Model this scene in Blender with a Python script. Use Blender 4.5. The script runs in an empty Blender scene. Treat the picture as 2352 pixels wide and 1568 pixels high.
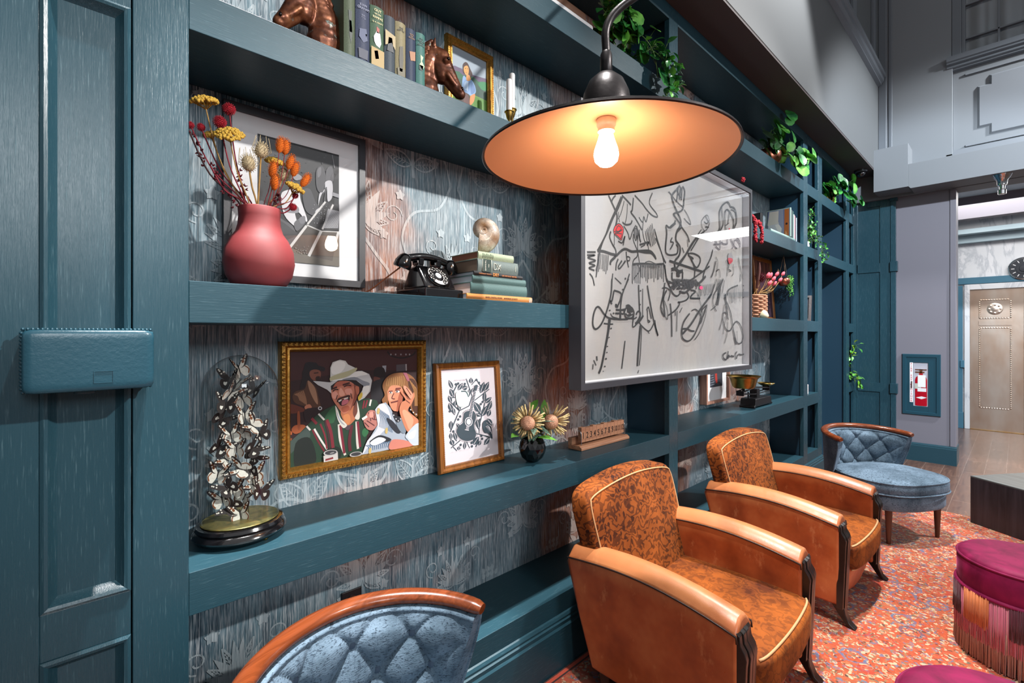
import bpy, bmesh, math, random
import numpy as np
from mathutils import Vector, Matrix
R = math.radians; PI = math.pi; TAU = 2 * PI
sin, cos = math.sin, math.cos
S = bpy.context.scene
COL = S.collection
# ---------------------------------------------------------------- camera
cam = bpy.data.cameras.new('camera'); cam_o = bpy.data.objects.new('camera', cam); COL.objects.link(cam_o)
cam.sensor_width = 36.0; cam.lens = 36.0 * 1100 / 2352; cam.shift_y = -16 / 2352; cam.clip_start = 0.02
cam_o.location = (0, -1.35, 1.42)
cam_o.rotation_euler = (PI / 2, 0, math.atan2(1164, 1100) - PI / 2)
S.camera = cam_o
# ---------------------------------------------------------------- exposure
S.view_settings.view_transform = 'Standard'; S.view_settings.look = 'None'
S.view_settings.gamma = 1; S.view_settings.exposure = 0.14; S.view_settings.use_curve_mapping = False
# ---------------------------------------------------------------- ambient light of the tall lobby
W = bpy.data.worlds.new('lobby_light'); S.world = W; W.use_nodes = True
_n = W.node_tree.nodes; _l = W.node_tree.links; _n.clear()
_tc = _n.new('ShaderNodeTexCoord'); _sx = _n.new('ShaderNodeSeparateXYZ'); _rm = _n.new('ShaderNodeValToRGB')
_mp = _n.new('ShaderNodeMapRange'); _mp.inputs[1].default_value = -1; _mp.inputs[2].default_value = 1
_bg = _n.new('ShaderNodeBackground'); _wo = _n.new('ShaderNodeOutputWorld')
_l.new(_tc.outputs['Generated'], _sx.inputs[0]); _l.new(_sx.outputs['Z'], _mp.inputs[0]); _l.new(_mp.outputs[0], _rm.inputs[0])
_l.new(_rm.outputs[0], _bg.inputs[0]); _l.new(_bg.outputs[0], _wo.inputs[0])
_rm.color_ramp.elements[0].position = 0.3; _rm.color_ramp.elements[0].color = (0.06, 0.055, 0.05, 1)
_rm.color_ramp.elements[1].position = 1.0; _rm.color_ramp.elements[1].color = (1.0, 0.98, 0.96, 1)
for _p, _c in ((0.50, (0.34, 0.35, 0.37, 1)), (0.62, (0.72, 0.74, 0.78, 1))):
    _e = _rm.color_ramp.elements.new(_p); _e.color = _c
_bg.inputs[1].default_value = 0.56


def light(name, kind, loc, target, energy, color=(1, 1, 1), size=0.1, spot=60, blend=0.4, sy=None):
    d = bpy.data.lights.new(name, kind); d.energy = energy; d.color = color
    if kind == 'AREA':
        d.size = size
        if sy: d.shape = 'RECTANGLE'; d.size_y = sy
    else: d.shadow_soft_size = size
    if kind == 'SPOT': d.spot_size = R(spot); d.spot_blend = blend
    o = bpy.data.objects.new(name, d); COL.objects.link(o); o.location = loc
    if target is not None:
        o.rotation_euler = (Vector(target) - Vector(loc)).to_track_quat('-Z', 'Y').to_euler()
    return o


# track spots and added fill spots in the tall room and daylight from its far windows
light('track_and_fill_spot', 'SPOT', (3.4, -5.6, 4.9), (0.75, 0.2, 1.85), 2100, (1.0, 0.97, 0.93), 0.08, 20, 0.5)
light('track_and_fill_spot', 'SPOT', (5.6, -5.2, 4.9), (2.9, 0.0, 1.95), 1700, (1.0, 0.97, 0.93), 0.08, 26, 0.5)
light('track_and_fill_spot', 'SPOT', (0.95, -0.66, 5.3), (0.9, -0.1, 1.0), 1000, (1.0, 0.97, 0.94), 0.05, 60)
light('track_and_fill_spot', 'SPOT', (0.55, -0.62, 5.3), (0.60, 0.03, 0.86), 1700, (1.0, 0.97, 0.94), 0.04, 18)  # added narrow fill, brightens the front strip of the lower shelf
light('track_and_fill_spot', 'SPOT', (3.6, -0.75, 5.3), (3.6, -0.5, 0.5), 1250, (1.0, 0.97, 0.94), 0.06, 66)
light('track_and_fill_spot', 'SPOT', (6.0, -3.6, 5.0), (6.4, 0.0, 1.6), 1100, (0.96, 0.98, 1.0), 0.12, 70)
light('track_and_fill_spot', 'SPOT', (1.2, -3.6, 5.0), (7.0, -0.4, 1.9), 2300, (0.82, 0.91, 1.0), 0.10, 34)  # added fill from the left, brightens the end panelling and pillar
light('window_daylight', 'AREA', (-0.1, -7.0, 3.45), (0.6, 0, 1.6), 130, (0.92, 0.97, 1.0), 1.8, sy=1.4)
light('hall_light', 'AREA', (8.6, -1.6, 3.1), (8.6, -1.6, 0), 95, (1.0, 0.97, 0.95), 1.6, sy=2.0)
# ================================================================ helpers
def s2l(c):
    return c / 12.92 if c <= 0.04045 else ((c + 0.055) / 1.055) ** 2.4


def hx(h, a=1.0):
    h = h.lstrip('#')
    return tuple(s2l(int(h[i:i + 2], 16) / 255) for i in (0, 2, 4)) + (a,)


class MB:
    """collects shapes and links them as ONE mesh object"""
    def __init__(self): self.v = []; self.f = []; self.m = []; self.c = []

    def add(self, vs, fs, mi=0, M=None, col=None):
        b = len(self.v)
        for p in vs:
            self.v.append(tuple(M @ Vector(p)) if M is not None else tuple(p))
        for q in fs:
            self.f.append([b + i for i in q]); self.m.append(mi); self.c.append(col)
        return self

    def box(self, x0, x1, y0, y1, z0, z1, mi=0, M=None):
        v = [(x, y, z) for z in (z0, z1) for y in (y0, y1) for x in (x0, x1)]
        return self.add(v, [(0, 2, 3, 1), (4, 5, 7, 6), (0, 1, 5, 4), (2, 6, 7, 3), (0, 4, 6, 2), (1, 3, 7, 5)], mi, M)

    def prism(self, poly, d0, d1, axis='y', mi=0, M=None):
        """poly = 2-D outline; axis y: (x,z), axis x: (y,z), axis z: (x,y)"""
        f = {'y': lambda p, d: (p[0], d, p[1]), 'x': lambda p, d: (d, p[0], p[1]), 'z': lambda p, d: (p[0], p[1], d)}[axis]
        n = len(poly)
        v = [f(p, d0) for p in poly] + [f(p, d1) for p in poly]
        fs = [list(range(n))[::-1], list(range(n, 2 * n))] + [(i, (i + 1) % n, n + (i + 1) % n, n + i) for i in range(n)]
        return self.add(v, fs, mi, M)

    def tube(self, pts, r, n=8, closed=False, mi=0, M=None, flat=1.0):
        P = [Vector(p) for p in pts]; k = len(P)
        rr = [r] * k if isinstance(r, (int, float)) else list(r)
        vs = []; up = None
        for i in range(k):
            a = P[(i - 1) % k] if (closed or i) else P[i]
            b = P[(i + 1) % k] if (closed or i < k - 1) else P[i]
            t = (b - a)
            t = t.normalized() if t.length > 1e-9 else Vector((0, 0, 1))
            if up is None:
                up = Vector((0, 0, 1)) if abs(t.z) < 0.9 else Vector((1, 0, 0))
            s = t.cross(up)
            s = s.normalized() if s.length > 1e-6 else t.orthogonal().normalized()
            up = s.cross(t).normalized()
            for j in range(n):
                g = TAU * j / n
                vs.append(P[i] + s * (cos(g) * rr[i]) + up * (sin(g) * rr[i] * flat))
        fs = []
        for i in range(k if closed else k - 1):
            q = (i + 1) % k
            for j in range(n):
                fs.append((i * n + j, i * n + (j + 1) % n, q * n + (j + 1) % n, q * n + j))
        if not closed:
            fs.append(list(range(n))[::-1]); fs.append([(k - 1) * n + j for j in range(n)])
        return self.add(vs, fs, mi, M)

    def lathe(self, prof, n=32, mi=0, M=None, sx=1.0, sy=1.0, cap=True):
        vs = []; fs = []
        for r, z in prof:
            for j in range(n):
                g = TAU * j / n
                vs.append((r * cos(g) * sx, r * sin(g) * sy, z))
        for i in range(len(prof) - 1):
            for j in range(n):
                fs.append((i * n + j, i * n + (j + 1) % n, (i + 1) * n + (j + 1) % n, (i + 1) * n + j))
        if cap:
            if prof[0][0] > 1e-5: fs.append(list(range(n))[::-1])
            if prof[-1][0] > 1e-5: fs.append([(len(prof) - 1) * n + j for j in range(n)])
        return self.add(vs, fs, mi, M)

    def grid(self, fn, nu, nv, mi=0, M=None, closeu=False):
        vs = [fn(i / nu, j / nv) for j in range(nv + 1) for i in range(nu if closeu else nu + 1)]
        w = nu if closeu else nu + 1
        fs = [(j * w + i, j * w + (i + 1) % w, (j + 1) * w + (i + 1) % w, (j + 1) * w + i) for j in range(nv) for i in range(nu)]
        return self.add(vs, fs, mi, M)

    def ball(self, c, r, n=12, mi=0, M=None):
        rx, ry, rz = (r, r, r) if isinstance(r, (int, float)) else r
        vs = []; fs = []; k = max(4, n // 2)
        for i in range(k + 1):
            t = PI * i / k
            for j in range(n):
                g = TAU * j / n
                vs.append((c[0] + rx * sin(t) * cos(g), c[1] + ry * sin(t) * sin(g), c[2] - rz * cos(t)))
        for i in range(k):
            for j in range(n):
                fs.append((i * n + j, i * n + (j + 1) % n, (i + 1) * n + (j + 1) % n, (i + 1) * n + j))
        return self.add(vs, fs, mi, M)

    def rbox(self, sx, sy, sz, p=8, n=10, mi=0, M=None, fn=None):
        """pillow-like box: p-norm rounding of a subdivided cube (half sizes sx,sy,sz)"""
        vs = []; fs = []
        def face(ax, sg):
            b = len(vs); o = [a for a in range(3) if a != ax]
            for j in range(n + 1):
                for i in range(n + 1):
                    q = [0, 0, 0]; q[ax] = sg
                    q[o[0]] = sin((2 * i / n - 1) * PI / 4) / sin(PI / 4) ; q[o[1]] = sin((2 * j / n - 1) * PI / 4) / sin(PI / 4)
                    l = sum(abs(t) ** p for t in q) ** (1 / p)
                    w = [q[0] / l * sx, q[1] / l * sy, q[2] / l * sz]
                    vs.append(fn(*w) if fn else tuple(w))
            for j in range(n):
                for i in range(n):
                    a = b + j * (n + 1) + i
                    fs.append((a, a + 1, a + n + 2, a + n + 1))
        for ax in range(3):
            for sg in (-1, 1): face(ax, sg)
        return self.add(vs, fs, mi, M)

    def build(self, name, mats, parent=None, smooth=None, bevel=0, weld=False, recalc=True, loc=None, seg=2, sub=0):
        me = bpy.data.meshes.new(name)
        me.from_pydata(self.v, [], self.f)
        if not isinstance(mats, (list, tuple)): mats = [mats]
        for m in mats: me.materials.append(m)
        if len(mats) > 1: me.polygons.foreach_set('material_index', self.m)
        if any(c is not None for c in self.c):
            at = me.color_attributes.new('Col', 'FLOAT_COLOR', 'CORNER')
            buf = []
            for q, c in zip(self.f, self.c): buf += list(c or (1, 1, 1, 1)) * len(q)
            at.data.foreach_set('color', buf)
        if recalc or weld:
            bm = bmesh.new(); bm.from_mesh(me)
            if weld: bmesh.ops.remove_doubles(bm, verts=bm.verts, dist=1e-5)
            if recalc: bmesh.ops.recalc_face_normals(bm, faces=bm.faces)
            bm.to_mesh(me); bm.free()
        if smooth is not None:
            me.shade_smooth()
            if smooth < 180: me.set_sharp_from_angle(angle=R(smooth))
        o = bpy.data.objects.new(name, me); COL.objects.link(o)
        if parent is not None: o.parent = parent
        if loc is not None: o.location = loc
        if bevel:
            b = o.modifiers.new('bevel', 'BEVEL'); b.width = bevel; b.segments = seg; b.limit_method = 'ANGLE'; b.angle_limit = R(40)
        if sub:
            b = o.modifiers.new('sub', 'SUBSURF'); b.levels = sub; b.render_levels = sub
        return o


def box(name, b, m, parent=None, bevel=0.002):
    return MB().box(*b).build(name, m, parent, recalc=False, bevel=bevel)


def thing(name, label, cat, loc=(0, 0, 0), rot=(0, 0, 0), group=None):
    o = bpy.data.objects.new(name, None); COL.objects.link(o); o.location = loc
    o.rotation_euler = rot if isinstance(rot, (tuple, list)) else (0, 0, rot)
    o.empty_display_size = 0.05
    return tag(o, label, cat, group)


def tag(o, label, cat, group=None):
    o['label'] = label; o['category'] = cat
    if group: o['group'] = group
    return o


def struct(o, label=None):
    o['kind'] = 'structure'
    if label: o['label'] = label
    return o


def dup(root, loc=None, rot=None, label=None, group=None, mats=None):
    def cp(o, par):
        c = o.copy(); COL.objects.link(c); c.parent = par
        for ch in list(o.children): cp(ch, c)
        return c
    c = cp(root, root.parent)
    if loc is not None: c.location = loc
    if rot is not None: c.rotation_euler = rot if isinstance(rot, (tuple, list)) else (0, 0, rot)
    if label: c['label'] = label
    if group: c['group'] = group
    return c


def smooth_pts(pts, k=5, closed=False):
    P = [np.array(p, float) for p in pts]; n = len(P); out = []
    for i in range(n if closed else n - 1):
        p0 = P[(i - 1) % n] if (closed or i > 0) else P[i]
        p1 = P[i]; p2 = P[(i + 1) % n]
        p3 = P[(i + 2) % n] if (closed or i + 2 < n) else p2
        for j in range(k):
            t = j / k
            out.append(tuple(0.5 * ((2 * p1) + (-p0 + p2) * t + (2 * p0 - 5 * p1 + 4 * p2 - p3) * t * t + (-p0 + 3 * p1 - 3 * p2 + p3) * t ** 3)))
    if not closed: out.append(tuple(P[-1]))
    return out


def ribbon(pts, w, taper=False):
    """2-D stroke outline as quads: returns verts2d, faces"""
    P = [np.array(p, float) for p in pts]; k = len(P); v = []; f = []
    for i in range(k):
        t = P[min(i + 1, k - 1)] - P[max(i - 1, 0)]
        L = np.hypot(*t); n = np.array([-t[1], t[0]]) / (L if L > 1e-9 else 1)
        ww = (w[i] if not isinstance(w, (int, float)) else w * (1 if not taper else (0.25 + 0.75 * sin(PI * min(1, max(0, i / (k - 1)))))) ) / 2
        v += [tuple(P[i] + n * ww), tuple(P[i] - n * ww)]
        if i: f.append((2 * i - 2, 2 * i - 1, 2 * i + 1, 2 * i))
    return v, f


def homog(quad):
    """maps a picture read at four corners (TL, TR, BR, BL) to the unit square, v up"""
    A = []; b = []
    for (x, y), (u, v) in zip(quad, ((0, 1), (1, 1), (1, 0), (0, 0))):
        A.append([x, y, 1, 0, 0, 0, -u * x, -u * y]); b.append(u)
        A.append([0, 0, 0, x, y, 1, -v * x, -v * y]); b.append(v)
    h = np.linalg.solve(np.array(A, float), np.array(b, float))
    def f(p):
        d = h[6] * p[0] + h[7] * p[1] + 1
        return ((h[0] * p[0] + h[1] * p[1] + h[2]) / d, (h[3] * p[0] + h[4] * p[1] + h[5]) / d)
    return f


class Pic:
    """flat picture of layered shapes, w x h metres, facing -Y, lower left at (0,0,0)"""
    def __init__(self, w, h, quad=None, step=0.00012):
        self.w, self.h = w, h; self.mb = MB(); self.d = 0.0; self.step = step
        self.map = homog(quad) if quad else (lambda p: p)

    def _p(self, p, raw):
        u, v = p if raw else self.map(p)
        return (min(max(u, 0), 1) * self.w, -self.d, min(max(v, 0), 1) * self.h)

    def poly(self, col, pts, sm=False, raw=False):
        if sm: pts = smooth_pts(pts, 4, True)
        self.d += self.step
        self.mb.add([self._p(p, raw) for p in pts], [list(range(len(pts)))[::-1]], 0, None, hx(col)); return self

    def line(self, col, pts, w, sm=True, raw=False, taper=False, up=True):
        if sm and len(pts) > 2: pts = smooth_pts(pts, 5)
        if up: self.d += self.step
        q = [(p if raw else self.map(p)) for p in pts]
        v, f = ribbon([(u * self.w, t * self.h) for u, t in q], w, taper)
        self.mb.add([(min(max(a, 0), self.w), -self.d, min(max(b, 0), self.h)) for a, b in v], f, 0, None, hx(col)); return self

    def ell(self, col, c, rx, ry=None, n=16, raw=False, a0=0, a1=TAU, rot=0):
        ry = rx if ry is None else ry
        pts = []
        for i in range(n):
            g = a0 + (a1 - a0) * i / (n if a1 - a0 > 6.28 else n - 1)
            x, y = rx * cos(g), ry * sin(g)
            pts.append((c[0] + x * cos(rot) - y * sin(rot), c[1] + x * sin(rot) + y * cos(rot)))
        return self.poly(col, pts, raw=raw)

    def fill(self, col): return self.poly(col, [(0, 0), (0, 1), (1, 1), (1, 0)], raw=True)

    def build(self, name, mat, parent, loc=(0, 0, 0), rot=(0, 0, 0)):
        o = self.mb.build(name, mat, parent, recalc=False, loc=loc); o.rotation_euler = rot
        return o


def text(body, size, mat, parent, M, name='lettering', extrude=0.0003, align='CENTER', spacing=1.0, xscale=1.0, shear=0.0):
    """lettering: reads along local +X, up +Y, facing +Z, then placed by matrix M"""
    cu = bpy.data.curves.new('t', 'FONT'); cu.body = body; cu.size = size; cu.extrude = extrude
    cu.align_x = align; cu.align_y = 'CENTER'; cu.space_character = spacing; cu.resolution_u = 3; cu.shear = shear; cu.offset = size * 0.012
    ob = bpy.data.objects.new('t', cu)
    me = bpy.data.meshes.new_from_object(ob)
    bpy.data.objects.remove(ob); bpy.data.curves.remove(cu)
    me.transform(M @ Matrix.Diagonal((xscale, 1, 1, 1)))
    me.name = name; me.materials.clear(); me.materials.append(mat)
    o = bpy.data.objects.new(name, me); COL.objects.link(o); o.parent = parent
    return o


FACE_Y = Matrix.Rotation(PI / 2, 4, 'X')          # lettering facing -Y
T = Matrix.Translation


def RX(a): return Matrix.Rotation(R(a), 4, 'X')
def RY(a): return Matrix.Rotation(R(a), 4, 'Y')
def RZ(a): return Matrix.Rotation(R(a), 4, 'Z')


# ---------------------------------------------------------------- materials
class NT:
    def __init__(self, name):
        self.mat = bpy.data.materials.new(name); self.mat.use_nodes = True
        self.t = self.mat.node_tree; self.n = self.t.nodes; self.l = self.t.links
        self.b = self.n['Principled BSDF']; self.tc = None

    def new(self, t, **kw):
        x = self.n.new(t)
        for k, v in kw.items(): setattr(x, k, v)
        return x

    def link(self, a, b): self.l.new(a, b)

    def inp(self, node, key, v):
        if hasattr(v, 'is_linked') or isinstance(v, bpy.types.NodeSocket): self.l.new(v, node.inputs[key])
        else: node.inputs[key].default_value = v

    def coord(self, scale=(1, 1, 1), loc=(0, 0, 0), rot=(0, 0, 0), kind='Object'):
        if self.tc is None: self.tc = self.new('ShaderNodeTexCoord')
        m = self.new('ShaderNodeMapping'); m.inputs['Scale'].default_value = scale
        m.inputs['Location'].default_value = loc; m.inputs['Rotation'].default_value = rot
        self.link(self.tc.outputs[kind], m.inputs[0]); return m.outputs[0]

    def noise(self, vec, scale=5, detail=4, rough=0.5, dist=0.0, out='Fac'):
        x = self.new('ShaderNodeTexNoise'); self.link(vec, x.inputs['Vector'])
        x.inputs['Scale'].default_value = scale; x.inputs['Detail'].default_value = detail
        x.inputs['Roughness'].default_value = rough; x.inputs['Distortion'].default_value = dist
        return x.outputs[out]

    def voro(self, vec, scale=5, feature='F1', out='Distance', rnd=1.0):
        x = self.new('ShaderNodeTexVoronoi'); x.feature = feature; self.link(vec, x.inputs['Vector'])
        x.inputs['Scale'].default_value = scale; x.inputs['Randomness'].default_value = rnd
        return x.outputs[out]

    def ramp(self, fac, stops, interp='LINEAR'):
        x = self.new('ShaderNodeValToRGB'); x.color_ramp.interpolation = interp
        e = x.color_ramp.elements
        while len(e) < len(stops): e.new(0.5)
        for i, (p, c) in enumerate(stops):
            e[i].position = p
            e[i].color = c if isinstance(c, (tuple, list)) else (hx(c) if isinstance(c, str) else (c, c, c, 1))
        self.link(fac, x.inputs[0]); return x.outputs[0]

    def mix(self, fac, a, b, mode='MIX'):
        x = self.new('ShaderNodeMix', data_type='RGBA', blend_type=mode)
        self.inp(x, 0, fac); self.inp(x, 6, a if not isinstance(a, str) else hx(a)); self.inp(x, 7, b if not isinstance(b, str) else hx(b))
        return x.outputs[2]

    def math(self, op, a, b=0.0, c=None):
        x = self.new('ShaderNodeMath', operation=op); self.inp(x, 0, a); self.inp(x, 1, b)
        if c is not None: self.inp(x, 2, c)
        return x.outputs[0]

    def bump(self, h, strength=0.3, dist=0.01, normal=None):
        x = self.new('ShaderNodeBump'); self.link(h, x.inputs['Height'])
        x.inputs['Strength'].default_value = strength; x.inputs['Distance'].default_value = dist
        if normal is not None: self.link(normal, x.inputs['Normal'])
        self.link(x.outputs[0], self.b.inputs['Normal']); return x.outputs[0]

    def set(self, **kw):
        for k, v in kw.items():
            key = {'base': 'Base Color', 'rough': 'Roughness', 'metal': 'Metallic', 'spec': 'Specular IOR Level', 'trans': 'Transmission Weight',
                   'coat': 'Coat Weight', 'coat_rough': 'Coat Roughness', 'sheen': 'Sheen Weight', 'sheen_rough': 'Sheen Roughness', 'emit': 'Emission Color', 'estr': 'Emission Strength',
                   'ior': 'IOR', 'alpha': 'Alpha', 'sheen_tint': 'Sheen Tint', 'sss': 'Subsurface Weight'}[k]
            if isinstance(v, str): v = hx(v)
            self.inp(self.b, key, v)
        return self.mat


_MC = {}


def plain(name, col, rough=0.5, metal=0.0, bump=0, bscale=60, var=0.0, **kw):
    """simple procedural finish: base colour with a little noise variation and bump"""
    if name in _MC: return _MC[name]
    t = NT(name); c = hx(col) if isinstance(col, str) else col
    v = t.coord()
    if var:
        n = t.noise(v, bscale, 3)
        dk = tuple(x * (1 - var) for x in c[:3]) + (1,); lt = tuple(min(1, x * (1 + var)) for x in c[:3]) + (1,)
        t.set(base=t.ramp(n, [(0.3, dk), (0.7, lt)]))
    else: t.set(base=c)
    if bump: t.bump(t.noise(v, bscale, 4), bump, 0.004)
    t.set(rough=rough, metal=metal, **kw)
    _MC[name] = t.mat
    return t.mat
# ================================================================ shared finishes
def teal_paint(name, axis, ro=0.17, sp=0.4, base='#22404b', lite='#5d7a83'):
    """painted open-grain oak; axis = direction of the grain"""
    t = NT(name)
    s = {'z': (1, 1, 0.045), 'x': (0.045, 1, 1), 'y': (1, 0.045, 1)}[axis]
    g = t.noise(t.coord(s), 380, 3, 0.6)
    g2 = t.noise(t.coord(tuple(q * 0.6 for q in s)), 60, 2, 0.5, 0.6)
    h = t.math('ADD', t.math('MULTIPLY', g, 0.7), t.math('MULTIPLY', g2, 0.45))
    pore = t.ramp(g, [(0.30, 1.0), (0.42, 0.0)])
    c = t.mix(t.ramp(t.noise(t.coord(), 1.6, 2), [(0.3, 0.0), (0.7, 1.0)]), base, base)
    t.set(base=t.mix(t.math('MULTIPLY', t.ramp(g, [(0.60, 0.0), (0.72, 1.0)]), 0.38), c, lite), rough=t.math('ADD', t.math('MULTIPLY', g, 0.22), ro), spec=sp)
    t.bump(h, 0.35, 0.0016)
    return t.mat


TEAL_V = teal_paint('teal_paint_upright_grain', 'z')
TEAL_H = teal_paint('teal_paint_level_grain', 'x', 0.28, 0.28)
TEAL_D = teal_paint('teal_paint_cross_grain', 'y')
TEAL_IN = plain('teal_paint_inside', '#1e3a4b', 0.42, bump=0.08, bscale=120)
TEAL_MET = plain('teal_painted_metal', '#1d4250', 0.28, bump=0.10, bscale=160)
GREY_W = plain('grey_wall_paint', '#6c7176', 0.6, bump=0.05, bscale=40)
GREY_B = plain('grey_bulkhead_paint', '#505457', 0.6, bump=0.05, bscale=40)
GREY_G = plain('grey_wall_gloss', '#70757b', 0.32, bump=0.10, bscale=14)
GREY_P = plain('warm_grey_wall_paint', '#706e77', 0.55, bump=0.05, bscale=50)
GREY_T = plain('dark_grey_trim_paint', '#5b6168', 0.4)
SOFFIT = plain('dark_soffit_paint', '#3a3436', 0.7)
BLACK = plain('black_paint', '#15171a', 0.35)
BLACKGLOSS = plain('black_lacquer', '#0b0a0c', 0.16, coat=0.6)
WHITE = plain('white_paper', '#e4e4e6', 0.6)
BRASS = plain('aged_brass', '#a98a4a', 0.28, 1.0, bump=0.04, bscale=40, var=0.15)
CHROME = plain('chrome', '#d0d2d4', 0.12, 1.0)
PICTURE = NT('picture_colours')
_a = PICTURE.new('ShaderNodeAttribute', attribute_name='Col'); PICTURE.set(base=_a.outputs['Color'], rough=0.55); PICTURE = PICTURE.mat


def wallpaper(name='distressed_damask_wallpaper', print_=False):
    t = NT(name)
    st = t.noise(t.coord((1, 1, 0.03)), 290, 3, 0.75)            # fine vertical drag
    st2 = t.noise(t.coord((1, 1, 0.05), (3, 1, 2)), 26, 4, 0.7)    # broad streaks
    cl = t.noise(t.coord((1, 1, 0.45), (5.2, 0, 1.3)), 2.6, 3, 0.6)
    base = t.mix(t.ramp(st2, [(0.30, 0.0), (0.68, 1.0)]), '#22394a', '#5d8493')
    base = t.mix(t.math('MULTIPLY', t.ramp(cl, [(0.42, 0.0), (0.66, 1.0)]), 0.5), base, '#8d9ca4')
    # rusty column once in every roll of paper
    tc = t.coord((1, 1, 1)); sx = t.new('ShaderNodeSeparateXYZ'); t.link(tc, sx.inputs[0])
    nz = t.noise(t.coord((1, 1, 0.5)), 3.2, 3, 0.6)
    ph = t.math('ADD', t.math('MULTIPLY', t.math('SUBTRACT', sx.outputs['X'], 0.86), TAU / 1.12), t.math('MULTIPLY', t.math('SUBTRACT', nz, 0.5), 3.0))
    co = t.math('COSINE', ph)
    zz = t.noise(t.coord((0.35, 1, 1), (0.3, 0, 0.55)), 2.3, 2, 0.5)
    rs = t.math('ADD', t.math('MULTIPLY', co, 0.5), t.math('MULTIPLY', t.math('SUBTRACT', zz, 0.5), 2.2))
    rs = t.math('ADD', rs, t.math('MULTIPLY', t.math('SUBTRACT', st, 0.5), 0.7))
    rm = t.ramp(rs, [(0.14, 0.0), (0.50, 1.0)])
    rust = t.mix(t.ramp(st2, [(0.35, 0.0), (0.65, 1.0)]), '#84462a', '#c07446')
    base = t.mix(t.math('MULTIPLY', rm, 0.85), base, rust)
    base = t.mix(t.math('MULTIPLY', t.ramp(st, [(0.48, 0.0), (0.64, 1.0)]), 0.8), base, '#c2c8cc')
    base = t.mix(t.math('MULTIPLY', t.ramp(st, [(0.34, 1.0), (0.47, 0.0)]), 0.72), base, '#1a232d')
    if print_:                                               # pale ornament, rubbed away along the same vertical drag
        m = t.math('MULTIPLY', t.ramp(st, [(0.30, 0.15), (0.46, 1.0)]), t.ramp(t.noise(t.coord((1, 1, 1), (2, 0, 4)), 4, 3, 0.6), [(0.28, 0.40), (0.55, 0.92)]))
        base = t.mix(t.math('MULTIPLY', m, 0.75), base, t.mix(rm, '#b4c0c6', '#cfc0b8'))
    t.set(base=base, rough=0.5)
    t.bump(st, 0.15, 0.001)
    return t.mat


def wood(name, c0, c1, scale=9, axis='z', rough=0.4, bump=0.1):
    t = NT(name); s = {'z': (1, 1, 0.06), 'x': (0.06, 1, 1), 'y': (1, 0.06, 1)}[axis]
    g = t.noise(t.coord(s), scale * 6, 5, 0.6, 0.8)
    t.set(base=t.ramp(g, [(0.3, c0), (0.7, c1)]), rough=rough); t.bump(g, bump, 0.002)
    return t.mat


WALNUT = wood('polished_walnut', '#55260f', '#8a4524', 8, 'x', 0.22)
LEGWOOD = wood('brown_leg_wood', '#3b2118', '#5d3524', 8, 'z', 0.35)
GOLD = plain('gilded_frame', '#b5853d', 0.36, 0.75, bump=0.25, bscale=120, var=0.25)
GOLD_D = plain('dark_gilded_frame', '#8a5f2c', 0.45, 0.6, bump=0.4, bscale=140, var=0.3)
FRAMEWOOD = wood('golden_brown_frame_wood', '#6d3d14', '#a5672b', 9, 'z', 0.33)


def glass(name, tint=(1, 1, 1, 1), rough=0.0):
    """thin pane: mostly clear, mirror-like at grazing angles"""
    t = NT(name); out = t.n['Material Output']
    tr = t.new('ShaderNodeBsdfTransparent'); tr.inputs[0].default_value = tint
    gl = t.new('ShaderNodeBsdfGlossy'); gl.inputs['Roughness'].default_value = rough
    lw = t.new('ShaderNodeLayerWeight'); lw.inputs[0].default_value = 0.5
    fr = t.math('ADD', t.math('MULTIPLY', t.math('POWER', lw.outputs['Facing'], 5.0), 0.9), 0.045)
    mx = t.new('ShaderNodeMixShader'); t.link(fr, mx.inputs[0]); t.link(tr.outputs[0], mx.inputs[1]); t.link(gl.outputs[0], mx.inputs[2])
    t.link(mx.outputs[0], out.inputs['Surface'])
    return t.mat


PANE = glass('picture_glass')
# ================================================================ the room
def floor_mat():
    t = NT('brown_plank_tile')
    br = t.new('ShaderNodeTexBrick'); t.link(t.coord((1, 1, 1), (0.0, 0.021, 0)), br.inputs['Vector'])
    br.offset = 0.5; br.inputs['Scale'].default_value = 1.0; br.inputs['Mortar Size'].default_value = 0.0025
    br.inputs['Brick Width'].default_value = 0.62; br.inputs['Row Height'].default_value = 0.155; br.inputs['Bias'].default_value = 0.0
    br.inputs['Color1'].default_value = hx('#4f382f'); br.inputs['Color2'].default_value = hx('#6a4c40'); br.inputs['Mortar'].default_value = hx('#8c7a70')
    g = t.noise(t.coord((0.12, 1, 1)), 40, 5, 0.6, 0.5)
    t.set(base=t.mix(0.55, br.outputs[0], t.ramp(g, [(0.3, '#3f2c27'), (0.7, '#80604f')])), rough=0.24)
    t.bump(g, 0.06, 0.001)
    return t.mat


struct(MB().box(-3, 13, -9, 1.2, -0.12, 0).build('floor', floor_mat(), recalc=False))
XE = 7.03                                            # face of the panelled end wall
# back wall with wallpaper and its printed ornament
wp = struct(MB().box(-3, 7.2, 0.30, 0.42, 0, 3.3).build('wall_back', wallpaper(), recalc=False))
rnd = random.Random(5)


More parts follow.
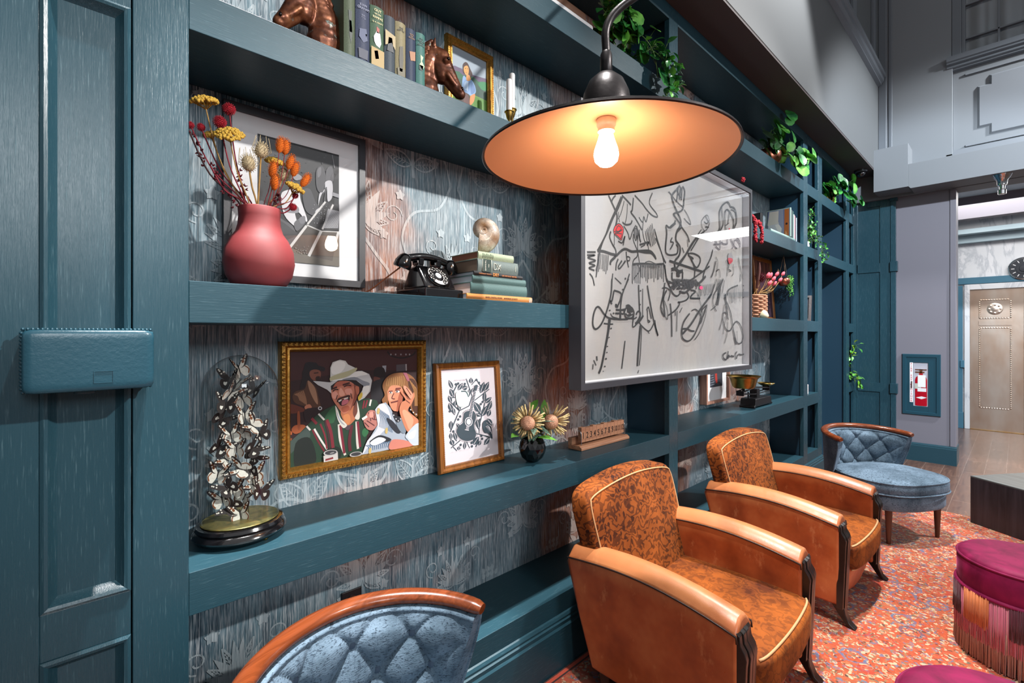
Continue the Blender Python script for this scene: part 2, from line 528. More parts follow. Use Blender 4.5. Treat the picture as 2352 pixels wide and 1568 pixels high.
def motif_tile():
    """strokes and leaves of one repeat, metres, origin at lower left, 0.82 x 0.66"""
    P = []; w = 0.82; h = 0.66
    def st(pts, wd): v, f = ribbon(smooth_pts(pts, 6), wd * 1.5); P.append((v, f))
    def leaf(c, a, L, B, vein=True):
        c = np.array(c); d = np.array((cos(a), sin(a))); n = np.array((-d[1], d[0]))
        k = 9
        up = [tuple(c + d * L * i / k + n * B * sin(PI * (i / k) ** 0.8)) for i in range(k + 1)]
        dn = [tuple(c + d * L * i / k - n * B * sin(PI * (i / k) ** 0.8)) for i in range(k, -1, -1)]
        if vein:
            v, f = ribbon(up, 0.006); P.append((v, f)); v, f = ribbon(dn, 0.006); P.append((v, f))
            v, f = ribbon([tuple(c), tuple(c + d * L * 0.8)], 0.003); P.append((v, f))
            for i in range(2, k - 1):
                q = c + d * L * i / k
                for s in (-1, 1):
                    e = q + d * L * 0.10 + n * s * B * 0.62 * sin(PI * (i / k) ** 0.8)
                    v, f = ribbon([tuple(q), tuple(e)], 0.0028); P.append((v, f))
        else: P.append((up + dn[1:-1], [list(range(len(up + dn[1:-1])))]))
    def curl(c, r, a0, turns, sg, wd=0.005):
        pts = [(c[0] + r * (1 - 0.75 * t) * cos(a0 + sg * turns * TAU * t), c[1] + r * (1 - 0.75 * t) * sin(a0 + sg * turns * TAU * t)) for t in np.linspace(0, 1, 18)]
        v, f = ribbon(pts, wd); P.append((v, f))
    for sx in (1, -1):                               # mirrored about the middle of the tile
        m = lambda x, y: (w / 2 + sx * x, y)
        st([m(0.41, 0.10), m(0.33, 0.16), m(0.30, 0.26), m(0.36, 0.34), m(0.41, 0.40)], 0.008)       # ogee
        st([m(0.02, 0.66), m(0.08, 0.56), m(0.20, 0.52), m(0.25, 0.42), m(0.22, 0.30), m(0.30, 0.22), m(0.41, 0.18)], 0.007)
        st([m(0.02, 0.0), m(0.05, 0.10), m(0.12, 0.16), m(0.20, 0.14)], 0.006)
        st([m(0.20, 0.0), m(0.205, 0.10), m(0.20, 0.20)], 0.009)                                        # pineapple bloom stem
        for k in range(5): leaf(m(0.20, 0.20 + 0.02 * k), R(90 - sx * (k - 2) * 4), 0.10 - 0.012 * k, 0.034 - 0.004 * k, False) if k == 0 else None
        for r_ in range(4):
            for q in range(4 - (r_ > 2)):
                leaf(m(0.17 + q * 0.02, 0.215 + r_ * 0.024), R(90 + (q - 1.5) * 22 * -sx), 0.03, 0.011, False)
        leaf(m(0.20, 0.12), R(90 + sx * 38), 0.13, 0.03); leaf(m(0.20, 0.12), R(90 - sx * 38), 0.13, 0.03)
        leaf(m(0.20, 0.05), R(90 + sx * 75), 0.12, 0.028); leaf(m(0.21, 0.05), R(90 - sx * 75), 0.12, 0.028)
        curl(m(0.11, 0.40), 0.035, R(-90), 1.2, sx); curl(m(0.29, 0.50), 0.04, R(180 if sx > 0 else 0), 1.2, -sx); curl(m(0.13, 0.18), 0.03, R(90), 1.0, sx)
        for k in range(7):                                                                              # damask flower on the seam
            leaf(m(0.41, 0.46), R(90 + sx * (8 + k * 20)), 0.15 - 0.012 * k, 0.02 - 0.001 * k, k % 2 == 0)
            if k < 5: leaf(m(0.41, 0.12), R(90 + sx * (15 + k * 26)), 0.09, 0.016, k % 2 == 1)
        for k in range(6):                                                                              # thistle in the middle
            leaf(m(0.0, 0.30), R(90 - sx * (6 + k * 15)), 0.13 - 0.008 * k, 0.012, k % 2 == 1)
            leaf(m(0.0, 0.24), R(-90 + sx * (10 + k * 24)), 0.075, 0.013, k % 2 == 0)
        for q in ((0.07, 0.46), (0.10, 0.08), (0.26, 0.58), (0.33, 0.42)):
            for k in range(5): leaf(m(*q), k * TAU / 5 + 0.3, 0.022, 0.008, False)
    return P


tile = motif_tile(); mo = MB()
for xa, xb in ((0.2, 2.56), (2.55, 5.0)):
    for i in range(-1, 7):
        for j in range(-1, 6):
            ox = 0.81 + 0.82 * (i - 1); oz = 0.06 + 0.66 * j
            for ti, (v, f) in enumerate(tile):
                q = [(a + ox, b + oz) for a, b in v]
                if min(p[0] for p in q) < xa or max(p[0] for p in q) > xb or min(p[1] for p in q) < 0.3 or max(p[1] for p in q) > 3.25: continue
                mo.add([(a, 0.2994 - 4e-6 * ti, b) for a, b in q], f)
mo.build('wallpaper_print', wallpaper('wallpaper_print', True), wp, recalc=False)

# panelled upright at the left of the bookcase (flush with its face)
wl = MB()
wl.box(-1.6, -0.029, 0.0, 0.30, 0, 3.28)                         # wide stile
wl.box(-0.029, 0.115, 0.0, 0.30, 0.758, 0.855); wl.box(-0.029, 0.115, 0.0, 0.30, 2.141, 2.243); wl.box(-0.029, 0.115, 0.0, 0.30, 3.19, 3.28)
wl.box(-0.029, 0.115, 0.014, 0.30, 0.0, 0.76); wl.box(-0.029, 0.115, 0.014, 0.30, 0.85, 2.15); wl.box(-0.029, 0.115, 0.014, 0.30, 2.24, 3.2)
wl = struct(wl.build('wall_left', TEAL_V, recalc=False, bevel=0.0015))


def moulding(x0, x1, z0, z1, y, prof, name, mat, parent, sides='LRTB'):
    """picture-frame moulding in the plane y, prof = (inset from the edge, distance proud) pairs"""
    mb = MB(); n = len(prof)
    cs = [(x0, z0, 1, 1), (x1, z0, -1, 1), (x1, z1, -1, -1), (x0, z1, 1, -1)]
    for k in range(4):
        if 'BRTL'[k] not in sides: continue
        a, b = cs[k], cs[(k + 1) % 4]
        vs = [(a[0] + a[2] * i, y - d, a[1] + a[3] * i) for i, d in prof] + [(b[0] + b[2] * i, y - d, b[1] + b[3] * i) for i, d in prof]
        mb.add(vs, [(i, i + 1, n + i + 1, n + i) for i in range(n - 1)])
    return mb.build(name, mat, parent, smooth=30, recalc=False)


PM = [(0, -0.014), (0, 0.002), (0.006, 0.006), (0.012, 0.004), (0.018, -0.006), (0.026, -0.0135)]
for z0, z1 in ((0.855, 2.141), (0.02, 0.758), (2.243, 3.19)):
    moulding(-0.029, 0.115, z0, z1, 0.0, PM, 'panel_moulding', TEAL_V, wl)

# ---------------------------------------------------------------- built-in bookcase
bk = thing('built_in_bookcase', 'tall teal built-in bookcase of thick shelves and uprights over a wallpapered wall', 'bookcase')
for x0, x1 in ((0.118, 0.223), (2.492, 2.592), (4.944, 5.062), (5.40, 5.536), (6.52, 6.643), (6.877, 7.03)):
    box('stile', (x0, x1, 0.0, 0.030, 0.02, 3.28), TEAL_V, bk)
for x0, x1 in ((0.15, 0.20), (2.53, 2.565), (4.975, 5.03), (5.44, 5.50), (6.55, 6.61), (6.90, 7.00)):
    box('upright_panel', (x0, x1, 0.028, 0.2995, 0.0, 3.27), TEAL_IN, bk)
box('back_panel', (4.99, 7.03, 0.288, 0.2995, 0.0, 3.27), TEAL_IN, bk)
SEG = ((0.223, 2.492), (2.592, 4.944), (5.062, 5.40), (5.536, 6.52), (6.643, 6.877))
for i, (x0, x1) in enumerate(SEG):
    for k, (z0, z1) in enumerate(((0.752, 0.855), (1.448, 1.548), (2.144, 2.243), (2.722, 2.827))):
        if i == 3 and k < 2: continue
        box('shelf', (x0, x1, 0.0, 0.2985, z0, z1), TEAL_H, bk, 0.0015)
    box('top_rail', (x0, x1, 0.0, 0.2985, 3.196, 3.28), TEAL_H, bk, 0.0015)
    if i != 3: box('bench_shelf', (x0, x1, 0.0, 0.2985, 0.225, 0.307), TEAL_H, bk, 0.0015)
# rails run over the faces of the shelves from stile to stile: the left rails continue over the first stile
bm_ = MB()
for x0, x1 in ((0.118, 5.536), (6.52, 7.03)):
    bm_.prism([(-0.0, 0.225), (-0.006, 0.222), (-0.012, 0.212), (-0.012, 0.204), (-0.018, 0.200), (-0.018, 0.186), (-0.024, 0.178), (-0.024, 0.0), (0.02, 0.0), (0.02, 0.225)], x0, x1, 'x')
bm_.build('plinth_moulding', TEAL_H, bk, smooth=25)

# ---------------------------------------------------------------- soffit, bulkhead and upper walls
so = MB().box(-3, 6.95, -0.22, 0.5, 3.2801, 3.30).build('ceiling', SOFFIT, recalc=False); struct(so)
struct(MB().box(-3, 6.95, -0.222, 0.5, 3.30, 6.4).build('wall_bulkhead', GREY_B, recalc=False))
LM = [(-0.0, -0.10), (-0.035, -0.085), (-0.035, -0.07), (-0.055, -0.055), (-0.06, -0.02), (-0.075, -0.01), (-0.075, 0.03), (0.0, 0.03)]
struct(MB().prism([(-0.222 + a, 4.40 + b) for a, b in LM], -3, 6.93, 'x').build('trim_1', GREY_T, smooth=25))
mb = MB()
for x in (6.55, 5.6, 4.65, 3.7):
    mb.box(x, x + 0.10, -0.252, -0.222, 4.43, 6.4)
    mb.box(x + 0.14, x + 0.17, -0.242, -0.222, 4.43, 6.4)
struct(mb.build('trim_2', GREY_T, recalc=False, bevel=0.004))
# end wall above the panelling
XU = 6.98
ew = MB(); ew.box(XU, 7.3, -0.86, 0.5, 3.0, 6.4)
ew.box(XU + 0.05, 7.3, -6, -0.86, 3.0, 4.34)                    # recessed apron under the window
ew.box(XU, 7.3, -6, -3.2, 4.3, 6.4); ew.box(XU, 7.3, -3.2, -0.86, 5.9, 6.4)
struct(ew.build('wall_end_upper', GREY_W, recalc=False, bevel=0.003))
struct(MB().box(XU - 0.03, XU, -0.30, -0.222, 3.3, 6.4).box(XU - 0.015, XU, -0.35, -0.315, 3.3, 6.4).build('trim_3', GREY_T, recalc=False, bevel=0.006))
SILL = [(0.0, 4.395), (-0.10, 4.395), (-0.10, 4.345), (-0.085, 4.335), (-0.085, 4.32), (-0.06, 4.31), (-0.06, 4.285), (-0.04, 4.275), (-0.04, 4.262), (0.0, 4.25)]
struct(MB().add(
    [(XU + 0.05 + a, y, z) for y in (-0.815, -3.6) for a, z in SILL],
    [list(range(len(SILL))), list(range(len(SILL), 2 * len(SILL)))[::-1]] + [(i, (i + 1) % len(SILL), len(SILL) + (i + 1) % len(SILL), len(SILL) + i) for i in range(len(SILL))]).build('trim_4', GREY_T, smooth=20))
# apron panel with stepped corners and its lower moulding
ap = MB()
ys0, ys1, zs0, zs1 = -1.05, -2.9, 3.50, 4.12
def stepped(g):
    a, b, c, d, k = ys0 - g, ys1 + g, zs0 + g, zs1 - g, 0.09
    return [(a, c + k), (a, d - k), (a - k, d - k), (a - k, d), (b + k, d), (b + k, d - k), (b, d - k), (b, c + k), (b + k, c + k), (b + k, c), (a - k, c), (a - k, c + k)]
o_, i_ = stepped(0), stepped(0.018)
n_ = len(o_)
ap.add([(XU + 0.03, y, z) for y, z in i_], [list(range(n_))])
ap.add([(XU + 0.0495, y, z) for y, z in o_] + [(XU + 0.03, y, z) for y, z in i_], [(k, (k + 1) % n_, n_ + (k + 1) % n_, n_ + k) for k in range(n_)])
ap.box(XU + 0.03, XU + 0.05, -3.2, -0.96, 3.42, 3.44); ap.box(XU + 0.03, XU + 0.05, -3.2, -0.96, 4.18, 4.20)
ap.box(XU - 0.0, XU + 0.05, -3.4, -0.81, 3.335, 3.36); ap.box(XU + 0.01, XU + 0.05, -3.4, -0.83, 3.36, 3.40)
struct(ap.build('trim_5', GREY_G, smooth=20))
# window high in the end wall
wn = bpy.data.objects.new('window_1', None); COL.objects.link(wn); wn.location = (XU + 0.06, -0.9, 4.40); struct(wn)
fr = MB(); yw = -2.0
fr.box(-0.06, 0.02, -0.03, 0.05, 0, 1.5); fr.box(-0.04, 0.02, -0.06, -0.03, 0, 1.5); fr.box(-0.05, 0.02, yw, -0.03, -0.005, 0.02)
for k in (0.30, 0.62): fr.box(-0.03, 0.01, -k - 0.018, -k, 0, 1.5)
for z in (0.16, 0.52): fr.box(-0.03, 0.01, yw, -0.03, z, z + 0.018)
fr.build('window_frame', GREY_T, wn, recalc=False, bevel=0.003)
MB().box(0.012, 0.016, yw, -0.03, 0, 1.5).build('pane', PANE, wn, recalc=False)
CURT = plain('grey_curtain_cloth', '#6f777f', 0.8, bump=0.1, bscale=90)
MB().grid(lambda u, v: (0.10 + 0.035 * sin(u * 60) + 0.012 * sin(u * 23 + v * 3), -0.02 - u * 1.9, -0.02 + v * 1.5), 200, 6).build('curtain', CURT, wn, smooth=180, recalc=False)
MB().box(0.25, 0.27, yw, 0.1, -0.05, 1.55).build('backing', BLACK, wn, recalc=False)
# boxed beam across the end wall
bmb = MB(); bmb.box(6.70, 7.02, -0.525, -0.22, 3.028, 3.50); bmb.prism([(-0.525, 3.028), (-0.545, 3.004), (-4, 3.004), (-4, 3.27), (-0.525, 3.27)], 6.70, 7.02, 'x')
struct(bmb.build('beam', GREY_W, recalc=True, bevel=0.002))
# ---------------------------------------------------------------- teal panelling of the end wall
pn = MB(); F = 0.014
def endbox(y0, y1, z0, z1, d=0.0): pn.box(XE + d, XE + 0.12, min(y0, y1), max(y0, y1), z0, z1)
endbox(0.02, -0.331, 0.0, 3.03, F); endbox(-0.225, -0.335, 0.0, 3.03)
for z0, z1 in ((2.157, 2.261), (0.743, 0.849), (0.0, 0.22)): endbox(0.0, -0.2251, z0, z1)
endbox(0.0, -0.009, 0, 3.03); endbox(-0.108, -0.23, 2.935, 3.03)
pn.box(XE - 0.012, XE + 0.1, -0.375, -0.328, 0, 3.03)
struct(pn.build('wall_right', TEAL_V, recalc=False, bevel=0.0015))
cp = MB()
for z0, z1 in ((2.150, 2.266), (0.738, 0.854), (2.965, 3.0)): cp.box(XE - 0.028, XE + 0.1, -0.392, -0.322, z0, z1)
struct(cp.build('trim_6', TEAL_V, recalc=False, bevel=0.003))
# grey pillar with base
XP = 7.055
pl = MB(); pl.box(XP, 7.28, -0.868, -0.36, 0, 3.02); pl.box(XP - 0.012, 7.29, -0.885, -0.835, 0.2, 3.0)
struct(pl.build('pillar', GREY_P, recalc=False, bevel=0.004))
struct(MB().prism([(7.012, 0), (7.012, 0.17), (7.02, 0.176), (7.02, 0.186), (7.035, 0.2), (7.3, 0.2), (7.3, 0)], -0.892, -0.385, 'y').build('baseboard_pillar', TEAL_H, smooth=20))
# ---------------------------------------------------------------- lift lobby beyond
LOB = plain('pale_lobby_paint', '#9db2bb', 0.5)
MARB = NT('white_marble'); _v = MARB.coord((1, 1, 1))
_m = MARB.noise(MARB.coord((1, 1.6, 0.5)), 1.3, 6, 0.6, 1.6)
MARB.set(base=MARB.ramp(_m, [(0.44, '#d0d3d7'), (0.495, '#b4b9c0'), (0.53, '#d6d8dc')]), rough=0.25); MARB = MARB.mat
LBLUE = plain('blue_lobby_trim', '#3d6a80', 0.4)
XL = 10.0
struct(MB().box(XL, XL + 0.3, -4.5, 1.0, 0, 3.7).build('wall_lobby', MARB, recalc=False))
lt = MB()
lt.box(XL - 0.03, XL, -0.765, 1.0, 0, 2.16); lt.box(XL - 0.03, XL, -4.5, 1.0, 2.18, 2.277)
lt.box(XL - 0.06, XL, -0.775, 1.0, 0, 0.24); lt.box(XL - 0.06, XL, -0.785, -0.74, 0.92, 1.03)
struct(lt.build('trim_7', LBLUE, recalc=False, bevel=0.004))
lc = MB()
lc.box(XL - 0.12, XL, -4.5, 1.0, 2.79, 2.90); lc.box(XL - 0.3, XL, -4.5, 1.0, 2.90, 2.97); lc.box(XL - 0.18, XL - 0.0, -4.5, 1.0, 3.2, 3.26)
lc.box(7.3, XL, -4.5, 1.0, 3.20, 3.32)
for y in (-1.25, -2.2): lc.box(XL - 1.4, XL - 0.28, y - 0.05, y + 0.05, 3.10, 3.21)
lc.box(XL - 0.9, XL - 0.3, -4.5, 1.0, 2.94, 2.96) if False else None
struct(lc.build('ceiling_lobby', LOB, recalc=False, bevel=0.004))
struct(MB().box(8.55, 8.7, -4.5, 1.0, 2.92, 3.2).build('beam_lobby', GREY_P, recalc=False))
struct(MB().box(7.28, 10.3, 0.35, 0.45, 0, 3.3).build('wall_lobby_side', LOB, recalc=False))
# ================================================================ rug
def rug_mat():
    t = NT('persian_rug_wool')
    pal = [(0.0, '#b84a2c'), (0.16, '#c9583a'), (0.30, '#dcc4a2'), (0.37, '#c2512f'), (0.52, '#5e7391'), (0.60, '#b5482c'), (0.68, '#8d7a58'), (0.75, '#c4714a'), (0.82, '#3b2f30'), (0.87, '#dcc6a4'), (0.92, '#b34630'), (0.97, '#4d6a5c')]
    wv = t.noise(t.coord(), 34, 2, 0.5, out='Color')
    v0 = t.new('ShaderNodeVectorMath', operation='MULTIPLY_ADD')
    t.link(wv, v0.inputs[0]); v0.inputs[1].default_value = (0.03, 0.03, 0); t.link(t.coord(), v0.inputs[2])
    def cells(sc, seed):
        m = t.new('ShaderNodeMapping'); t.link(v0.outputs[0], m.inputs[0]); m.inputs['Location'].default_value = (seed, seed * 2, 0)
        m.inputs['Scale'].default_value = (1, 1, 0)
        x = t.new('ShaderNodeTexVoronoi'); t.link(m.outputs[0], x.inputs['Vector']); x.inputs['Scale'].default_value = sc
        return x
    a = cells(95, 0.3); b = cells(26, 1.7); c = cells(6.5, 4.1)
    def ch(x):
        s = t.new('ShaderNodeSeparateColor'); t.link(x.outputs['Color'], s.inputs[0]); return s.outputs[0]
    small = t.ramp(ch(a), pal, 'CONSTANT')
    base = t.mix(0.66, t.ramp(t.noise(t.coord(), 5, 4, 0.7), [(0.35, '#8a3a22'), (0.5, '#a8512f'), (0.66, '#8a6a48')]), small)
    # flower heads: rings about the middle of each bigger cell
    ringb = t.ramp(b.outputs['Distance'], [(0.0, 1.0), (0.10, 1.0), (0.11, 0.0), (0.22, 0.0), (0.23, 1.0), (0.32, 1.0), (0.34, 0.0)], 'CONSTANT')
    colb = t.ramp(ch(b), [(0.0, '#d8c09a'), (0.4, '#c4512f'), (0.55, '#5f7796'), (0.75, '#d0b890'), (0.9, '#352c2e')], 'CONSTANT')
    base = t.mix(t.math('MULTIPLY', ringb, 0.55), base, colb)
    ringc = t.ramp(c.outputs['Distance'], [(0.0, 0.0), (0.30, 0.0), (0.31, 1.0), (0.36, 1.0), (0.37, 0.0)], 'CONSTANT')
    base = t.mix(t.math('MULTIPLY', ringc, 0.7), base, t.ramp(ch(c), [(0.0, '#506a8c'), (0.5, '#b23a28'), (0.8, '#41506a')], 'CONSTANT'))
    # border bands along the edge by the bookcase
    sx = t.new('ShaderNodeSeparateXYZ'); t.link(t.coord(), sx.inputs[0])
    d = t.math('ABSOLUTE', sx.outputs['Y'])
    band = t.ramp(d, [(0.0, '#a8432f'), (0.018, '#d07a60'), (0.022, '#3a211e'), (0.032, '#a8432f'), (0.05, '#2e1d1b'), (0.058, '#993c2a')], 'CONSTANT')
    bm = t.ramp(d, [(0.0, 1.0), (0.062, 0.0)], 'CONSTANT')
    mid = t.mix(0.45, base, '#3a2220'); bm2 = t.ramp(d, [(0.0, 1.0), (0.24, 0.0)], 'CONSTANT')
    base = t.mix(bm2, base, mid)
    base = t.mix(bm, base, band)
    pile = t.noise(t.coord((1, 6, 1)), 130, 2, 0.6)
    base = t.mix(t.math('MULTIPLY', t.ramp(pile, [(0.3, 1.0), (0.6, 0.0)]), 0.28), base, '#3c2620')
    t.set(base=base, rough=0.95, spec=0.1, sheen=0.2)
    t.bump(pile, 0.4, 0.004)
    return t.mat


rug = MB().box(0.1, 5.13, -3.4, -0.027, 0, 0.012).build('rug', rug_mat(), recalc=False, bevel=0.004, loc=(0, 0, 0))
tag(rug, 'red and cream patterned oriental rug lying under the armchairs', 'rug')

# ================================================================ leather club armchairs
def leather():
    t = NT('worn_tan_leather')
    n = t.noise(t.coord(), 3.5, 4, 0.6); n2 = t.noise(t.coord((1, 1, 0.5), (4, 2, 1)), 14, 5, 0.7); n3 = t.noise(t.coord(), 300, 2, 0.6)
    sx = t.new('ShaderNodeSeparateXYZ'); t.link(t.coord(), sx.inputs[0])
    c = t.ramp(n, [(0.30, '#7a331a'), (0.48, '#a5512a'), (0.68, '#bf6f40')])
    c = t.mix(t.math('MULTIPLY', t.ramp(n2, [(0.58, 0.0), (0.72, 1.0)]), 0.6), c, '#cf8a5a')
    # paler towards the arm tops
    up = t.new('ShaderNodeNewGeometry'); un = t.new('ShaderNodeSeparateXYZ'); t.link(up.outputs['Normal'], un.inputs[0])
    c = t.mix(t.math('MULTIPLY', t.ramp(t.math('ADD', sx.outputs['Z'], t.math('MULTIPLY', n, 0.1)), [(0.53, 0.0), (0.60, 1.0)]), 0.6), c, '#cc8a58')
    t.set(base=c, rough=t.ramp(n2, [(0.3, 0.27), (0.7, 0.46)]), spec=0.5)
    t.bump(t.math('ADD', t.math('MULTIPLY', n3, 0.3), n2), 0.18, 0.003)
    return t.mat


def damask_velvet(name, amount=1.0, c0='#74380f', c1='#a05420'):
    t = NT(name)
    w = t.noise(t.coord(), 9, 2, 0.5, out='Color')
    v0 = t.new('ShaderNodeVectorMath', operation='MULTIPLY_ADD'); t.link(w, v0.inputs[0]); v0.inputs[1].default_value = (0.09, 0.09, 0.09); t.link(t.coord(), v0.inputs[2])
    x = t.new('ShaderNodeTexVoronoi'); x.feature = 'SMOOTH_F1'; t.link(v0.outputs[0], x.inputs['Vector']); x.inputs['Scale'].default_value = 30; x.inputs['Smoothness'].default_value = 0.15
    wv = t.new('ShaderNodeTexWave'); wv.wave_type = 'RINGS'; wv.inputs['Scale'].default_value = 8.0; wv.inputs['Distortion'].default_value = 14; wv.inputs['Detail'].default_value = 2; wv.inputs['Detail Scale'].default_value = 2.6
    t.link(v0.outputs[0], wv.inputs['Vector'])
    e = t.math('ADD', t.ramp(x.outputs['Distance'], [(0.26, 1.0), (0.33, 0.0)]), t.ramp(wv.outputs['Fac'], [(0.62, 0.0), (0.72, 0.8)]))
    e = t.math('MINIMUM', e, 1.0)
    big = t.noise(t.coord((1, 1, 1), (7, 3, 1)), 3.2, 3, 0.6)
    e = t.math('MULTIPLY', e, t.ramp(big, [(0.36, 1.0 * amount), (0.70, 0.45 * amount)]))
    c = t.mix(t.ramp(big, [(0.40, 0.0), (0.62, 1.0)]), c0, c1)
    c = t.mix(e, c, '#2a0b03')
    f = t.noise(t.coord(), 260, 2, 0.6)
    t.set(base=c, rough=0.75, sheen=0.22, sheen_rough=0.35, sheen_tint=hx('#e8a060'), spec=0.2)
    t.bump(t.math('ADD', f, t.math('MULTIPLY', e, 0.8)), 0.25, 0.003)
    return t.mat


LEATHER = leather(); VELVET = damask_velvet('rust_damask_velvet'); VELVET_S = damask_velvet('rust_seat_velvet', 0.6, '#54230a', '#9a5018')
SEAM = plain('dark_leather_welt', '#2a1710', 0.5); CREAM = plain('cream_piping', '#c8986a', 0.6); EBONY = plain('ebonised_wood', '#1d1613', 0.28, bump=0.05, bscale=70, var=0.2)


def make_armchair():
    t = thing('club_armchair', '', 'armchair')
    prof = lambda y: 0.484 + 0.055 + 0.035 * sin(PI * min(1, max(0, (0.295 - y) / 0.72)) * 0.9 + 0.25) - 0.012
    for s in (-1, 1):
        # arm: a thick leather slab, rounded over the top, falling to the front
        ys = [0.295 - 0.667 * i / 14 for i in range(15)]
        mb = MB(); secs = []
        for i, y in enumerate(ys):
            zt = 0.546 + 0.040 * sin(PI * (0.10 + 0.80 * i / 14)) - 0.022 * (i / 14) ** 3
            fl = 0.008 * i / 14; xo = 0.383 + fl; xi = xo - 0.118
            q = 0.042
            sec = [(xo - 0.012, 0.11), (xo, 0.30), (xo, zt - q - 0.02), (xo + 0.004, zt - q), (xo - 0.012, zt - q + 0.018), (xo - 0.035, zt - 0.004), (xo - 0.059, zt),
                   (xi + 0.035, zt - 0.004), (xi + 0.012, zt - q + 0.018), (xi - 0.004, zt - q), (xi, zt - q - 0.02), (xi, 0.30), (xi, 0.11)]
            lean = lambda z: -0.11 * max(0, min(1, (0.48 - z) / 0.38)) if i < 3 else 0
            secs.append([(s * a, y + (lean(b) * (1 - i / 3) if i < 3 else 0), b) for a, b in sec])
        k = len(secs[0]); vs = [p for q in secs for p in q]
        fs = [(i * k + j, i * k + (j + 1) % k, (i + 1) * k + (j + 1) % k, (i + 1) * k + j) for i in range(14) for j in range(k)]
        fs += [list(range(k)), [14 * k + j for j in range(k)][::-1]]
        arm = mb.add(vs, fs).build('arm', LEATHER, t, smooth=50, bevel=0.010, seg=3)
        for idx in (3, 9):
            MB().tube([q[idx] for q in secs] + [(secs[-1][idx][0], secs[-1][idx][1] - 0.002, secs[-1][idx][2] - 0.02)], 0.0032, 6).build('piping', SEAM, arm, smooth=180)
        # ebonised front post with stepped scroll head, and sabre foot
        xo = 0.391; x0, x1 = sorted((s * (xo - 0.100), s * (xo - 0.004)))
        ph = MB()
        for k2 in range(4):
            a = x0 + (x1 - x0) * k2 / 4 + 0.001; b = x0 + (x1 - x0) * (k2 + 1) / 4 - 0.001
            g = -0.004 * (1 if k2 in (1, 2) else 0)
            ph.prism([(-0.360, 0.10), (-0.386 + g, 0.10), (-0.398 + g, 0.405), (-0.400 + g, 0.428), (-0.394 + g, 0.448), (-0.382 + g, 0.466), (-0.379 + g, 0.494), (-0.370, 0.502), (-0.360, 0.500)], a, b, 'x')
        ph.build('arm_post', EBONY, t, smooth=35, bevel=0.002)
        MB().prism([(-0.33, 0.12), (-0.39, 0.12), (-0.40, 0.075), (-0.425, 0.03), (-0.455, 0.012), (-0.45, 0.012), (-0.445, 0.0125), (-0.42, 0.0125), (-0.385, 0.04), (-0.35, 0.09)][:9] and
                   [(-0.33, 0.11), (-0.385, 0.11), (-0.392, 0.07), (-0.408, 0.034), (-0.434, 0.0125), (-0.412, 0.0125), (-0.386, 0.03), (-0.355, 0.075)], s * 0.342 - 0.022, s * 0.342 + 0.022, 'x').build('leg', EBONY, t, smooth=40, bevel=0.004)
        MB().prism([(0.18, 0.14), (0.12, 0.14), (0.125, 0.0125), (0.16, 0.0125)], s * 0.32 - 0.022, s * 0.32 + 0.022, 'x').build('leg', EBONY, t, bevel=0.004)
    # raked back: velvet front and boxing with a crowned top
    def back(x, y, z):
        h = (z + 0.31) / 0.62                       # 0 at the bottom
        w = 1 - 0.12 * (1 - h) ** 1.2
        crown = 0.040 * cos(PI / 2 * min(1, abs(x) / 0.37)) ** 1.2 * max(0, h) ** 3
        dome = -0.022 * (1 - (x / 0.36) ** 2) * (1 - (2 * h - 1) ** 2) if y < 0 else 0
        return (x * w, y + dome + 0.205 + 0.115 * (h - 0.55) * 1.45, 0.465 + z * 1.0 + crown)
    bk_ = MB().rbox(0.358, 0.050, 0.31, 10, 22, fn=back).build('backrest', VELVET, t, smooth=180, weld=True)
    def edge(dx, dz, p=10): l = (1 + abs(dx) ** p + abs(dz) ** p) ** (1 / p); return back(dx / l * 0.361, -0.0505 / l - 0.0005, dz / l * 0.313)
    pts = [edge(-1, -0.4 + 1.4 * k / 14) for k in range(15)] + [edge(-1 + 2 * k / 30, 1) for k in range(1, 30)] + [edge(1, 1 - 1.4 * k / 14) for k in range(15)]
    MB().tube(pts, 0.0034, 6).build('piping', CREAM, bk_, smooth=180)
    # seat cushion with piping, on a bulging leather base
    def seat(x, y, z):
        f = max(0, (-y - 0.1) / 0.2)
        return (x, y - 0.125 - 0.02 * max(0, 1 - (x / 0.28) ** 2) * f, 0.315 + z + 0.018 * (1 - (x / 0.3) ** 2) * (1 - (y / 0.3) ** 2) * (z > 0) - 0.004 * f)
    sc = MB().rbox(0.283, 0.290, 0.062, 12, 18, fn=seat).build('seat_cushion', VELVET_S, t, smooth=180, weld=True)
    for zz in (0.054, -0.055):
        MB().tube([seat(x / (2 + abs(x) ** 12) ** (1 / 12) * 0.285, -0.292 / (2 + abs(x) ** 12) ** (1 / 12), zz / abs(zz) * 0.0635 / (2 + abs(x) ** 12) ** (1 / 12)) for x in np.linspace(-1, 1, 25)], 0.0045 if zz > 0 else 0.0035, 6).build('piping', CREAM, sc, smooth=180)
    def base(x, y, z):
        h = (z + 0.09) / 0.18; w = 0.80 + 0.20 * h
        return (x * (w if y < 0 else 1), y * (0.86 + 0.14 * h if y < 0 else 1) - 0.075, 0.178 + z - 0.03 * (1 - h) * max(0, 1 - (x / 0.2) ** 2) * (y < -0.1))
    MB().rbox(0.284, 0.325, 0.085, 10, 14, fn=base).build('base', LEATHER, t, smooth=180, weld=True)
    return t


ac1 = make_armchair(); ac1.location = (1.892, -0.379, 0); ac1.rotation_euler = (0, 0, R(0.8))
ac1['label'] = 'tan leather club armchair with rust damask velvet cushions, nearest of the two armchairs'; ac1['group'] = 'club armchairs along the bookcase'
ac2 = dup(ac1, (3.121, -0.395, 0), R(-1.5), 'tan leather club armchair with rust velvet cushions, standing beside the far blue tufted chair', 'club armchairs along the bookcase')

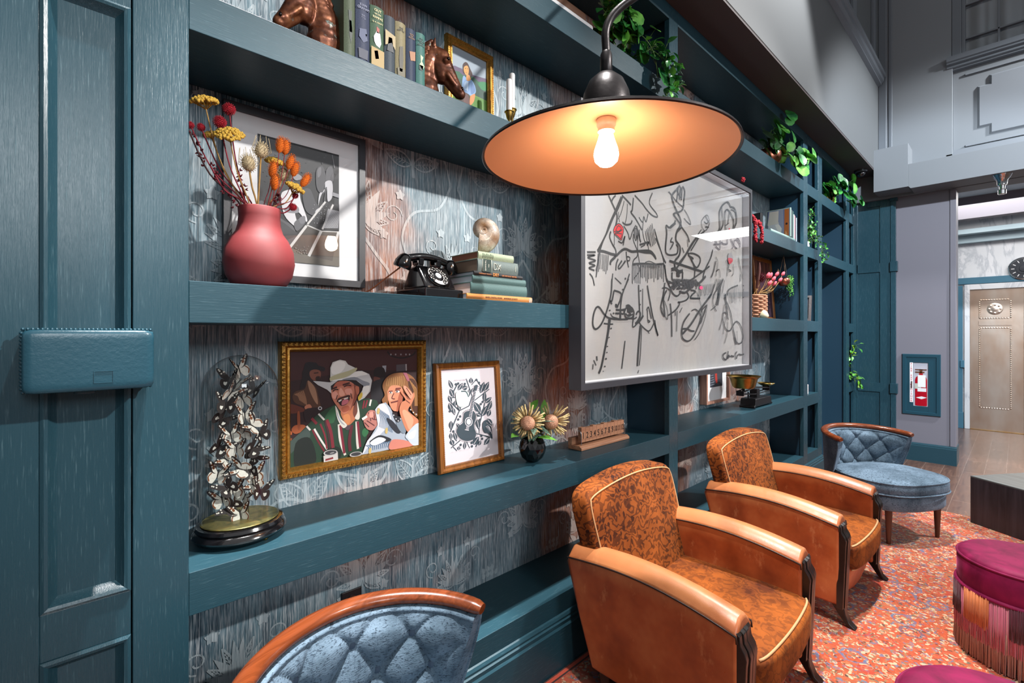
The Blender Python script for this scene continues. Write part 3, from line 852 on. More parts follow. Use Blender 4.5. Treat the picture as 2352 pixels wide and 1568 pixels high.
# ================================================================ blue tufted barrel chairs
def chenille():
    t = NT('blue_grey_chenille')
    n = t.noise(t.coord(), 6, 4, 0.6); st = t.noise(t.coord((1, 1, 0.22)), 60, 4, 0.7)
    br = t.new('ShaderNodeTexBrick'); br.inputs['Scale'].default_value = 1.0
    mp = t.noise(t.coord((1, 1, 3.2)), 95, 2, 0.7)
    c = t.ramp(n, [(0.3, '#3c4d5a'), (0.7, '#73889a')])
    c = t.mix(t.math('MULTIPLY', t.ramp(st, [(0.55, 0.0), (0.72, 1.0)]), 0.7), c, '#2c3a4a')
    c = t.mix(t.math('MULTIPLY', t.ramp(mp, [(0.56, 0.0), (0.62, 1.0)]), 0.75), c, '#1e2a37')
    t.n.remove(br)
    t.set(base=c, rough=0.85, sheen=0.35, sheen_rough=0.4, sheen_tint=hx('#b8cbe0'), spec=0.15)
    t.bump(t.math('ADD', st, mp), 0.4, 0.004)
    return t.mat


CHEN = chenille(); CHEN_B = plain('blue_button_cloth', '#3b4b5e', 0.8)


def make_tub():
    t = thing('tufted_tub_chair', '', 'chair')
    r = 0.332; asp = 0.968; zs = 0.36
    zr = lambda u: 0.695 - 0.031 * u * u              # rail height
    def ang(u, h):                                     # ends of the shell sweep back toward the seat
        return PI / 2 - u * (1.545 - 0.42 * (1 - h) ** 1.3)
    NB, NR = 5.0, 2.25                                 # tuft lattice
    def tuft(u, h):
        U = (u + 1) / 2 * 11.0; V = h * 3.8
        a = (U + V) / 1.0; b = (U - V) / 1.0
        pl = (abs(sin(PI * a / 2)) * abs(sin(PI * b / 2)))
        fade = min(1, (1 - abs(u)) * 6) * min(1, (1 - h) * 7) * min(1, h * 5 + 0.3)
        return 0.030 * (pl ** 0.34) * fade
    def inner(uu, vv):
        u = 2 * uu - 1; h = vv; g = ang(u, h); z = zs + (zr(u) - 0.018 - zs) * h
        rr = r - 0.036 - tuft(u, h) - 0.012 * (1 - h) + 0.010 * h
        return (rr * cos(g), rr * asp * sin(g), z)
    def outer(uu, vv):
        u = 2 * uu - 1; h = vv; g = ang(u, h); z = zs - 0.13 + (zr(u) - 0.016 - zs + 0.13) * h
        rr = r + 0.012 - 0.018 * (1 - h)
        return (rr * cos(g), rr * asp * sin(g), z)
    nu, nv = 150, 56
    mb = MB().grid(inner, nu, nv); mb.grid(outer, nu, nv)
    W1 = nu + 1; off = W1 * (nv + 1); fs = []
    for j in range(nv):
        for i in (0, nu): fs.append((j * W1 + i, (j + 1) * W1 + i, off + (j + 1) * W1 + i, off + j * W1 + i))
    for i in range(nu):
        for j in (0, nv): fs.append((j * W1 + i, j * W1 + i + 1, off + j * W1 + i + 1, off + j * W1 + i))
    b0 = len(mb.f)
    for q in fs: mb.f.append(list(q)); mb.m.append(0); mb.c.append(None)
    shell = mb.build('backrest', CHEN, t, smooth=60)
    # welts: under the rail and down both ends
    for pts in ([inner(i / 60, 0.985) for i in range(61)], [outer(0.0, v / 12) for v in range(13)], [outer(1.0, v / 12) for v in range(13)]):
        MB().tube(pts, 0.0055, 6).build('welt', CHEN, shell, smooth=180)
    # buttons at the lattice points
    for a in range(0, 12):
        for b in range(-4, 9):
            U = a + b; V = a - b
            u = U / 11.0 * 2 - 1; h = V / 3.8
            if not (abs(u) < 0.93 and 0.12 < h < 0.93): continue
            p = Vector(inner((u + 1) / 2, h)); n = Vector((-p.x, -p.y, 0)).normalized()
            mb = MB(); mb.ball((0, 0, 0), (0.012, 0.012, 0.006), 10, M=T(p + n * 0.004) @ n.to_track_quat('Z', 'Y').to_matrix().to_4x4())
            mb.build('button', CHEN_B, t, smooth=180)
    # walnut rail
    pts = []; rad = []
    for i in range(61):
        u = 2 * i / 60 - 1; g = PI / 2 - u * 1.583
        pts.append((r * cos(g), r * asp * sin(g), zr(u))); rad.append(0.0235 * (0.72 if i in (0, 60) else 0.95 if i in (1, 59) else 1))
    MB().tube(pts, rad, 14, flat=0.8).build('rail', WALNUT, t, smooth=50)
    # seat: upholstered frame, loose rounded cushion with welts
    def outline(k, gx, gy):
        """horseshoe plan of the seat: round at the front, following the shell at the back"""
        g = TAU * k
        x, y = cos(g), sin(g)
        px = (abs(x) ** 0.72) * (1 if x > 0 else -1); py = (abs(y) ** 0.80) * (1 if y > 0 else -1)
        return (px * gx, py * gy - 0.085)
    def slab(z0, z1, gx, gy, rnd, name, crown=0.0):
        mb = MB(); prof = [(0.0, z0), (0.86, z0), (0.97, z0 + rnd * 0.35), (1.0, z0 + rnd), (1.0, z1 - rnd), (0.975, z1 - rnd * 0.3), (0.90, z1), (0.6, z1 + crown * 0.7), (0.3, z1 + crown), (0.0, z1 + crown)]
        n = 64; vs = []; fs = []
        for q, z in prof:
            for k in range(n):
                x, y = outline(k / n, gx * max(q, 0.001), gy * max(q, 0.001))
                vs.append((x, y + 0.085 - 0.085, z))
        for i in range(len(prof) - 1):
            for k in range(n): fs.append((i * n + k, i * n + (k + 1) % n, (i + 1) * n + (k + 1) % n, (i + 1) * n + k))
        o = mb.add(vs, fs).build(name, CHEN, t, smooth=60)
        return o
    slab(0.235, 0.345, 0.315, 0.265, 0.02, 'seat_frame')
    cu = slab(0.338, 0.435, 0.330, 0.285, 0.03, 'seat_cushion', 0.018)
    for z, q in ((0.425, 0.965), (0.352, 0.985)):
        MB().tube([(outline(k / 48, 0.330 * q + 0.006, 0.285 * q + 0.006)[0], outline(k / 48, 0.330 * q + 0.006, 0.285 * q + 0.006)[1], z) for k in range(48)], 0.0055, 6, closed=True).build('welt', CHEN, cu, smooth=180)
    for sx, y in ((-1, -0.252), (1, -0.252), (-1, 0.15), (1, 0.15)):
        MB().lathe([(0.0115, 0.0125), (0.013, 0.02), (0.022, 0.24)], 14, M=T((sx * 0.217 * (1 if y < 0 else 0.8), y, 0))).build('leg', LEGWOOD, t, smooth=60)
    return t


tc1 = make_tub(); tc1.location = (0.533, -0.442, 0); tc1.rotation_euler = (0, 0, R(19.5))
tc1['label'] = 'blue-grey tufted tub chair with walnut rail, in front of the wallpaper below the paintings'; tc1['group'] = 'blue tufted tub chairs'
dup(tc1, (4.37, -0.635, 0), R(-29.4), 'blue-grey tufted tub chair standing on the rug near the grey pillar, legs showing', 'blue tufted tub chairs')

# ================================================================ coffee table and fringed pouffes
tb = thing('coffee_table', 'low black block coffee table with slate grey top at the rug edge', 'table', (4.965, -1.10, 0), math.atan2(-0.83, -0.56))
DKW = wood('charcoal_stained_wood', '#1c1a1e', '#332f35', 5, 'z', 0.35, 0.15); SLATE = wood('slate_grey_wood_top', '#2f3436', '#5a6263', 4, 'x', 0.3)
MB().box(0, 1.1, 0.0, 0.9, 0.0125, 0.352).build('body', DKW, tb, recalc=False, bevel=0.003)
tt = MB().box(0, 1.1, 0.0, 0.9, 0.352, 0.362).build('top', SLATE, tb, recalc=False, bevel=0.002)

MAG = NT('magenta_velvet'); _q = MAG.noise(MAG.coord((1, 1, 0.5)), 9, 4, 0.6, 0.8)
MAG.set(base=MAG.ramp(_q, [(0.3, '#5c0c30'), (0.7, '#8f184c')]), rough=0.6, sheen=0.3, sheen_rough=0.3, sheen_tint=hx('#ff7ab0'), spec=0.2); MAG = MAG.mat
def strand_mat(name, c0, c1):
    t = NT(name); n = t.noise(t.coord((1, 1, 0.02)), 260, 2, 0.6)
    t.set(base=t.ramp(n, [(0.3, c0), (0.7, c1)]), rough=0.7, sheen=0.3); return t.mat
F_B = strand_mat('dusty_beige_fringe', '#9a7468', '#c39c8c'); F_P = strand_mat('pink_fringe', '#b0506a', '#d17a8c'); F_O = strand_mat('apricot_fringe', '#b8622f', '#d9854e'); F_W = strand_mat('burgundy_fringe', '#3c0818', '#5a1028')
rs_ = random.Random(3)


def make_pouf():
    t = thing('fringed_pouffe', '', 'pouffe')
    rr = 0.222
    MB().lathe([(0.0, 0.452), (0.12, 0.452), (0.19, 0.450), (rr - 0.012, 0.444), (rr, 0.432), (rr, 0.424)], 64).build('cushion_top', MAG, t, smooth=50)
    MB().lathe([(rr - 0.002, 0.428), (rr + 0.003, 0.42), (rr + 0.003, 0.31), (rr - 0.006, 0.295), (rr - 0.01, 0.05), (0.0, 0.05)], 64).build('body', MAG, t, smooth=50)
    MB().tube([((rr + 0.002) * cos(TAU * k / 64), (rr + 0.002) * sin(TAU * k / 64), 0.428) for k in range(64)], 0.005, 6, closed=True).build('piping', MAG, t, smooth=180)
    def fringe(name, mat, r0, z0, z1, a0, a1, n, sp=0.006):
        mb = MB()
        for k in range(n):
            a = a0 + (a1 - a0) * (k + rs_.uniform(-0.3, 0.3)) / n; q = r0 + rs_.uniform(-0.002, 0.002); zz = z1 + rs_.uniform(0, 0.012)
            b = a + rs_.uniform(-0.015, 0.015); q2 = q + sp * rs_.uniform(-0.2, 1)
            mb.tube([(q * cos(a), q * sin(a), z0), ((q + sp * 0.3) * cos(a), (q + sp * 0.3) * sin(a), (z0 + zz) / 2), (q2 * cos(b), q2 * sin(b), zz)], 0.0022, 4)
        mb.build(name, mat, t, smooth=180, recalc=False)
    fringe('fringe', F_B, rr + 0.002, 0.30, 0.014, 0, TAU, 560, 0.010)
    fringe('fringe', F_P, rr + 0.006, 0.302, 0.10, 0, TAU, 520)
    bl = [(-2.75, F_W, 0.55), (-2.14, F_B, 0.16), (-1.95, F_O, 0.50), (-1.42, F_W, 0.85), (-0.5, F_O, 0.5), (0.1, F_W, 0.8), (1.0, F_B, 0.2), (1.3, F_O, 0.5), (1.9, F_W, 0.8), (2.8, F_O, 0.45)]
    for a, m, w in bl: fringe('fringe', m, rr + 0.010, 0.304, 0.165 if m is not F_B else 0.08, a, a + w, int(w * 120), 0.004)
    MB().lathe([(rr + 0.006, 0.296), (rr + 0.013, 0.300), (rr + 0.012, 0.308), (rr + 0.002, 0.312)], 64, cap=False).build('band', MAG, t, smooth=180)
    return t


pf = make_pouf(); pf.location = (3.051, -1.375, 0); pf.rotation_euler = (0, 0, R(-35))
pf['label'] = 'magenta velvet pouffe with tiered orange, pink and beige fringe beside the coffee table'; pf['group'] = 'magenta fringed pouffes'
dup(pf, (1.74, -1.335, 0), R(60), 'magenta velvet pouffe showing only its round top, in front of the nearer armchair', 'magenta fringed pouffes')
# ================================================================ framed pictures
def frame_mesh(w, h, prof, name, mat, parent, smooth=35):
    """mitred frame; prof = (inset, proud) from the outer back edge to the sight edge; outer size w x h, facing -Y"""
    mb = MB(); n = len(prof)
    cs = [(0, 0, 1, 1), (w, 0, -1, 1), (w, h, -1, -1), (0, h, 1, -1)]
    for k in range(4):
        a, b = cs[k], cs[(k + 1) % 4]
        vs = [(a[0] + a[2] * i, -d, a[1] + a[3] * i) for i, d in prof] + [(b[0] + b[2] * i, -d, b[1] + b[3] * i) for i, d in prof]
        mb.add(vs, [(i, i + 1, n + i + 1, n + i) for i in range(n - 1)])
    return mb.build(name, mat, parent, smooth=smooth, weld=True)


def beads(w, h, ins, d, step, r, name, mat, parent, curl=False):
    mb = MB()
    def one(x, z):
        if curl:
            mb.tube([(x + r * 1.5 * cos(a), -d - 0.001, z + r * 1.5 * sin(a)) for a in np.linspace(0.3, 5.4, 7)], r * 0.45, 4)
            mb.ball((x, -d, z), (r * 0.6, r * 0.6, r * 0.6), 6)
        else: mb.ball((x, -d, z), (r, r * 0.8, r), 6)
    for k in range(int((w - 2 * ins) / step) + 1):
        for z in (ins, h - ins): one(ins + k * step, z)
    for k in range(1, int((h - 2 * ins) / step)):
        for x in (ins, w - ins): one(x, ins + k * step)
    return mb.build(name, mat, parent, smooth=180, recalc=False)


# ---------------------------------------------------------------- big drawing in a deep dark frame
DKF = plain('dark_charcoal_frame', '#2f3036', 0.42, bump=0.05, bscale=120)
art = thing('framed_drawing', 'huge black line drawing of musicians on pale canvas in a deep dark frame', 'artwork', (1.615, -0.002, 1.18))
w_, h_ = 1.905, 1.25
frame_mesh(w_, h_, [(0, 0), (0, 0.068), (0.028, 0.068), (0.030, 0.062), (0.030, 0.016)], 'frame', DKF, art)
MB().box(0.03, w_ - 0.03, -0.012, -0.004, 0.03, h_ - 0.03).build('backing', plain('raw_backing_board', '#77736c', 0.8), art, recalc=False)
CANV = NT('pale_linen_canvas')
_wv = CANV.noise(CANV.coord((1, 1, 0.06)), 420, 2, 0.5); _wh = CANV.noise(CANV.coord((0.06, 1, 1)), 420, 2, 0.5); _cl = CANV.noise(CANV.coord((1, 1, 0.3), (1, 0, 2)), 3.2, 3, 0.6)
_c = CANV.mix(CANV.ramp(_cl, [(0.35, 0.0), (0.7, 1.0)]), '#aaa8a5', '#9a9ea4')
CANV.set(base=CANV.mix(CANV.math('MULTIPLY', CANV.math('ADD', _wv, _wh), 0.30), _c, '#8f8b86'), rough=0.8); CANV = CANV.mat
MB().box(0.03, w_ - 0.03, -0.018, -0.0125, 0.03, h_ - 0.03).build('canvas', CANV, art, recalc=False)
SIDE = plain('white_shadowbox_lining', '#c9c9cd', 0.6)
mb = MB()
for x0, x1, z0, z1 in ((0.0302, 0.0332, 0.03, h_ - 0.03), (w_ - 0.0332, w_ - 0.0302, 0.03, h_ - 0.03), (0.03, w_ - 0.03, 0.0302, 0.0332), (0.03, w_ - 0.03, h_ - 0.0332, h_ - 0.0302)): mb.box(x0, x1, -0.060, -0.018, z0, z1)
mb.build('lining', SIDE, art, recalc=False)
MB().box(0.03, w_ - 0.03, -0.0625, -0.0605, 0.03, h_ - 0.03).build('glazing', PANE, art, recalc=False)
pc = Pic(1.845, 1.19, [(1324.0, 253.8), (1706.8, 447.5), (1706.8, 836.7), (1324.0, 878.2)], step=0.00002)
K1 = lambda x, y: (1330 + x / 7.13, 440 + y / 7.13)
K2 = lambda x, y: (1500 + x / 6.533, 420 + y / 6.533)
K3 = lambda x, y: (1330 + x / 6.533, 640 + y / 6.533)
K4 = lambda x, y: (1500 + x / 6.533, 640 + y / 6.533)
INK = '#141416'
def dr(K, pts, w=0.010, col=INK, sm=True): pc.line(col, [K(*p) for p in pts], w * .78, sm, taper=False)
def hatch(K, a, b, n, dx, dy, w=0.005, jit=6, col='#26272b'):
    q = random.Random(n)
    for i in range(n):
        t = i / max(1, n - 1); x = a[0] + (b[0] - a[0]) * t; y = a[1] + (b[1] - a[1]) * t
        dr(K, [(x, y), (x + dx + q.uniform(-jit, jit), y + dy * q.uniform(0.75, 1.1))], w, col, False)
# rose and first figure
pc.poly('#c4121c', [K1(*p) for p in ((560, 640), (580, 570), (640, 525), (700, 550), (730, 630), (715, 700), (690, 795), (640, 740), (580, 700))], True)
for p in ([(600, 640), (640, 560), (690, 600), (650, 650), (600, 640)], [(570, 650), (640, 665), (710, 620)], [(585, 680), (700, 690)], [(590, 690), (680, 770), (700, 700)], [(560, 640), (590, 560), (660, 525), (725, 600), (720, 690), (690, 795), (620, 745), (575, 690), (560, 640)]): dr(K1, p, 0.006)
for p, w in (([(480, 60), (540, 190), (610, 350), (620, 450), (600, 560)], 0.016), ([(600, 60), (550, 120), (540, 190), (600, 330)], 0.012), ([(720, 60), (640, 270), (560, 420), (470, 640), (390, 810), (340, 960)], 0.014), ([(690, 80), (620, 250), (500, 520), (430, 720), (300, 970)], 0.012),
             ([(700, 60), (770, 130), (850, 220)], 0.014), ([(890, 100), (870, 300), (850, 340), (930, 450), (1030, 630)], 0.014), ([(910, 60), (1030, 190), (1110, 300), (1200, 390), (1280, 415), (1260, 350), (1150, 190), (1200, 20)], 0.012),
             ([(980, 420), (1040, 500), (1060, 410), (1095, 495), (1130, 360)], 0.010), ([(1050, 500), (1040, 640), (1070, 800), (1110, 840)], 0.009), ([(710, 500), (760, 540), (840, 530), (870, 470)], 0.012), ([(730, 560), (800, 680), (830, 780), (880, 640), (930, 550)], 0.010),
             ([(640, 330), (660, 500)], 0.006), ([(740, 150), (690, 340), (640, 450)], 0.006), ([(790, 200), (780, 400), (750, 530)], 0.006), ([(520, 650), (500, 740), (540, 850), (600, 960), (600, 1060)], 0.013), ([(575, 700), (575, 880)], 0.006),
             ([(940, 560), (980, 720), (1010, 830)], 0.014), ([(890, 640), (930, 600), (960, 660), (930, 800), (900, 700)], 0.008), ([(890, 690), (890, 800), (950, 960), (950, 1060), (880, 1160), (870, 1500)], 0.009), ([(960, 740), (960, 960), (990, 1180)], 0.008), ([(990, 870), (1060, 850), (1140, 830), (1110, 880)], 0.014), ([(1010, 910), (1080, 870)], 0.008),
             ([(300, 970), (400, 980), (520, 1020), (600, 1050), (520, 1140), (510, 1200)], 0.018), ([(610, 1050), (690, 970), (760, 940), (860, 980), (960, 975), (1150, 970), (1230, 1040), (1260, 1110)], 0.017), ([(960, 975), (1090, 1000), (1180, 1010), (1250, 1090)], 0.013),
             ([(640, 1100), (610, 1180), (600, 1290)], 0.012), ([(700, 1130), (640, 1230), (660, 1260), (720, 1190), (760, 1130)], 0.012), ([(790, 1060), (830, 1080), (820, 1130), (780, 1120), (790, 1060)], 0.008), ([(770, 980), (780, 1100), (810, 1240)], 0.011), ([(720, 800), (750, 730), (720, 880)], 0.010), ([(640, 810), (700, 840), (720, 800)], 0.010),
             ([(1230, 610), (1290, 820), (1370, 1060), (1420, 1170)], 0.014), ([(1250, 760), (1340, 980), (1390, 1160)], 0.010), ([(1390, 1180), (1410, 1300), (1450, 1480), (1500, 1480)], 0.011), ([(870, 1190), (960, 1180), (1100, 1180), (1250, 1190), (1390, 1180)], 0.014), ([(1080, 1160), (1150, 1140), (1250, 1180)], 0.006),
             ([(130, 990), (270, 990)], 0.012), ([(130, 1040), (260, 1040), (140, 1080), (270, 1130), (160, 1170), (260, 1210), (160, 1250), (250, 1290)], 0.011), ([(170, 1340), (220, 1410), (250, 1540)], 0.010), ([(585, 1410), (690, 1510)], 0.008), ([(550, 1340), (530, 1560)], 0.009), ([(825, 1345), (755, 1560)], 0.011), ([(960, 1200), (990, 1290), (900, 1420)], 0.006)):
    dr(K1, p, w)
hatch(K1, (310, 1010), (480, 1040), 8, -15, 300); hatch(K1, (870, 1200), (1000, 1200), 6, 0, 300); hatch(K1, (1010, 1200), (1380, 1190), 15, 0, 270, 0.007); hatch(K1, (1080, 640), (1190, 520), 6, 60, 320, 0.006)
hatch(K1, (1010, 1200), (1300, 1215), 12, 0, 40, 0.012); hatch(K1, (330, 990), (340, 1000), 2, -60, 380, 0.008); hatch(K1, (900, 620), (980, 620), 4, 10, 180, 0.008)
for x, y in ((755, 1425), (910, 1190)): pc.ell(INK, K1(x, y), 1.6, 2.6)
# lower half of the first figures
for p, w in (([(490, 0), (480, 200), (450, 350), (400, 520), (330, 680), (250, 755), (205, 700), (210, 560), (250, 440), (300, 430), (380, 540), (450, 590), (600, 610), (730, 605)], 0.012), ([(740, 0), (650, 220), (620, 420), (610, 600)], 0.011), ([(520, 175), (630, 230), (580, 400), (545, 400)], 0.012), ([(520, 180), (490, 330), (460, 330), (490, 380)], 0.012), ([(545, 380), (580, 420), (550, 420), (545, 380)], 0.010),
             ([(450, 590), (430, 800), (380, 1080), (330, 1320), (290, 1420)], 0.016), ([(470, 600), (430, 860), (390, 1060)], 0.008), ([(370, 670), (450, 680), (505, 680)], 0.009), ([(550, 465), (620, 470), (690, 460)], 0.014), ([(540, 520), (610, 520), (660, 530)], 0.012), ([(620, 470), (620, 600)], 0.010), ([(470, 520), (500, 570), (600, 600)], 0.007),
             ([(890, 90), (895, 260), (905, 480), (910, 560), (850, 670)], 0.012), ([(850, 540), (880, 490), (915, 510), (910, 580), (880, 640)], 0.012), ([(820, 540), (800, 720), (870, 670), (960, 550)], 0.009), ([(960, 550), (900, 640), (840, 670)], 0.016), ([(950, 150), (950, 560)], 0.007), ([(1020, 100), (1060, 340), (1110, 600), (1180, 850), (1150, 760), (1130, 620)], 0.014), ([(1010, 470), (1040, 430), (1080, 600)], 0.010), ([(1020, 470), (1030, 640), (1060, 640), (1030, 620)], 0.008), ([(1130, 640), (1070, 760), (1020, 780), (930, 700), (900, 650)], 0.009), ([(1020, 780), (1050, 820)], 0.006),
             ([(915, 700), (890, 1000), (870, 1310)], 0.016), ([(935, 720), (920, 1060), (900, 1300)], 0.007), ([(685, 930), (660, 1150), (635, 1350)], 0.009), ([(260, 1160), (265, 1230)], 0.010), ([(215, 1220), (250, 1300)], 0.007), ([(205, 1280), (200, 1360)], 0.007), ([(890, 1370), (875, 1420)], 0.006), ([(670, 500), (720, 420), (790, 440), (820, 520), (780, 590), (700, 580), (670, 500)], 0.012), ([(690, 520), (740, 560), (800, 530)], 0.01), ([(740, 500), (770, 530), (730, 540)], 0.008), ([(700, 410), (740, 400), (780, 440)], 0.014), ([(720, 470), (800, 470)], 0.030), ([(750, 590), (820, 600), (860, 575)], 0.010)): dr(K3, p, w)
for x, y, r in ((455, 475, 2), (513, 518, 2.2), (580, 522, 2.6), (475, 745, 2), (445, 880, 1.4), (420, 1015, 1.6), (412, 1105, 1.6), (398, 1200, 2.3), (380, 1315, 2), (358, 1388, 1.2), (652, 162, 2), (917, 180, 2), (911, 388, 1.8)): pc.ell(INK, K3(x, y), r * 0.8, r)
# middle guitarist
for p, w in (([(400, 40), (350, 100), (280, 190), (300, 300), (340, 400), (400, 530), (410, 620), (350, 740), (340, 860), (400, 960), (390, 1080), (320, 1180), (330, 1280)], 0.016), ([(440, 50), (470, 120), (460, 250), (445, 380), (400, 430), (310, 460), (320, 500), (390, 600), (420, 660), (350, 740)], 0.014), ([(380, 50), (350, 270)], 0.010), ([(410, 60), (390, 250)], 0.012), ([(430, 70), (420, 260)], 0.012), ([(230, 130), (340, 270), (450, 370)], 0.009), ([(350, 100), (380, 170), (410, 230)], 0.012),
             ([(330, 560), (310, 620), (240, 670), (190, 640), (200, 760), (190, 1050), (340, 1070), (370, 980), (345, 920)], 0.013), ([(250, 670), (330, 600)], 0.02), ([(280, 820), (260, 880), (300, 900), (250, 1000)], 0.010), ([(460, 400), (520, 500), (560, 620), (500, 580), (460, 530)], 0.008), ([(420, 660), (510, 790), (540, 890)], 0.012), ([(510, 850), (520, 960)], 0.007), ([(770, 720), (630, 850), (530, 1010), (420, 1180), (340, 1290)], 0.014), ([(720, 700), (560, 930), (480, 1070), (380, 1200)], 0.008), ([(700, 790), (560, 1020)], 0.010),
             ([(720, 570), (780, 490), (820, 500), (840, 610), (780, 720), (730, 660), (720, 570)], 0.006), ([(760, 580), (800, 610), (830, 560)], 0.008), ([(780, 490), (800, 540), (830, 600)], 0.008), ([(780, 660), (830, 665)], 0.012), ([(240, 1170), (420, 1230), (600, 1290), (730, 1330)], 0.018), ([(520, 1060), (600, 1060), (690, 1110), (700, 1190), (640, 1270), (560, 1130), (520, 1070)], 0.013), ([(540, 1100), (600, 1140)], 0.016), ([(560, 1130), (620, 1290), (610, 1440)], 0.012), ([(840, 1250), (740, 1330), (600, 1430), (450, 1530)], 0.014), ([(890, 1000), (860, 1120), (780, 1290), (740, 1420)], 0.012),
             ([(170, 1230), (190, 1400), (220, 1490), (330, 1500), (420, 1520)], 0.012), ([(270, 1300), (330, 1290), (380, 1330), (440, 1320)], 0.026), ([(280, 1340), (290, 1460), (420, 1470), (440, 1340)], 0.014), ([(370, 1340), (370, 1410)], 0.045), ([(430, 970), (460, 1050)], 0.01)): dr(K2, p, w)
for p, w in (([(200, 0), (240, 110), (290, 220), (350, 260), (400, 220)], 0.013), ([(220, 40), (330, 80), (440, 90)], 0.014), ([(350, 150), (450, 140), (560, 130)], 0.014), ([(390, 190), (470, 210), (560, 140)], 0.018), ([(500, 200), (530, 260), (490, 320), (400, 350), (370, 350), (390, 380), (330, 470), (220, 550)], 0.012), ([(560, 170), (630, 190), (580, 240), (560, 290), (700, 295)], 0.013), ([(170, 60), (150, 230), (110, 440), (170, 560), (150, 300), (200, 170)], 0.012), ([(130, 140), (200, 140), (250, 200), (220, 330)], 0.009), ([(120, 430), (200, 610), (210, 480), (160, 330)], 0.007), ([(640, 190), (690, 310), (720, 430)], 0.005),
             ([(250, 370), (270, 560), (275, 870)], 0.013), ([(355, 480), (345, 790)], 0.008), ([(325, 490), (328, 555)], 0.009), ([(430, 430), (390, 510)], 0.006)): dr(K4, p, w)
hatch(K4, (280, 0), (640, 10), 20, 30, 120, 0.012, 40); hatch(K4, (300, 80), (660, 60), 16, -40, 90, 0.010, 60); hatch(K2, (440, 1450), (650, 1480), 12, 20, 90, 0.012, 50); hatch(K4, (690, 100), (880, 70), 9, -20, 180, 0.006)
dr(K2, [(780, 1400), (720, 1470), (640, 1540)], 0.02)
pc.ell('#e03a7a', K4(710, 135), 4.2, 4.2)
# guitar body and dark neck at lower middle
for p, w in (([(910, 80), (860, 240), (700, 460), (560, 680), (430, 830)], 0.017), ([(540, 520), (450, 650), (420, 800), (440, 900), (520, 935), (600, 860), (680, 690), (740, 560), (800, 390)], 0.013), ([(800, 390), (720, 480), (700, 620), (640, 780)], 0.010), ([(430, 750), (500, 750), (560, 780), (610, 785)], 0.012), ([(430, 830), (430, 760), (480, 750), (520, 760)], 0.010), ([(570, 480), (630, 460), (700, 540), (720, 650)], 0.010), ([(800, 420), (760, 620), (680, 820), (610, 920)], 0.007), ([(720, 440), (730, 590), (700, 680)], 0.008)): dr(K4, p, w)
# long-haired figure on the right
for p, w in (([(1140, 430), (1100, 400), (1070, 450), (1070, 570), (1080, 680), (1130, 790), (1190, 680), (1200, 560), (1140, 430)], 0.012), ([(1150, 350), (1110, 290), (1040, 330), (990, 430), (990, 560), (990, 690), (930, 770), (930, 870), (950, 920)], 0.014), ([(1020, 370), (1030, 480), (1040, 620), (1000, 710), (940, 770)], 0.012), ([(1150, 360), (1210, 380), (1240, 470), (1240, 600), (1210, 680), (1230, 790), (1290, 880), (1295, 970)], 0.014), ([(1160, 400), (1220, 430), (1240, 520)], 0.010), ([(1140, 440), (1120, 560), (1110, 620)], 0.009), ([(1150, 440), (1190, 540), (1200, 600)], 0.010), ([(1080, 720), (1020, 800), (1000, 890), (1090, 920), (1105, 870), (1080, 730)], 0.014), ([(900, 920), (980, 920), (1030, 890)], 0.015), ([(920, 830), (980, 820)], 0.010), ([(1000, 900), (990, 1000), (930, 950)], 0.010), ([(1160, 790), (1160, 860), (1210, 950), (1250, 985)], 0.013), ([(1200, 930), (1210, 870), (1250, 860), (1290, 920)], 0.013), ([(1180, 860), (1190, 950), (1170, 990)], 0.009), ([(1130, 600), (1080, 640)], 0.006),
             ([(1270, 1120), (1300, 1280), (1340, 1450)], 0.010), ([(1300, 1370), (1300, 1480)], 0.012), ([(930, 1110), (960, 1200), (930, 1400)], 0.007), ([(940, 1330), (980, 1300), (1000, 1420)], 0.008), ([(930, 1170), (900, 1320), (860, 1420)], 0.012), ([(1090, 1150), (1110, 1250), (1100, 1400)], 0.008), ([(1130, 1220), (1120, 1290), (1160, 1320), (1130, 1330)], 0.008), ([(1190, 1220), (1200, 1340), (1170, 1400)], 0.007)): dr(K2, p, w)
pc.poly('#b53a48', [K2(*p) for p in ((1110, 1130), (1150, 1120), (1185, 1150), (1170, 1195), (1130, 1215))], True); pc.poly('#8e8f94', [K2(*p) for p in ((1110, 1120), (1125, 1060), (1165, 1055), (1190, 1130), (1150, 1125))], True)
pc.ell('#b5344a', K2(1133, 695), 1.6, 2.6)
for p, w in (([(1010, 60), (960, 140), (900, 250), (890, 380), (940, 490)], 0.010), ([(1040, 0), (1000, 120), (970, 260), (930, 400)], 0.016), ([(980, 100), (960, 400)], 0.016), ([(1000, 150), (990, 240), (960, 400)], 0.010), ([(860, 470), (930, 410)], 0.008), ([(1070, 230), (1090, 400), (1110, 600)], 0.020), ([(1060, 280), (1150, 500), (1190, 740), (1240, 960)], 0.014), ([(1190, 700), (1140, 780), (1080, 750), (1040, 640), (1040, 520), (1090, 520), (1120, 620)], 0.012), ([(1060, 380), (1030, 600), (980, 770)], 0.009), ([(1080, 560), (1060, 700), (1040, 830)], 0.008), ([(1110, 640), (1100, 820), (1060, 970)], 0.008), ([(1190, 700), (1240, 640), (1300, 700), (1340, 850), (1320, 950), (1260, 970), (1220, 890), (1190, 760)], 0.013), ([(1210, 870), (1240, 980)], 0.030), ([(1250, 780), (1255, 960)], 0.006), ([(1100, 250), (1130, 160), (1260, 100)], 0.014), ([(1330, 100), (1390, 130), (1340, 170), (1390, 240), (1330, 290)], 0.009)): dr(K4, p, w)
hatch(K4, (1130, 150), (1310, 80), 11, 10, 240, 0.006, 10); hatch(K4, (940, 0), (1060, 20), 7, -30, 190, 0.008, 40)
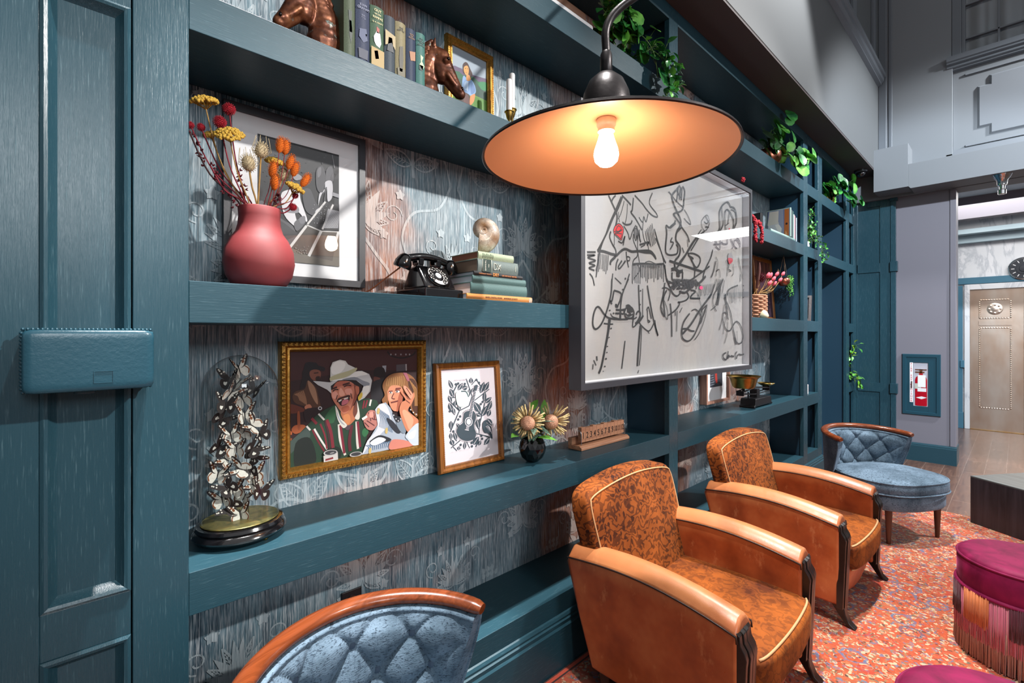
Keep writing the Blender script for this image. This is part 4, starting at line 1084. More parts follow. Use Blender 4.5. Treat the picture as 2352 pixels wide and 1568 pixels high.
# signature
dr(K4, [(1080, 1110), (1045, 1130), (1040, 1180), (1075, 1215), (1105, 1170), (1112, 1085), (1108, 1200), (1120, 1150), (1135, 1165), (1150, 1165), (1165, 1155), (1185, 1165), (1205, 1160)], 0.014)
dr(K4, [(1245, 1090), (1225, 1130), (1225, 1170), (1240, 1195), (1255, 1150), (1280, 1130), (1300, 1140), (1330, 1135), (1365, 1125), (1390, 1130), (1408, 1158)], 0.013)
pc.build('drawing', PICTURE, art, (0.03, -0.0182, 0.03))

# ---------------------------------------------------------------- laughing cowboy painting in a gilded frame
cw = thing('framed_cowboy_painting', 'gilt framed painting of a laughing man in white cowboy hat beside a smiling woman', 'painting', (0.514, 0.2985, 0.952))
GF = [(0, 0), (0, 0.024), (0.004, 0.029), (0.014, 0.030), (0.017, 0.026), (0.020, 0.031), (0.026, 0.032), (0.031, 0.022), (0.0335, 0.018), (0.0335, 0.010)]
frame_mesh(0.549, 0.445, GF, 'frame', GOLD, cw)
beads(0.549, 0.445, 0.009, 0.0305, 0.0165, 0.0030, 'carved_trim', GOLD_D, cw, True)
p = Pic(0.484, 0.380, [(132, 122), (1533, 92), (1537, 1145), (137, 1398)], 0.00006)
p.fill('#2b1518'); p.poly('#3c1b1c', [(132, 122), (1533, 92), (1533, 330), (900, 330), (132, 450)])
A = p.poly; L = p.line
L('#140d10', [(1205, 125), (1260, 175), (1370, 195), (1480, 165), (1515, 125)], 0.006)
for x in (1245, 1297, 1355, 1410, 1450): p.ell('#8d878c', (x, 157), 8, 10)
A('#9a9aa0', [(1150, 280), (1195, 278), (1190, 350), (1165, 355)]); A('#4c464b', [(1305, 270), (1405, 262), (1408, 335), (1305, 345)]); A('#a8a2a2', [(1405, 262), (1418, 262), (1420, 335), (1408, 335)])
A('#171013', [(1060, 330), (1110, 295), (1170, 310), (1185, 400), (1120, 430), (1070, 420)], True); A('#5a3028', [(1060, 400), (1130, 420), (1090, 470), (1060, 460)], True); A('#1c1b22', [(1040, 480), (1120, 430), (1200, 450), (1210, 660), (1040, 660)], True)
A('#15131a', [(300, 270), (330, 240), (420, 245), (450, 275), (520, 300), (505, 340), (440, 325), (350, 350), (290, 345)], True); A('#1a1216', [(280, 330), (350, 330), (365, 430), (330, 480), (250, 540), (270, 420)], True)
A('#7d4a3a', [(355, 345), (400, 320), (460, 330), (478, 372), (455, 430), (400, 440), (360, 400)], True); L('#3a2018', [(400, 360), (450, 355)], 0.004); A('#2a1814', [(425, 400), (465, 395), (455, 435), (420, 435)], True)
A('#4e3020', [(165, 625), (200, 560), (300, 530), (335, 440), (425, 520), (445, 600), (475, 725), (420, 745), (300, 720), (200, 690)], True); A('#9a735a', [(335, 440), (400, 500), (430, 580), (445, 700), (405, 660), (350, 540)], True)
for k in range(6): L('#8a6248', [(190 + k * 18, 590 - k * 8), (230 + k * 16, 610 + k * 6), (250 + k * 14, 660 + k * 10)], 0.004)
A('#5e2a1c', [(132, 700), (280, 740), (290, 780), (132, 800)], True); A('#b5745a', [(300, 725), (350, 700), (378, 735), (345, 775), (310, 760)], True); A('#231419', [(300, 760), (480, 730), (530, 700), (420, 830), (320, 900)], True)
p.ell('#c8c8cc', (468, 745), 22, 20); p.ell('#15131a', (468, 745), 13, 12)
A('#a0522c', [(160, 965), (200, 930), (285, 925), (312, 950), (270, 1000), (200, 1025), (162, 1000)], True); A('#8a4526', [(218, 800), (245, 790), (252, 960), (225, 970)], True); A('#b56034', [(135, 985), (165, 1005), (160, 1035), (135, 1035)]); A('#8a4526', [(135, 1070), (165, 1075), (150, 1110), (135, 1110)])
A('#1e3c2b', [(135, 1398), (140, 1110), (250, 1010), (330, 930), (420, 830), (520, 760), (640, 700), (760, 760), (880, 700), (890, 640), (1000, 638), (1090, 660), (1115, 720), (1010, 830), (960, 960), (985, 1060), (920, 1260), (700, 1310)])
A('#3d4d49', [(140, 1120), (260, 1010), (330, 960), (360, 1060), (250, 1120), (190, 1200), (140, 1240)], True); A('#141f1c', [(200, 1130), (330, 1060), (400, 1150), (425, 1330), (300, 1370), (190, 1380)], True); A('#2a5a3a', [(640, 720), (560, 780), (520, 880), (620, 900)], True); A('#12241c', [(500, 1230), (620, 1160), (700, 1200), (690, 1290), (600, 1300)], True); A('#2f6a42', [(935, 985), (975, 960), (1000, 1010), (960, 1060), (930, 1030)], True)
for c, q, w in (('#d8d6d0', [(405, 970), (470, 1080), (545, 1195)], .0062), ('#d8d6d0', [(320, 940), (362, 985)], .006), ('#d8d6d0', [(450, 805), (515, 872)], .006), ('#6f1f2c', [(385, 980), (450, 1110), (515, 1215)], .006), ('#7a2430', [(470, 915), (520, 1040), (545, 1190)], .006), ('#7a2430', [(540, 870), (585, 1000), (612, 1180)], .011), ('#7a2430', [(375, 855), (432, 915)], .009), ('#3d2328', [(520, 880), (560, 1040), (575, 1190)], .006),
                ('#d2cdc4', [(675, 920), (690, 1100), (745, 1258)], .009), ('#7a2034', [(690, 930), (715, 1100), (735, 1240)], .009), ('#d2cdc4', [(868, 890), (875, 1100), (885, 1190)], .009), ('#7a2034', [(880, 890), (895, 1050), (908, 1170)], .009), ('#5a1c28', [(815, 930), (790, 1100), (800, 1215)], .012), ('#d8d6d0', [(1025, 650), (1010, 720)], .007), ('#7a2430', [(985, 655), (960, 740)], .007), ('#7a2430', [(950, 660), (935, 750)], .006)): L(c, q, w)
A('#4a3a44', [(725, 915), (800, 920), (785, 980), (745, 975)], True)
A('#b56c48', [(700, 770), (830, 720), (878, 680), (882, 800), (840, 880), (770, 932), (710, 850)], True); A('#6a3a2c', [(848, 690), (878, 680), (880, 800), (850, 850), (825, 790)], True); A('#c98050', [(720, 830), (780, 810), (800, 880), (765, 925)], True)
A('#d2cec4', [(632, 720), (660, 760), (690, 850), (740, 900), (762, 935), (722, 962), (680, 910), (648, 830)], True); A('#d2cec4', [(868, 660), (890, 740), (902, 840), (880, 872), (848, 850), (876, 780)], True); A('#9aa0a8', [(650, 780), (690, 870), (740, 930), (700, 910), (660, 850)], True)
A('#c47a62', [(585, 480), (640, 450), (760, 430), (830, 470), (870, 500), (885, 560), (860, 650), (820, 720), (760, 790), (710, 795), (650, 720), (610, 660), (588, 600)], True)
A('#b0604c', [(590, 470), (700, 440), (820, 480), (800, 520), (700, 500), (600, 540)], True); A('#dd9a88', [(597, 580), (640, 560), (662, 600), (640, 640), (605, 632)], True); A('#e2a28c', [(688, 520), (722, 560), (735, 600), (690, 612), (672, 582)], True); A('#dc9684', [(740, 540), (800, 530), (820, 580), (780, 600), (745, 580)], True); A('#8a4838', [(832, 480), (882, 500), (882, 580), (845, 680), (790, 775), (828, 660), (842, 560)], True); A('#a85840', [(700, 740), (770, 715), (790, 760), (720, 790)], True)
for q, w in (([(603, 560), (630, 540), (665, 540)], .0045), ([(725, 510), (765, 492), (805, 497)], .0045), ([(592, 535), (650, 512)], .006), ([(712, 490), (790, 465)], .006), ([(655, 600), (640, 650)], .003), ([(800, 580), (815, 640)], .003)): L('#3a1a18', q, w)
A('#3a1c18', [(648, 665), (665, 635), (720, 615), (780, 598), (795, 622), (740, 628), (690, 648), (655, 680)], True); A('#1c0c10', [(665, 668), (700, 650), (782, 625), (784, 660), (752, 702), (700, 718), (672, 692)], True); A('#e0d8d0', [(663, 662), (695, 645), (702, 660), (672, 676)]); A('#e0d8d0', [(722, 638), (770, 622), (772, 637), (730, 650)]); A('#c8707c', [(700, 692), (715, 655), (770, 648), (772, 680), (740, 702), (705, 712)], True)
A('#b5684e', [(850, 515), (885, 498), (892, 570), (868, 595)], True); A('#1a1114', [(578, 500), (600, 460), (700, 430), (800, 430), (925, 480), (900, 510), (850, 490), (780, 448), (650, 455), (590, 545)], True)
A('#d3d2cc', [(575, 300), (600, 240), (680, 213), (740, 225), (770, 265), (865, 310), (850, 335), (780, 400), (700, 430), (575, 450)]); A('#eceae4', [(590, 290), (640, 232), (720, 235), (740, 280), (690, 350), (600, 370)], True); A('#bab58f', [(575, 405), (650, 372), (780, 332), (862, 300), (850, 340), (750, 402), (620, 432), (575, 442)], True)
A('#c3c3c3', [(385, 445), (450, 448), (570, 460), (620, 440), (760, 402), (850, 342), (920, 335), (1000, 370), (1032, 440), (1012, 560), (950, 632), (888, 665), (880, 620), (930, 540), (940, 500), (860, 440), (780, 430), (660, 440), (580, 500), (587, 582), (540, 540), (440, 490)])
A('#e8e6e0', [(600, 440), (760, 405), (850, 345), (920, 340), (985, 372), (900, 390), (800, 420), (650, 440)], True); A('#84878f', [(700, 432), (840, 402), (930, 440), (1005, 470), (985, 505), (940, 500), (860, 440)], True); A('#e4e2de', [(940, 510), (1005, 500), (990, 570), (930, 620), (925, 560)], True); A('#d8b94a', [(880, 622), (920, 568), (927, 612), (890, 660)], True)
A('#b8786e', [(945, 860), (990, 780), (1040, 765), (1110, 800), (1122, 860), (1090, 930), (1040, 985), (980, 972), (945, 910)], True)
for q in ([(990, 790), (1040, 860), (1095, 870)], [(975, 880), (1060, 935)], [(1010, 800), (1020, 885)], [(1050, 785), (1062, 862)], [(950, 900), (1000, 950)]): L('#5c2a2e', q, .0036)
A('#d89a8c', [(1000, 800), (1040, 780), (1050, 830), (1015, 850)], True); L('#e8e4dc', [(925, 866), (978, 832)], .009)
A('#8a5a34', [(1145, 500), (1180, 420), (1250, 370), (1350, 355), (1430, 370), (1500, 430), (1533, 540), (1533, 830), (1460, 760), (1420, 600), (1210, 480), (1210, 600), (1195, 745), (1140, 660), (1170, 600)], True); A('#4a2a1c', [(1440, 420), (1520, 480), (1533, 800), (1470, 740), (1480, 600), (1430, 500)], True)
A('#d08a6a', [(1205, 520), (1260, 490), (1340, 500), (1372, 560), (1362, 680), (1330, 760), (1280, 777), (1240, 740), (1205, 640)], True); A('#e0a184', [(1215, 600), (1260, 580), (1260, 650), (1225, 660)], True); A('#a85c44', [(1325, 600), (1368, 570), (1362, 680), (1325, 765), (1300, 770)], True)
A('#8f6238', [(1165, 500), (1210, 425), (1300, 395), (1360, 440), (1375, 530), (1320, 495), (1235, 500), (1190, 570)], True)
for k in range(9): L('#b98a56', [(1200 + k * 22, 420 - k * 4), (1190 + k * 24, 470), (1195 + k * 22, 505)], .0022)
for k in range(5): L('#a87848', [(1430 + k * 18, 420 + k * 22), (1490 + k * 8, 560), (1500 + k * 7, 720)], .0022)
A('#a05a68', [(1368, 354), (1410, 358), (1442, 440), (1420, 452)])
p.ell('#e6e0dc', (1236, 573), 18, 10); p.ell('#20161a', (1234, 573), 7, 9); p.ell('#e6e0dc', (1310, 562), 22, 12); p.ell('#20161a', (1303, 562), 8, 11)
for q, w in (([(1215, 560), (1255, 556)], .004), ([(1285, 546), (1335, 545)], .004), ([(1290, 530), (1345, 525)], .005), ([(1240, 682), (1285, 672), (1315, 664)], .005), ([(1270, 580), (1248, 632), (1280, 642)], .003)): L('#6a2c2a', q, w)
A('#a8b2c0', [(1060, 760), (1110, 700), (1180, 680), (1230, 740), (1300, 880), (1390, 1000), (1400, 1050), (1537, 940), (1537, 1145), (1220, 1195), (1130, 1215), (918, 1252), (960, 1160), (1000, 1080), (1060, 980), (1120, 880)]); A('#d5d8de', [(1070, 760), (1150, 690), (1210, 760), (1240, 900), (1150, 1000), (1060, 1100), (980, 1180), (930, 1245), (980, 1100), (1090, 960)], True)
for k in range(11): L('#55708e', [(1090 + k * 12, 740 + k * 8), (1120 + k * 12, 850 + k * 8), (1110 + k * 14, 950 + k * 6)], .0022)
for k in range(13): L('#55708e', [(960 + k * 22, 1150 - k * 4), (990 + k * 22, 1165 - k * 4), (1000 + k * 20, 1210 - k * 4)], .0024)
for q in ((1180, 960), (1000, 1180), (1090, 745)): A('#c9b070', [(q[0], q[1]), (q[0] + 22, q[1] + 5), (q[0] + 14, q[1] + 60), (q[0] - 8, q[1] + 50)], True)
A('#2a2e38', [(1190, 850), (1260, 890), (1340, 1000), (1300, 1015), (1220, 930)], True); A('#7a8896', [(1290, 900), (1360, 860), (1400, 1000), (1350, 1010)], True); A('#23262e', [(1250, 790), (1300, 830), (1350, 840), (1330, 890), (1290, 890)], True)
for q in ((1265, 820), (1290, 860), (1315, 882), (1340, 860), (1450, 760), (1480, 790), (1510, 810)): p.ell('#d8d8dc', q, 7, 7)
A('#23262e', [(1000, 1110), (1100, 1040), (1200, 1060), (1240, 1090), (1180, 1110), (1080, 1100)], True) ; A('#d8dce2', [(1005, 1120), (1100, 1060), (1180, 1090), (1060, 1150)], True)
A('#c9805f', [(1340, 570), (1362, 560), (1440, 640), (1480, 570), (1492, 610), (1462, 690), (1420, 760), (1450, 800), (1533, 870), (1522, 920), (1440, 1002), (1400, 980), (1350, 860), (1325, 760), (1350, 680), (1392, 650)], True); A('#e0a080', [(1358, 780), (1400, 768), (1480, 870), (1440, 980), (1400, 900)], True)
A('#d8957a', [(1368, 522), (1392, 500), (1472, 590), (1452, 642), (1430, 622)], True)
for q in ([(1370, 570), (1422, 642)], [(1400, 520), (1452, 600)], [(1425, 640), (1450, 645)], [(1395, 655), (1440, 690)]): L('#6a3028', q, .003)
A('#cf8070', [(1240, 1095), (1330, 1085), (1440, 1110), (1482, 1152), (1228, 1197)], True); A('#c2ccd6', [(1398, 1035), (1537, 905), (1537, 1150), (1480, 1152), (1420, 1092)], True); A('#eef0f2', [(1420, 1040), (1500, 980), (1490, 1060), (1440, 1080)], True)
A('#c8c4c0', [(495, 1262), (652, 1222), (656, 1302), (500, 1332)]); p.ell('#b9b6b4', (573, 1228), 78, 33, rot=-0.12); p.ell('#3a3a3e', (575, 1226), 64, 24, rot=-0.12); p.ell('#8d8c8c', (590, 1230), 26, 8, rot=-0.3)
for k in range(6): L('#8a1f2c', [(520 + k * 14, 1318 - k * 4), (524 + k * 14, 1296 - k * 4), (531 + k * 14, 1312 - k * 4)], .0025)
p.ell('#b9b6b4', (850, 1245), 70, 28, rot=-0.15); p.ell('#3a3a3e', (850, 1243), 56, 20, rot=-0.15)
p.build('picture', PICTURE, cw, (0.0325, -0.0105, 0.0325))

# ---------------------------------------------------------------- black and white photograph behind the vase
bw = thing('framed_photograph', 'black framed black and white photograph with wide white mat behind the red vase', 'photograph', (0.355, 0.2985, 1.5885))
frame_mesh(0.449, 0.534, [(0, 0), (0, 0.026), (0.022, 0.026), (0.023, 0.022), (0.023, 0.010)], 'frame', DKF, bw)
MB().box(0.02, 0.429, -0.014, -0.008, 0.02, 0.514).build('mat_board', WHITE, bw, recalc=False)
p = Pic(0.261, 0.391, [(212.7, 240.2), (839.6, 394.2), (839.6, 1293.3), (212.7, 1229.6)], 0.00004)
p.map = homog([(55.0, 58.0), (810.0, 258.0), (803.0, 1290.0), (55.0, 1232.0)])
p.fill('#17171a'); A = p.poly; L = p.line
A('#2b2b2e', [(55, 58), (810, 258), (806, 480), (640, 420), (430, 420), (200, 300), (55, 320)], True)
q = random.Random(8)
for k in range(70): p.ell(('#242427', '#313134', '#3c3c3f')[k % 3], (q.uniform(60, 800), q.uniform(150, 520)), q.uniform(4, 14), q.uniform(3, 10), 7)
A('#55555a', [(55, 700), (260, 850), (400, 960), (380, 1240), (55, 1232)], True); A('#3a3a3e', [(250, 880), (380, 960), (420, 1010), (250, 1060)], True)
A('#8d8d92', [(380, 460), (430, 440), (470, 480), (410, 500)], True); A('#d9d9dd', [(270, 640), (330, 590), (430, 590), (455, 690), (510, 850), (500, 880), (440, 800), (400, 800), (420, 900), (390, 920), (300, 820)], True)
A('#8a8a90', [(300, 760), (420, 740), (430, 800), (330, 800)], True); A('#5c5c61', [(390, 900), (450, 850), (500, 880), (420, 970)], True); A('#414146', [(470, 600), (540, 580), (590, 700), (640, 780), (600, 830), (500, 780)], True); A('#c9c9cd', [(585, 790), (620, 755), (660, 770), (620, 810)], True); A('#74747a', [(440, 850), (490, 830), (490, 890), (450, 900)], True)
A('#48484d', [(600, 400), (660, 370), (690, 500), (680, 600), (640, 620), (600, 560)], True); A('#6b6b70', [(610, 400), (640, 375), (640, 440), (612, 470)], True); A('#55555a', [(690, 400), (740, 370), (760, 480), (730, 520), (690, 500)], True); A('#c4c4c9', [(680, 512), (742, 510), (742, 650), (700, 690), (690, 560), (640, 640), (615, 725), (625, 620), (670, 600)], True); L('#3a3a3e', [(690, 560), (668, 690)], .004); L('#8a8a90', [(745, 260), (765, 380)], .002)
A('#8d8d92', [(742, 605), (805, 625), (805, 660), (742, 640)])
A('#2a2a2d', [(675, 690), (805, 720), (803, 960), (640, 970), (500, 910)], False); A('#6a6258', [(500, 915), (640, 965), (803, 975), (803, 1290), (365, 1262), (370, 1100)]); A('#4a443f', [(510, 925), (635, 970), (520, 1195), (350, 1120)]); A('#584f48', [(650, 975), (790, 985), (740, 1240), (545, 1200)])
for a, b, w in (((680, 695), (515, 905), .006), ((505, 920), (350, 1125), .008), ((640, 965), (525, 1200), .009), ((750, 720), (650, 950), .006), ((795, 975), (755, 1120), .008), ((505, 912), (640, 968), .004), ((640, 968), (803, 972), .003)): L('#d2d0ce', [a, b], w, False)
for k in range(26): L('#b9b9be', [(690 + k * 4.5 + 14, 760 + k * 1), (660 + k * 5.2, 940)], .0012, False)
for k in range(30): p.ell('#a8a8ac', (q.uniform(560, 690), q.uniform(720, 900)), q.uniform(1.5, 4), q.uniform(2, 7), 6)
for k in range(24): p.ell('#98938d', (q.uniform(390, 520), q.uniform(1100, 1180)), q.uniform(2, 6), q.uniform(2, 4), 6)
p.build('picture', PICTURE, bw, (0.095, -0.0145, 0.0685))
MB().box(0.022, 0.427, -0.0222, -0.0206, 0.022, 0.512).build('glazing', PANE, bw, recalc=False)

# ---------------------------------------------------------------- guitar linocut in a wooden frame, leaning
gt = thing('framed_guitar_print', 'wood framed dark blue guitar and bird print leaning on the wallpaper beside the cowboy painting', 'print', (1.107, 0.2575, 0.8552), (R(-4.6), 0, 0))
frame_mesh(0.352, 0.448, [(0, 0), (0, 0.012), (0.004, 0.020), (0.012, 0.024), (0.020, 0.018), (0.022, 0.020), (0.027, 0.019), (0.030, 0.012), (0.030, 0.006)], 'frame', FRAMEWOOD, gt)
beads(0.352, 0.448, 0.0255, 0.0185, 0.0075, 0.0026, 'carved_trim', plain('brown_carved_slip', '#4a2c16', 0.45, bump=0.3, bscale=200), gt)
MB().box(0.02, 0.332, -0.009, -0.003, 0.02, 0.428).build('paper', plain('print_paper', '#dcd4da', 0.7), gt, recalc=False)
p = Pic(0.292, 0.388, [(105, 125), (820, 80), (888, 1245), (170, 1405)], 0.00002)
B = '#34444f'; A = p.poly; L = p.line; q = random.Random(4)
def leaf2(x, y, a, ln, wd, vein=True):
    wd *= 1.35; ln *= 1.08
    d = np.array((cos(a), sin(a))); n = np.array((-d[1], d[0])); c = np.array((x, y))
    up = [tuple(c + d * ln * t + n * wd * sin(PI * t ** 0.85)) for t in np.linspace(0, 1, 8)]; dn = [tuple(c + d * ln * t - n * wd * sin(PI * t ** 0.85)) for t in np.linspace(1, 0, 8)]
    A(B, up + dn[1:-1])
    if vein: L('#dcd4da', [tuple(c + d * ln * 0.1), tuple(c + d * ln * 0.85)], .0022, False)
for a, b in (((450, 235), (530, 470)), ((530, 470), (490, 600)), ((490, 600), (360, 665)), ((215, 520), (360, 665)), ((360, 665), (240, 950)), ((520, 320), (580, 250)), ((560, 530), (760, 375)), ((250, 1165), (375, 1060)), ((590, 970), (700, 1000)), ((700, 1000), (795, 1030)), ((210, 495), (305, 485)), ((250, 470), (330, 310)), ((630, 860), (700, 560)), ((590, 250), (640, 330)), ((620, 1070), (580, 1150)), ((460, 1080), (500, 1165)), ((280, 1150), (330, 1200)), ((690, 1120), (770, 1050)), ((625, 970), (630, 870))): L(B, [a, b], .0042 if q.random() > .3 else .006, False)
for s in ((235, 370, 1.15, 120, 24), (215, 460, 1.2, 110, 20), (340, 390, -1.0, 110, 22), (400, 370, -.4, 70, 26), (270, 370, -2.0, 120, 20), (515, 300, -1.6, 75, 22), (640, 430, -1.25, 150, 26), (690, 400, -1.1, 130, 24), (640, 690, -2.1, 160, 32), (660, 740, -1.1, 150, 28), (740, 660, -1.2, 130, 24), (700, 560, -.7, 110, 22), (690, 540, -1.5, 130, 20), (740, 740, -1.2, 90, 22), (550, 1120, -1.0, 120, 30), (220, 560, 1.2, 130, 24), (270, 620, 1.3, 100, 18), (300, 600, -1.5, 70, 20), (250, 800, 1.6, 110, 22), (245, 960, 1.5, 90, 18), (290, 950, 1.3, 120, 18), (250, 1050, 1.2, 80, 24), (320, 830, .9, 90, 14), (600, 780, 1.4, 130, 24), (590, 700, .5, 70, 22), (730, 770, .9, 110, 24), (430, 1180, -1.5, 100, 16), (480, 480, -1.5, 100, 16), (530, 420, -1.4, 60, 14), (700, 1120, -1.0, 110, 22), (620, 1130, -1.2, 70, 16), (350, 1190, -1.4, 50, 16), (370, 660, -2.0, 70, 16)): leaf2(*s)
for x, y in ((312, 310), (342, 300), (430, 305), (585, 250), (620, 290), (232, 670), (345, 780), (370, 740), (645, 575), (670, 545), (635, 785), (280, 940), (525, 1095), (530, 1140), (380, 1120), (665, 1040), (655, 1000)): p.ell(B, (x, y), 15, 17, 10)
# guitar
A(B, [(425, 690), (480, 665), (545, 668), (580, 720), (575, 790), (555, 840), (560, 900), (585, 970), (560, 1040), (480, 1068), (400, 1050), (345, 1000), (325, 930), (350, 870), (410, 820), (415, 760)], True)
ou = smooth_pts([(410, 690), (475, 652), (555, 652), (592, 715), (588, 795), (565, 840), (572, 900), (598, 970), (572, 1050), (482, 1082), (392, 1062), (332, 1010), (312, 930), (338, 860), (398, 812), (402, 760)], 5, True)
for k in range(0, len(ou), 1): p.ell(B, ou[k], 5, 5, 6)
p.ell('#dcd4da', (480, 812), 52, 62); p.ell(B, (480, 812), 43, 52); p.ell('#dcd4da', (481, 812), 30, 40)
A('#dcd4da', [(478, 760), (516, 765), (578, 400), (556, 395)])
for k in range(17):
    t = k / 17; A(B, [(482 + 74 * t, 752 - 352 * t), (512 + 64 * t, 757 - 352 * t), (514 + 64 * t, 741 - 352 * t), (484 + 74 * t, 736 - 352 * t)])
A(B, [(556, 398), (580, 400), (602, 330), (590, 316), (566, 318), (556, 345)])
for k in range(3):
    p.ell(B, (548 - 1 * k, 385 - 26 * k), 6, 6, 6); p.ell(B, (612 - 4 * k, 340 + 26 * k), 6, 6, 6)
A('#dcd4da', [(428, 912), (482, 920), (480, 930), (428, 922)]); A('#8f8f97', [(445, 870), (488, 872), (480, 915), (440, 910)])
# birds
A(B, [(668, 830), (700, 790), (735, 800), (720, 830), (780, 880), (797, 1000), (795, 1040), (745, 970), (700, 960), (672, 910)], True)
for k in range(5): L('#dcd4da', [(705 + k * 14, 880 + k * 14), (740 + k * 10, 870 + k * 18), (770 + k * 4, 910 + k * 16)], .0018)
A('#c2d8d0', [(310, 420), (380, 395), (460, 405), (480, 470), (470, 560), (400, 610), (340, 600), (312, 520)], True)
for k in range(9): L('#eef6f2', [(330 + k * 10, 440), (325 + k * 16, 590 - abs(k - 4) * 8)], .002, False)
L(B, [(375, 405), (440, 410), (475, 480)], .005)
q2 = random.Random(2)
for k in range(16): L('#8d8a94', [(280 + k * 11, 250 - k), (284 + k * 11 + q2.uniform(-3, 3), 262 + q2.uniform(-8, 8))], .0012, False)
for k in range(5): L('#9a97a0', [(245 + k * 55, 1225 - k * 12), (275 + k * 55, 1216 - k * 12)], .0008, False)
p.build('picture', PICTURE, gt, (0.03, -0.0092, 0.03))
MB().box(0.03, 0.322, -0.0135, -0.0125, 0.03, 0.418).build('glazing', PANE, gt, recalc=False)

# ---------------------------------------------------------------- small painting of a woman in a green landscape
sp = thing('framed_landscape_painting', 'small gilt framed painting of a dark-haired woman standing in green hills', 'painting', (1.168, 0.296, 2.2435), (R(-1.0), 0, 0))
frame_mesh(0.256, 0.430, [(0, 0), (0, 0.022), (0.004, 0.028), (0.012, 0.029), (0.014, 0.026), (0.017, 0.030), (0.023, 0.030), (0.028, 0.020), (0.031, 0.018), (0.031, 0.008)], 'frame', GOLD, sp)
beads(0.256, 0.430, 0.0075, 0.029, 0.010, 0.0022, 'carved_trim', GOLD_D, sp)
p = Pic(0.194, 0.368, [(170.0, 255.0), (715.0, 530.0), (705.0, 1400.0), (170.0, 1200.0)], 0.00004)
p.map = homog([(170, 255), (715, 530), (708, 1595), (170, 1500)])
A = p.poly; L = p.line
p.fill('#7d8e9e'); A('#93a0ad', [(170, 255), (715, 530), (712, 740), (500, 690), (350, 600), (170, 560)], True); A('#5a4a66', [(170, 570), (230, 565), (340, 610), (520, 700), (715, 750), (715, 900), (170, 800)]); A('#1f5c40', [(170, 630), (300, 650), (360, 700), (520, 720), (600, 790), (715, 800), (715, 1050), (170, 900)]); A('#24443c', [(170, 700), (330, 760), (520, 740), (600, 850), (715, 900), (715, 1060), (170, 860)], False); A('#2c7a50', [(600, 800), (715, 800), (712, 900), (640, 890)], True)
A('#5f8a2c', [(170, 815), (330, 880), (560, 980), (715, 1040), (715, 1595), (170, 1500)]); A('#7aa63a', [(170, 840), (320, 900), (300, 1050), (200, 1150), (170, 1150)], True); A('#4a7a2a', [(480, 1000), (715, 1060), (715, 1300), (500, 1200)], True)
A('#3c2824', [(300, 930), (400, 920), (470, 1000), (465, 1250), (470, 1560), (270, 1540), (280, 1100)], True); A('#5a3a38', [(380, 950), (450, 1010), (455, 1250), (400, 1240), (370, 1080)], True)
A('#7d9cc4', [(370, 710), (440, 760), (500, 770), (550, 860), (555, 940), (490, 985), (440, 960), (360, 920), (345, 840)], True); A('#a9c0dc', [(390, 800), (440, 790), (430, 900), (370, 890)], True); L('#d8e2ec', [(440, 790), (430, 920)], .003); A('#5f7ca8', [(500, 800), (545, 870), (540, 930), (490, 960), (480, 880)], True)
A('#c9824e', [(500, 970), (545, 960), (530, 1050), (480, 1110), (462, 1090), (470, 1000)], True); A('#c88a50', [(420, 700), (470, 690), (480, 770), (420, 775)], True)
A('#3a1c18', [(365, 640), (360, 560), (400, 520), (440, 540), (480, 620), (510, 690), (480, 740), (460, 700), (380, 680)], True); A('#cf9450', [(380, 590), (430, 570), (455, 620), (445, 690), (410, 700), (380, 650)], True); L('#3a2018', [(395, 610), (412, 606)], .0022); L('#3a2018', [(428, 612), (445, 618)], .0022); L('#8a4030', [(405, 665), (425, 668)], .002)
L('#141a14', [(570, 1270), (590, 1235), (600, 1270), (620, 1250), (645, 1265)], .003); L('#141a14', [(590, 1290), (640, 1310)], .002)
p.build('picture', PICTURE, sp, (0.031, -0.009, 0.031))

# ---------------------------------------------------------------- pictures in the second bay
f2 = thing('framed_red_print', 'small pinkish wood frame with a red figure print hanging below the big drawing', 'picture', (3.50, 0.2985, 0.895))
PINKW = wood('pinkish_beech', '#8a5f54', '#b98a74', 8, 'z', 0.5)
frame_mesh(0.42, 0.54, [(0, 0), (0, 0.055), (0.018, 0.055), (0.019, 0.050), (0.019, 0.03)], 'frame', PINKW, f2)
MB().box(0.015, 0.405, -0.034, -0.004, 0.015, 0.525).build('mat_board', WHITE, f2, recalc=False)
p = Pic(0.22, 0.36, None, 0.00004); p.fill('#33353f')
p.poly('#a02a20', [(.35, .98), (.65, .95), (.62, .7), (.68, .5), (.55, .3), (.6, .08), (.45, .1), (.38, .3), (.42, .5), (.3, .75)], True, True); p.poly('#c8503a', [(.42, .9), (.55, .9), (.5, .5), (.46, .5)], True, True); p.poly('#171920', [(.62, .9), (.85, .8), (.8, .5), (.66, .55)], True, True)
for k in range(7): p.line('#8d96a4', [(0.02, .05 + .05 * k), (.34 - .02 * k, .06 + .05 * k)], .003, False, True)
p.line('#c9b0b0', [(0.1, .36), (.8, .40)], .004, False, True)
p.build('picture', PICTURE, f2, (0.10, -0.0345, 0.12))
f3 = thing('framed_dark_painting', 'wooden framed dark painting standing behind the woven basket of dried flowers', 'painting', (4.50, 0.256, 1.5485), (R(-4.0), 0, 0))
frame_mesh(0.455, 0.58, [(0, 0), (0, 0.016), (0.004, 0.02), (0.030, 0.016), (0.034, 0.008)], 'frame', FRAMEWOOD, f3)
p = Pic(0.391, 0.516, None, 0.00006); p.fill('#4a2a26')
for k in range(12): p.line(('#6a3a30', '#8a5540', '#5a2f2c')[k % 3], [(.04 + k * .085, .45), (.05 + k * .085, 1.0)], .018, False, True)
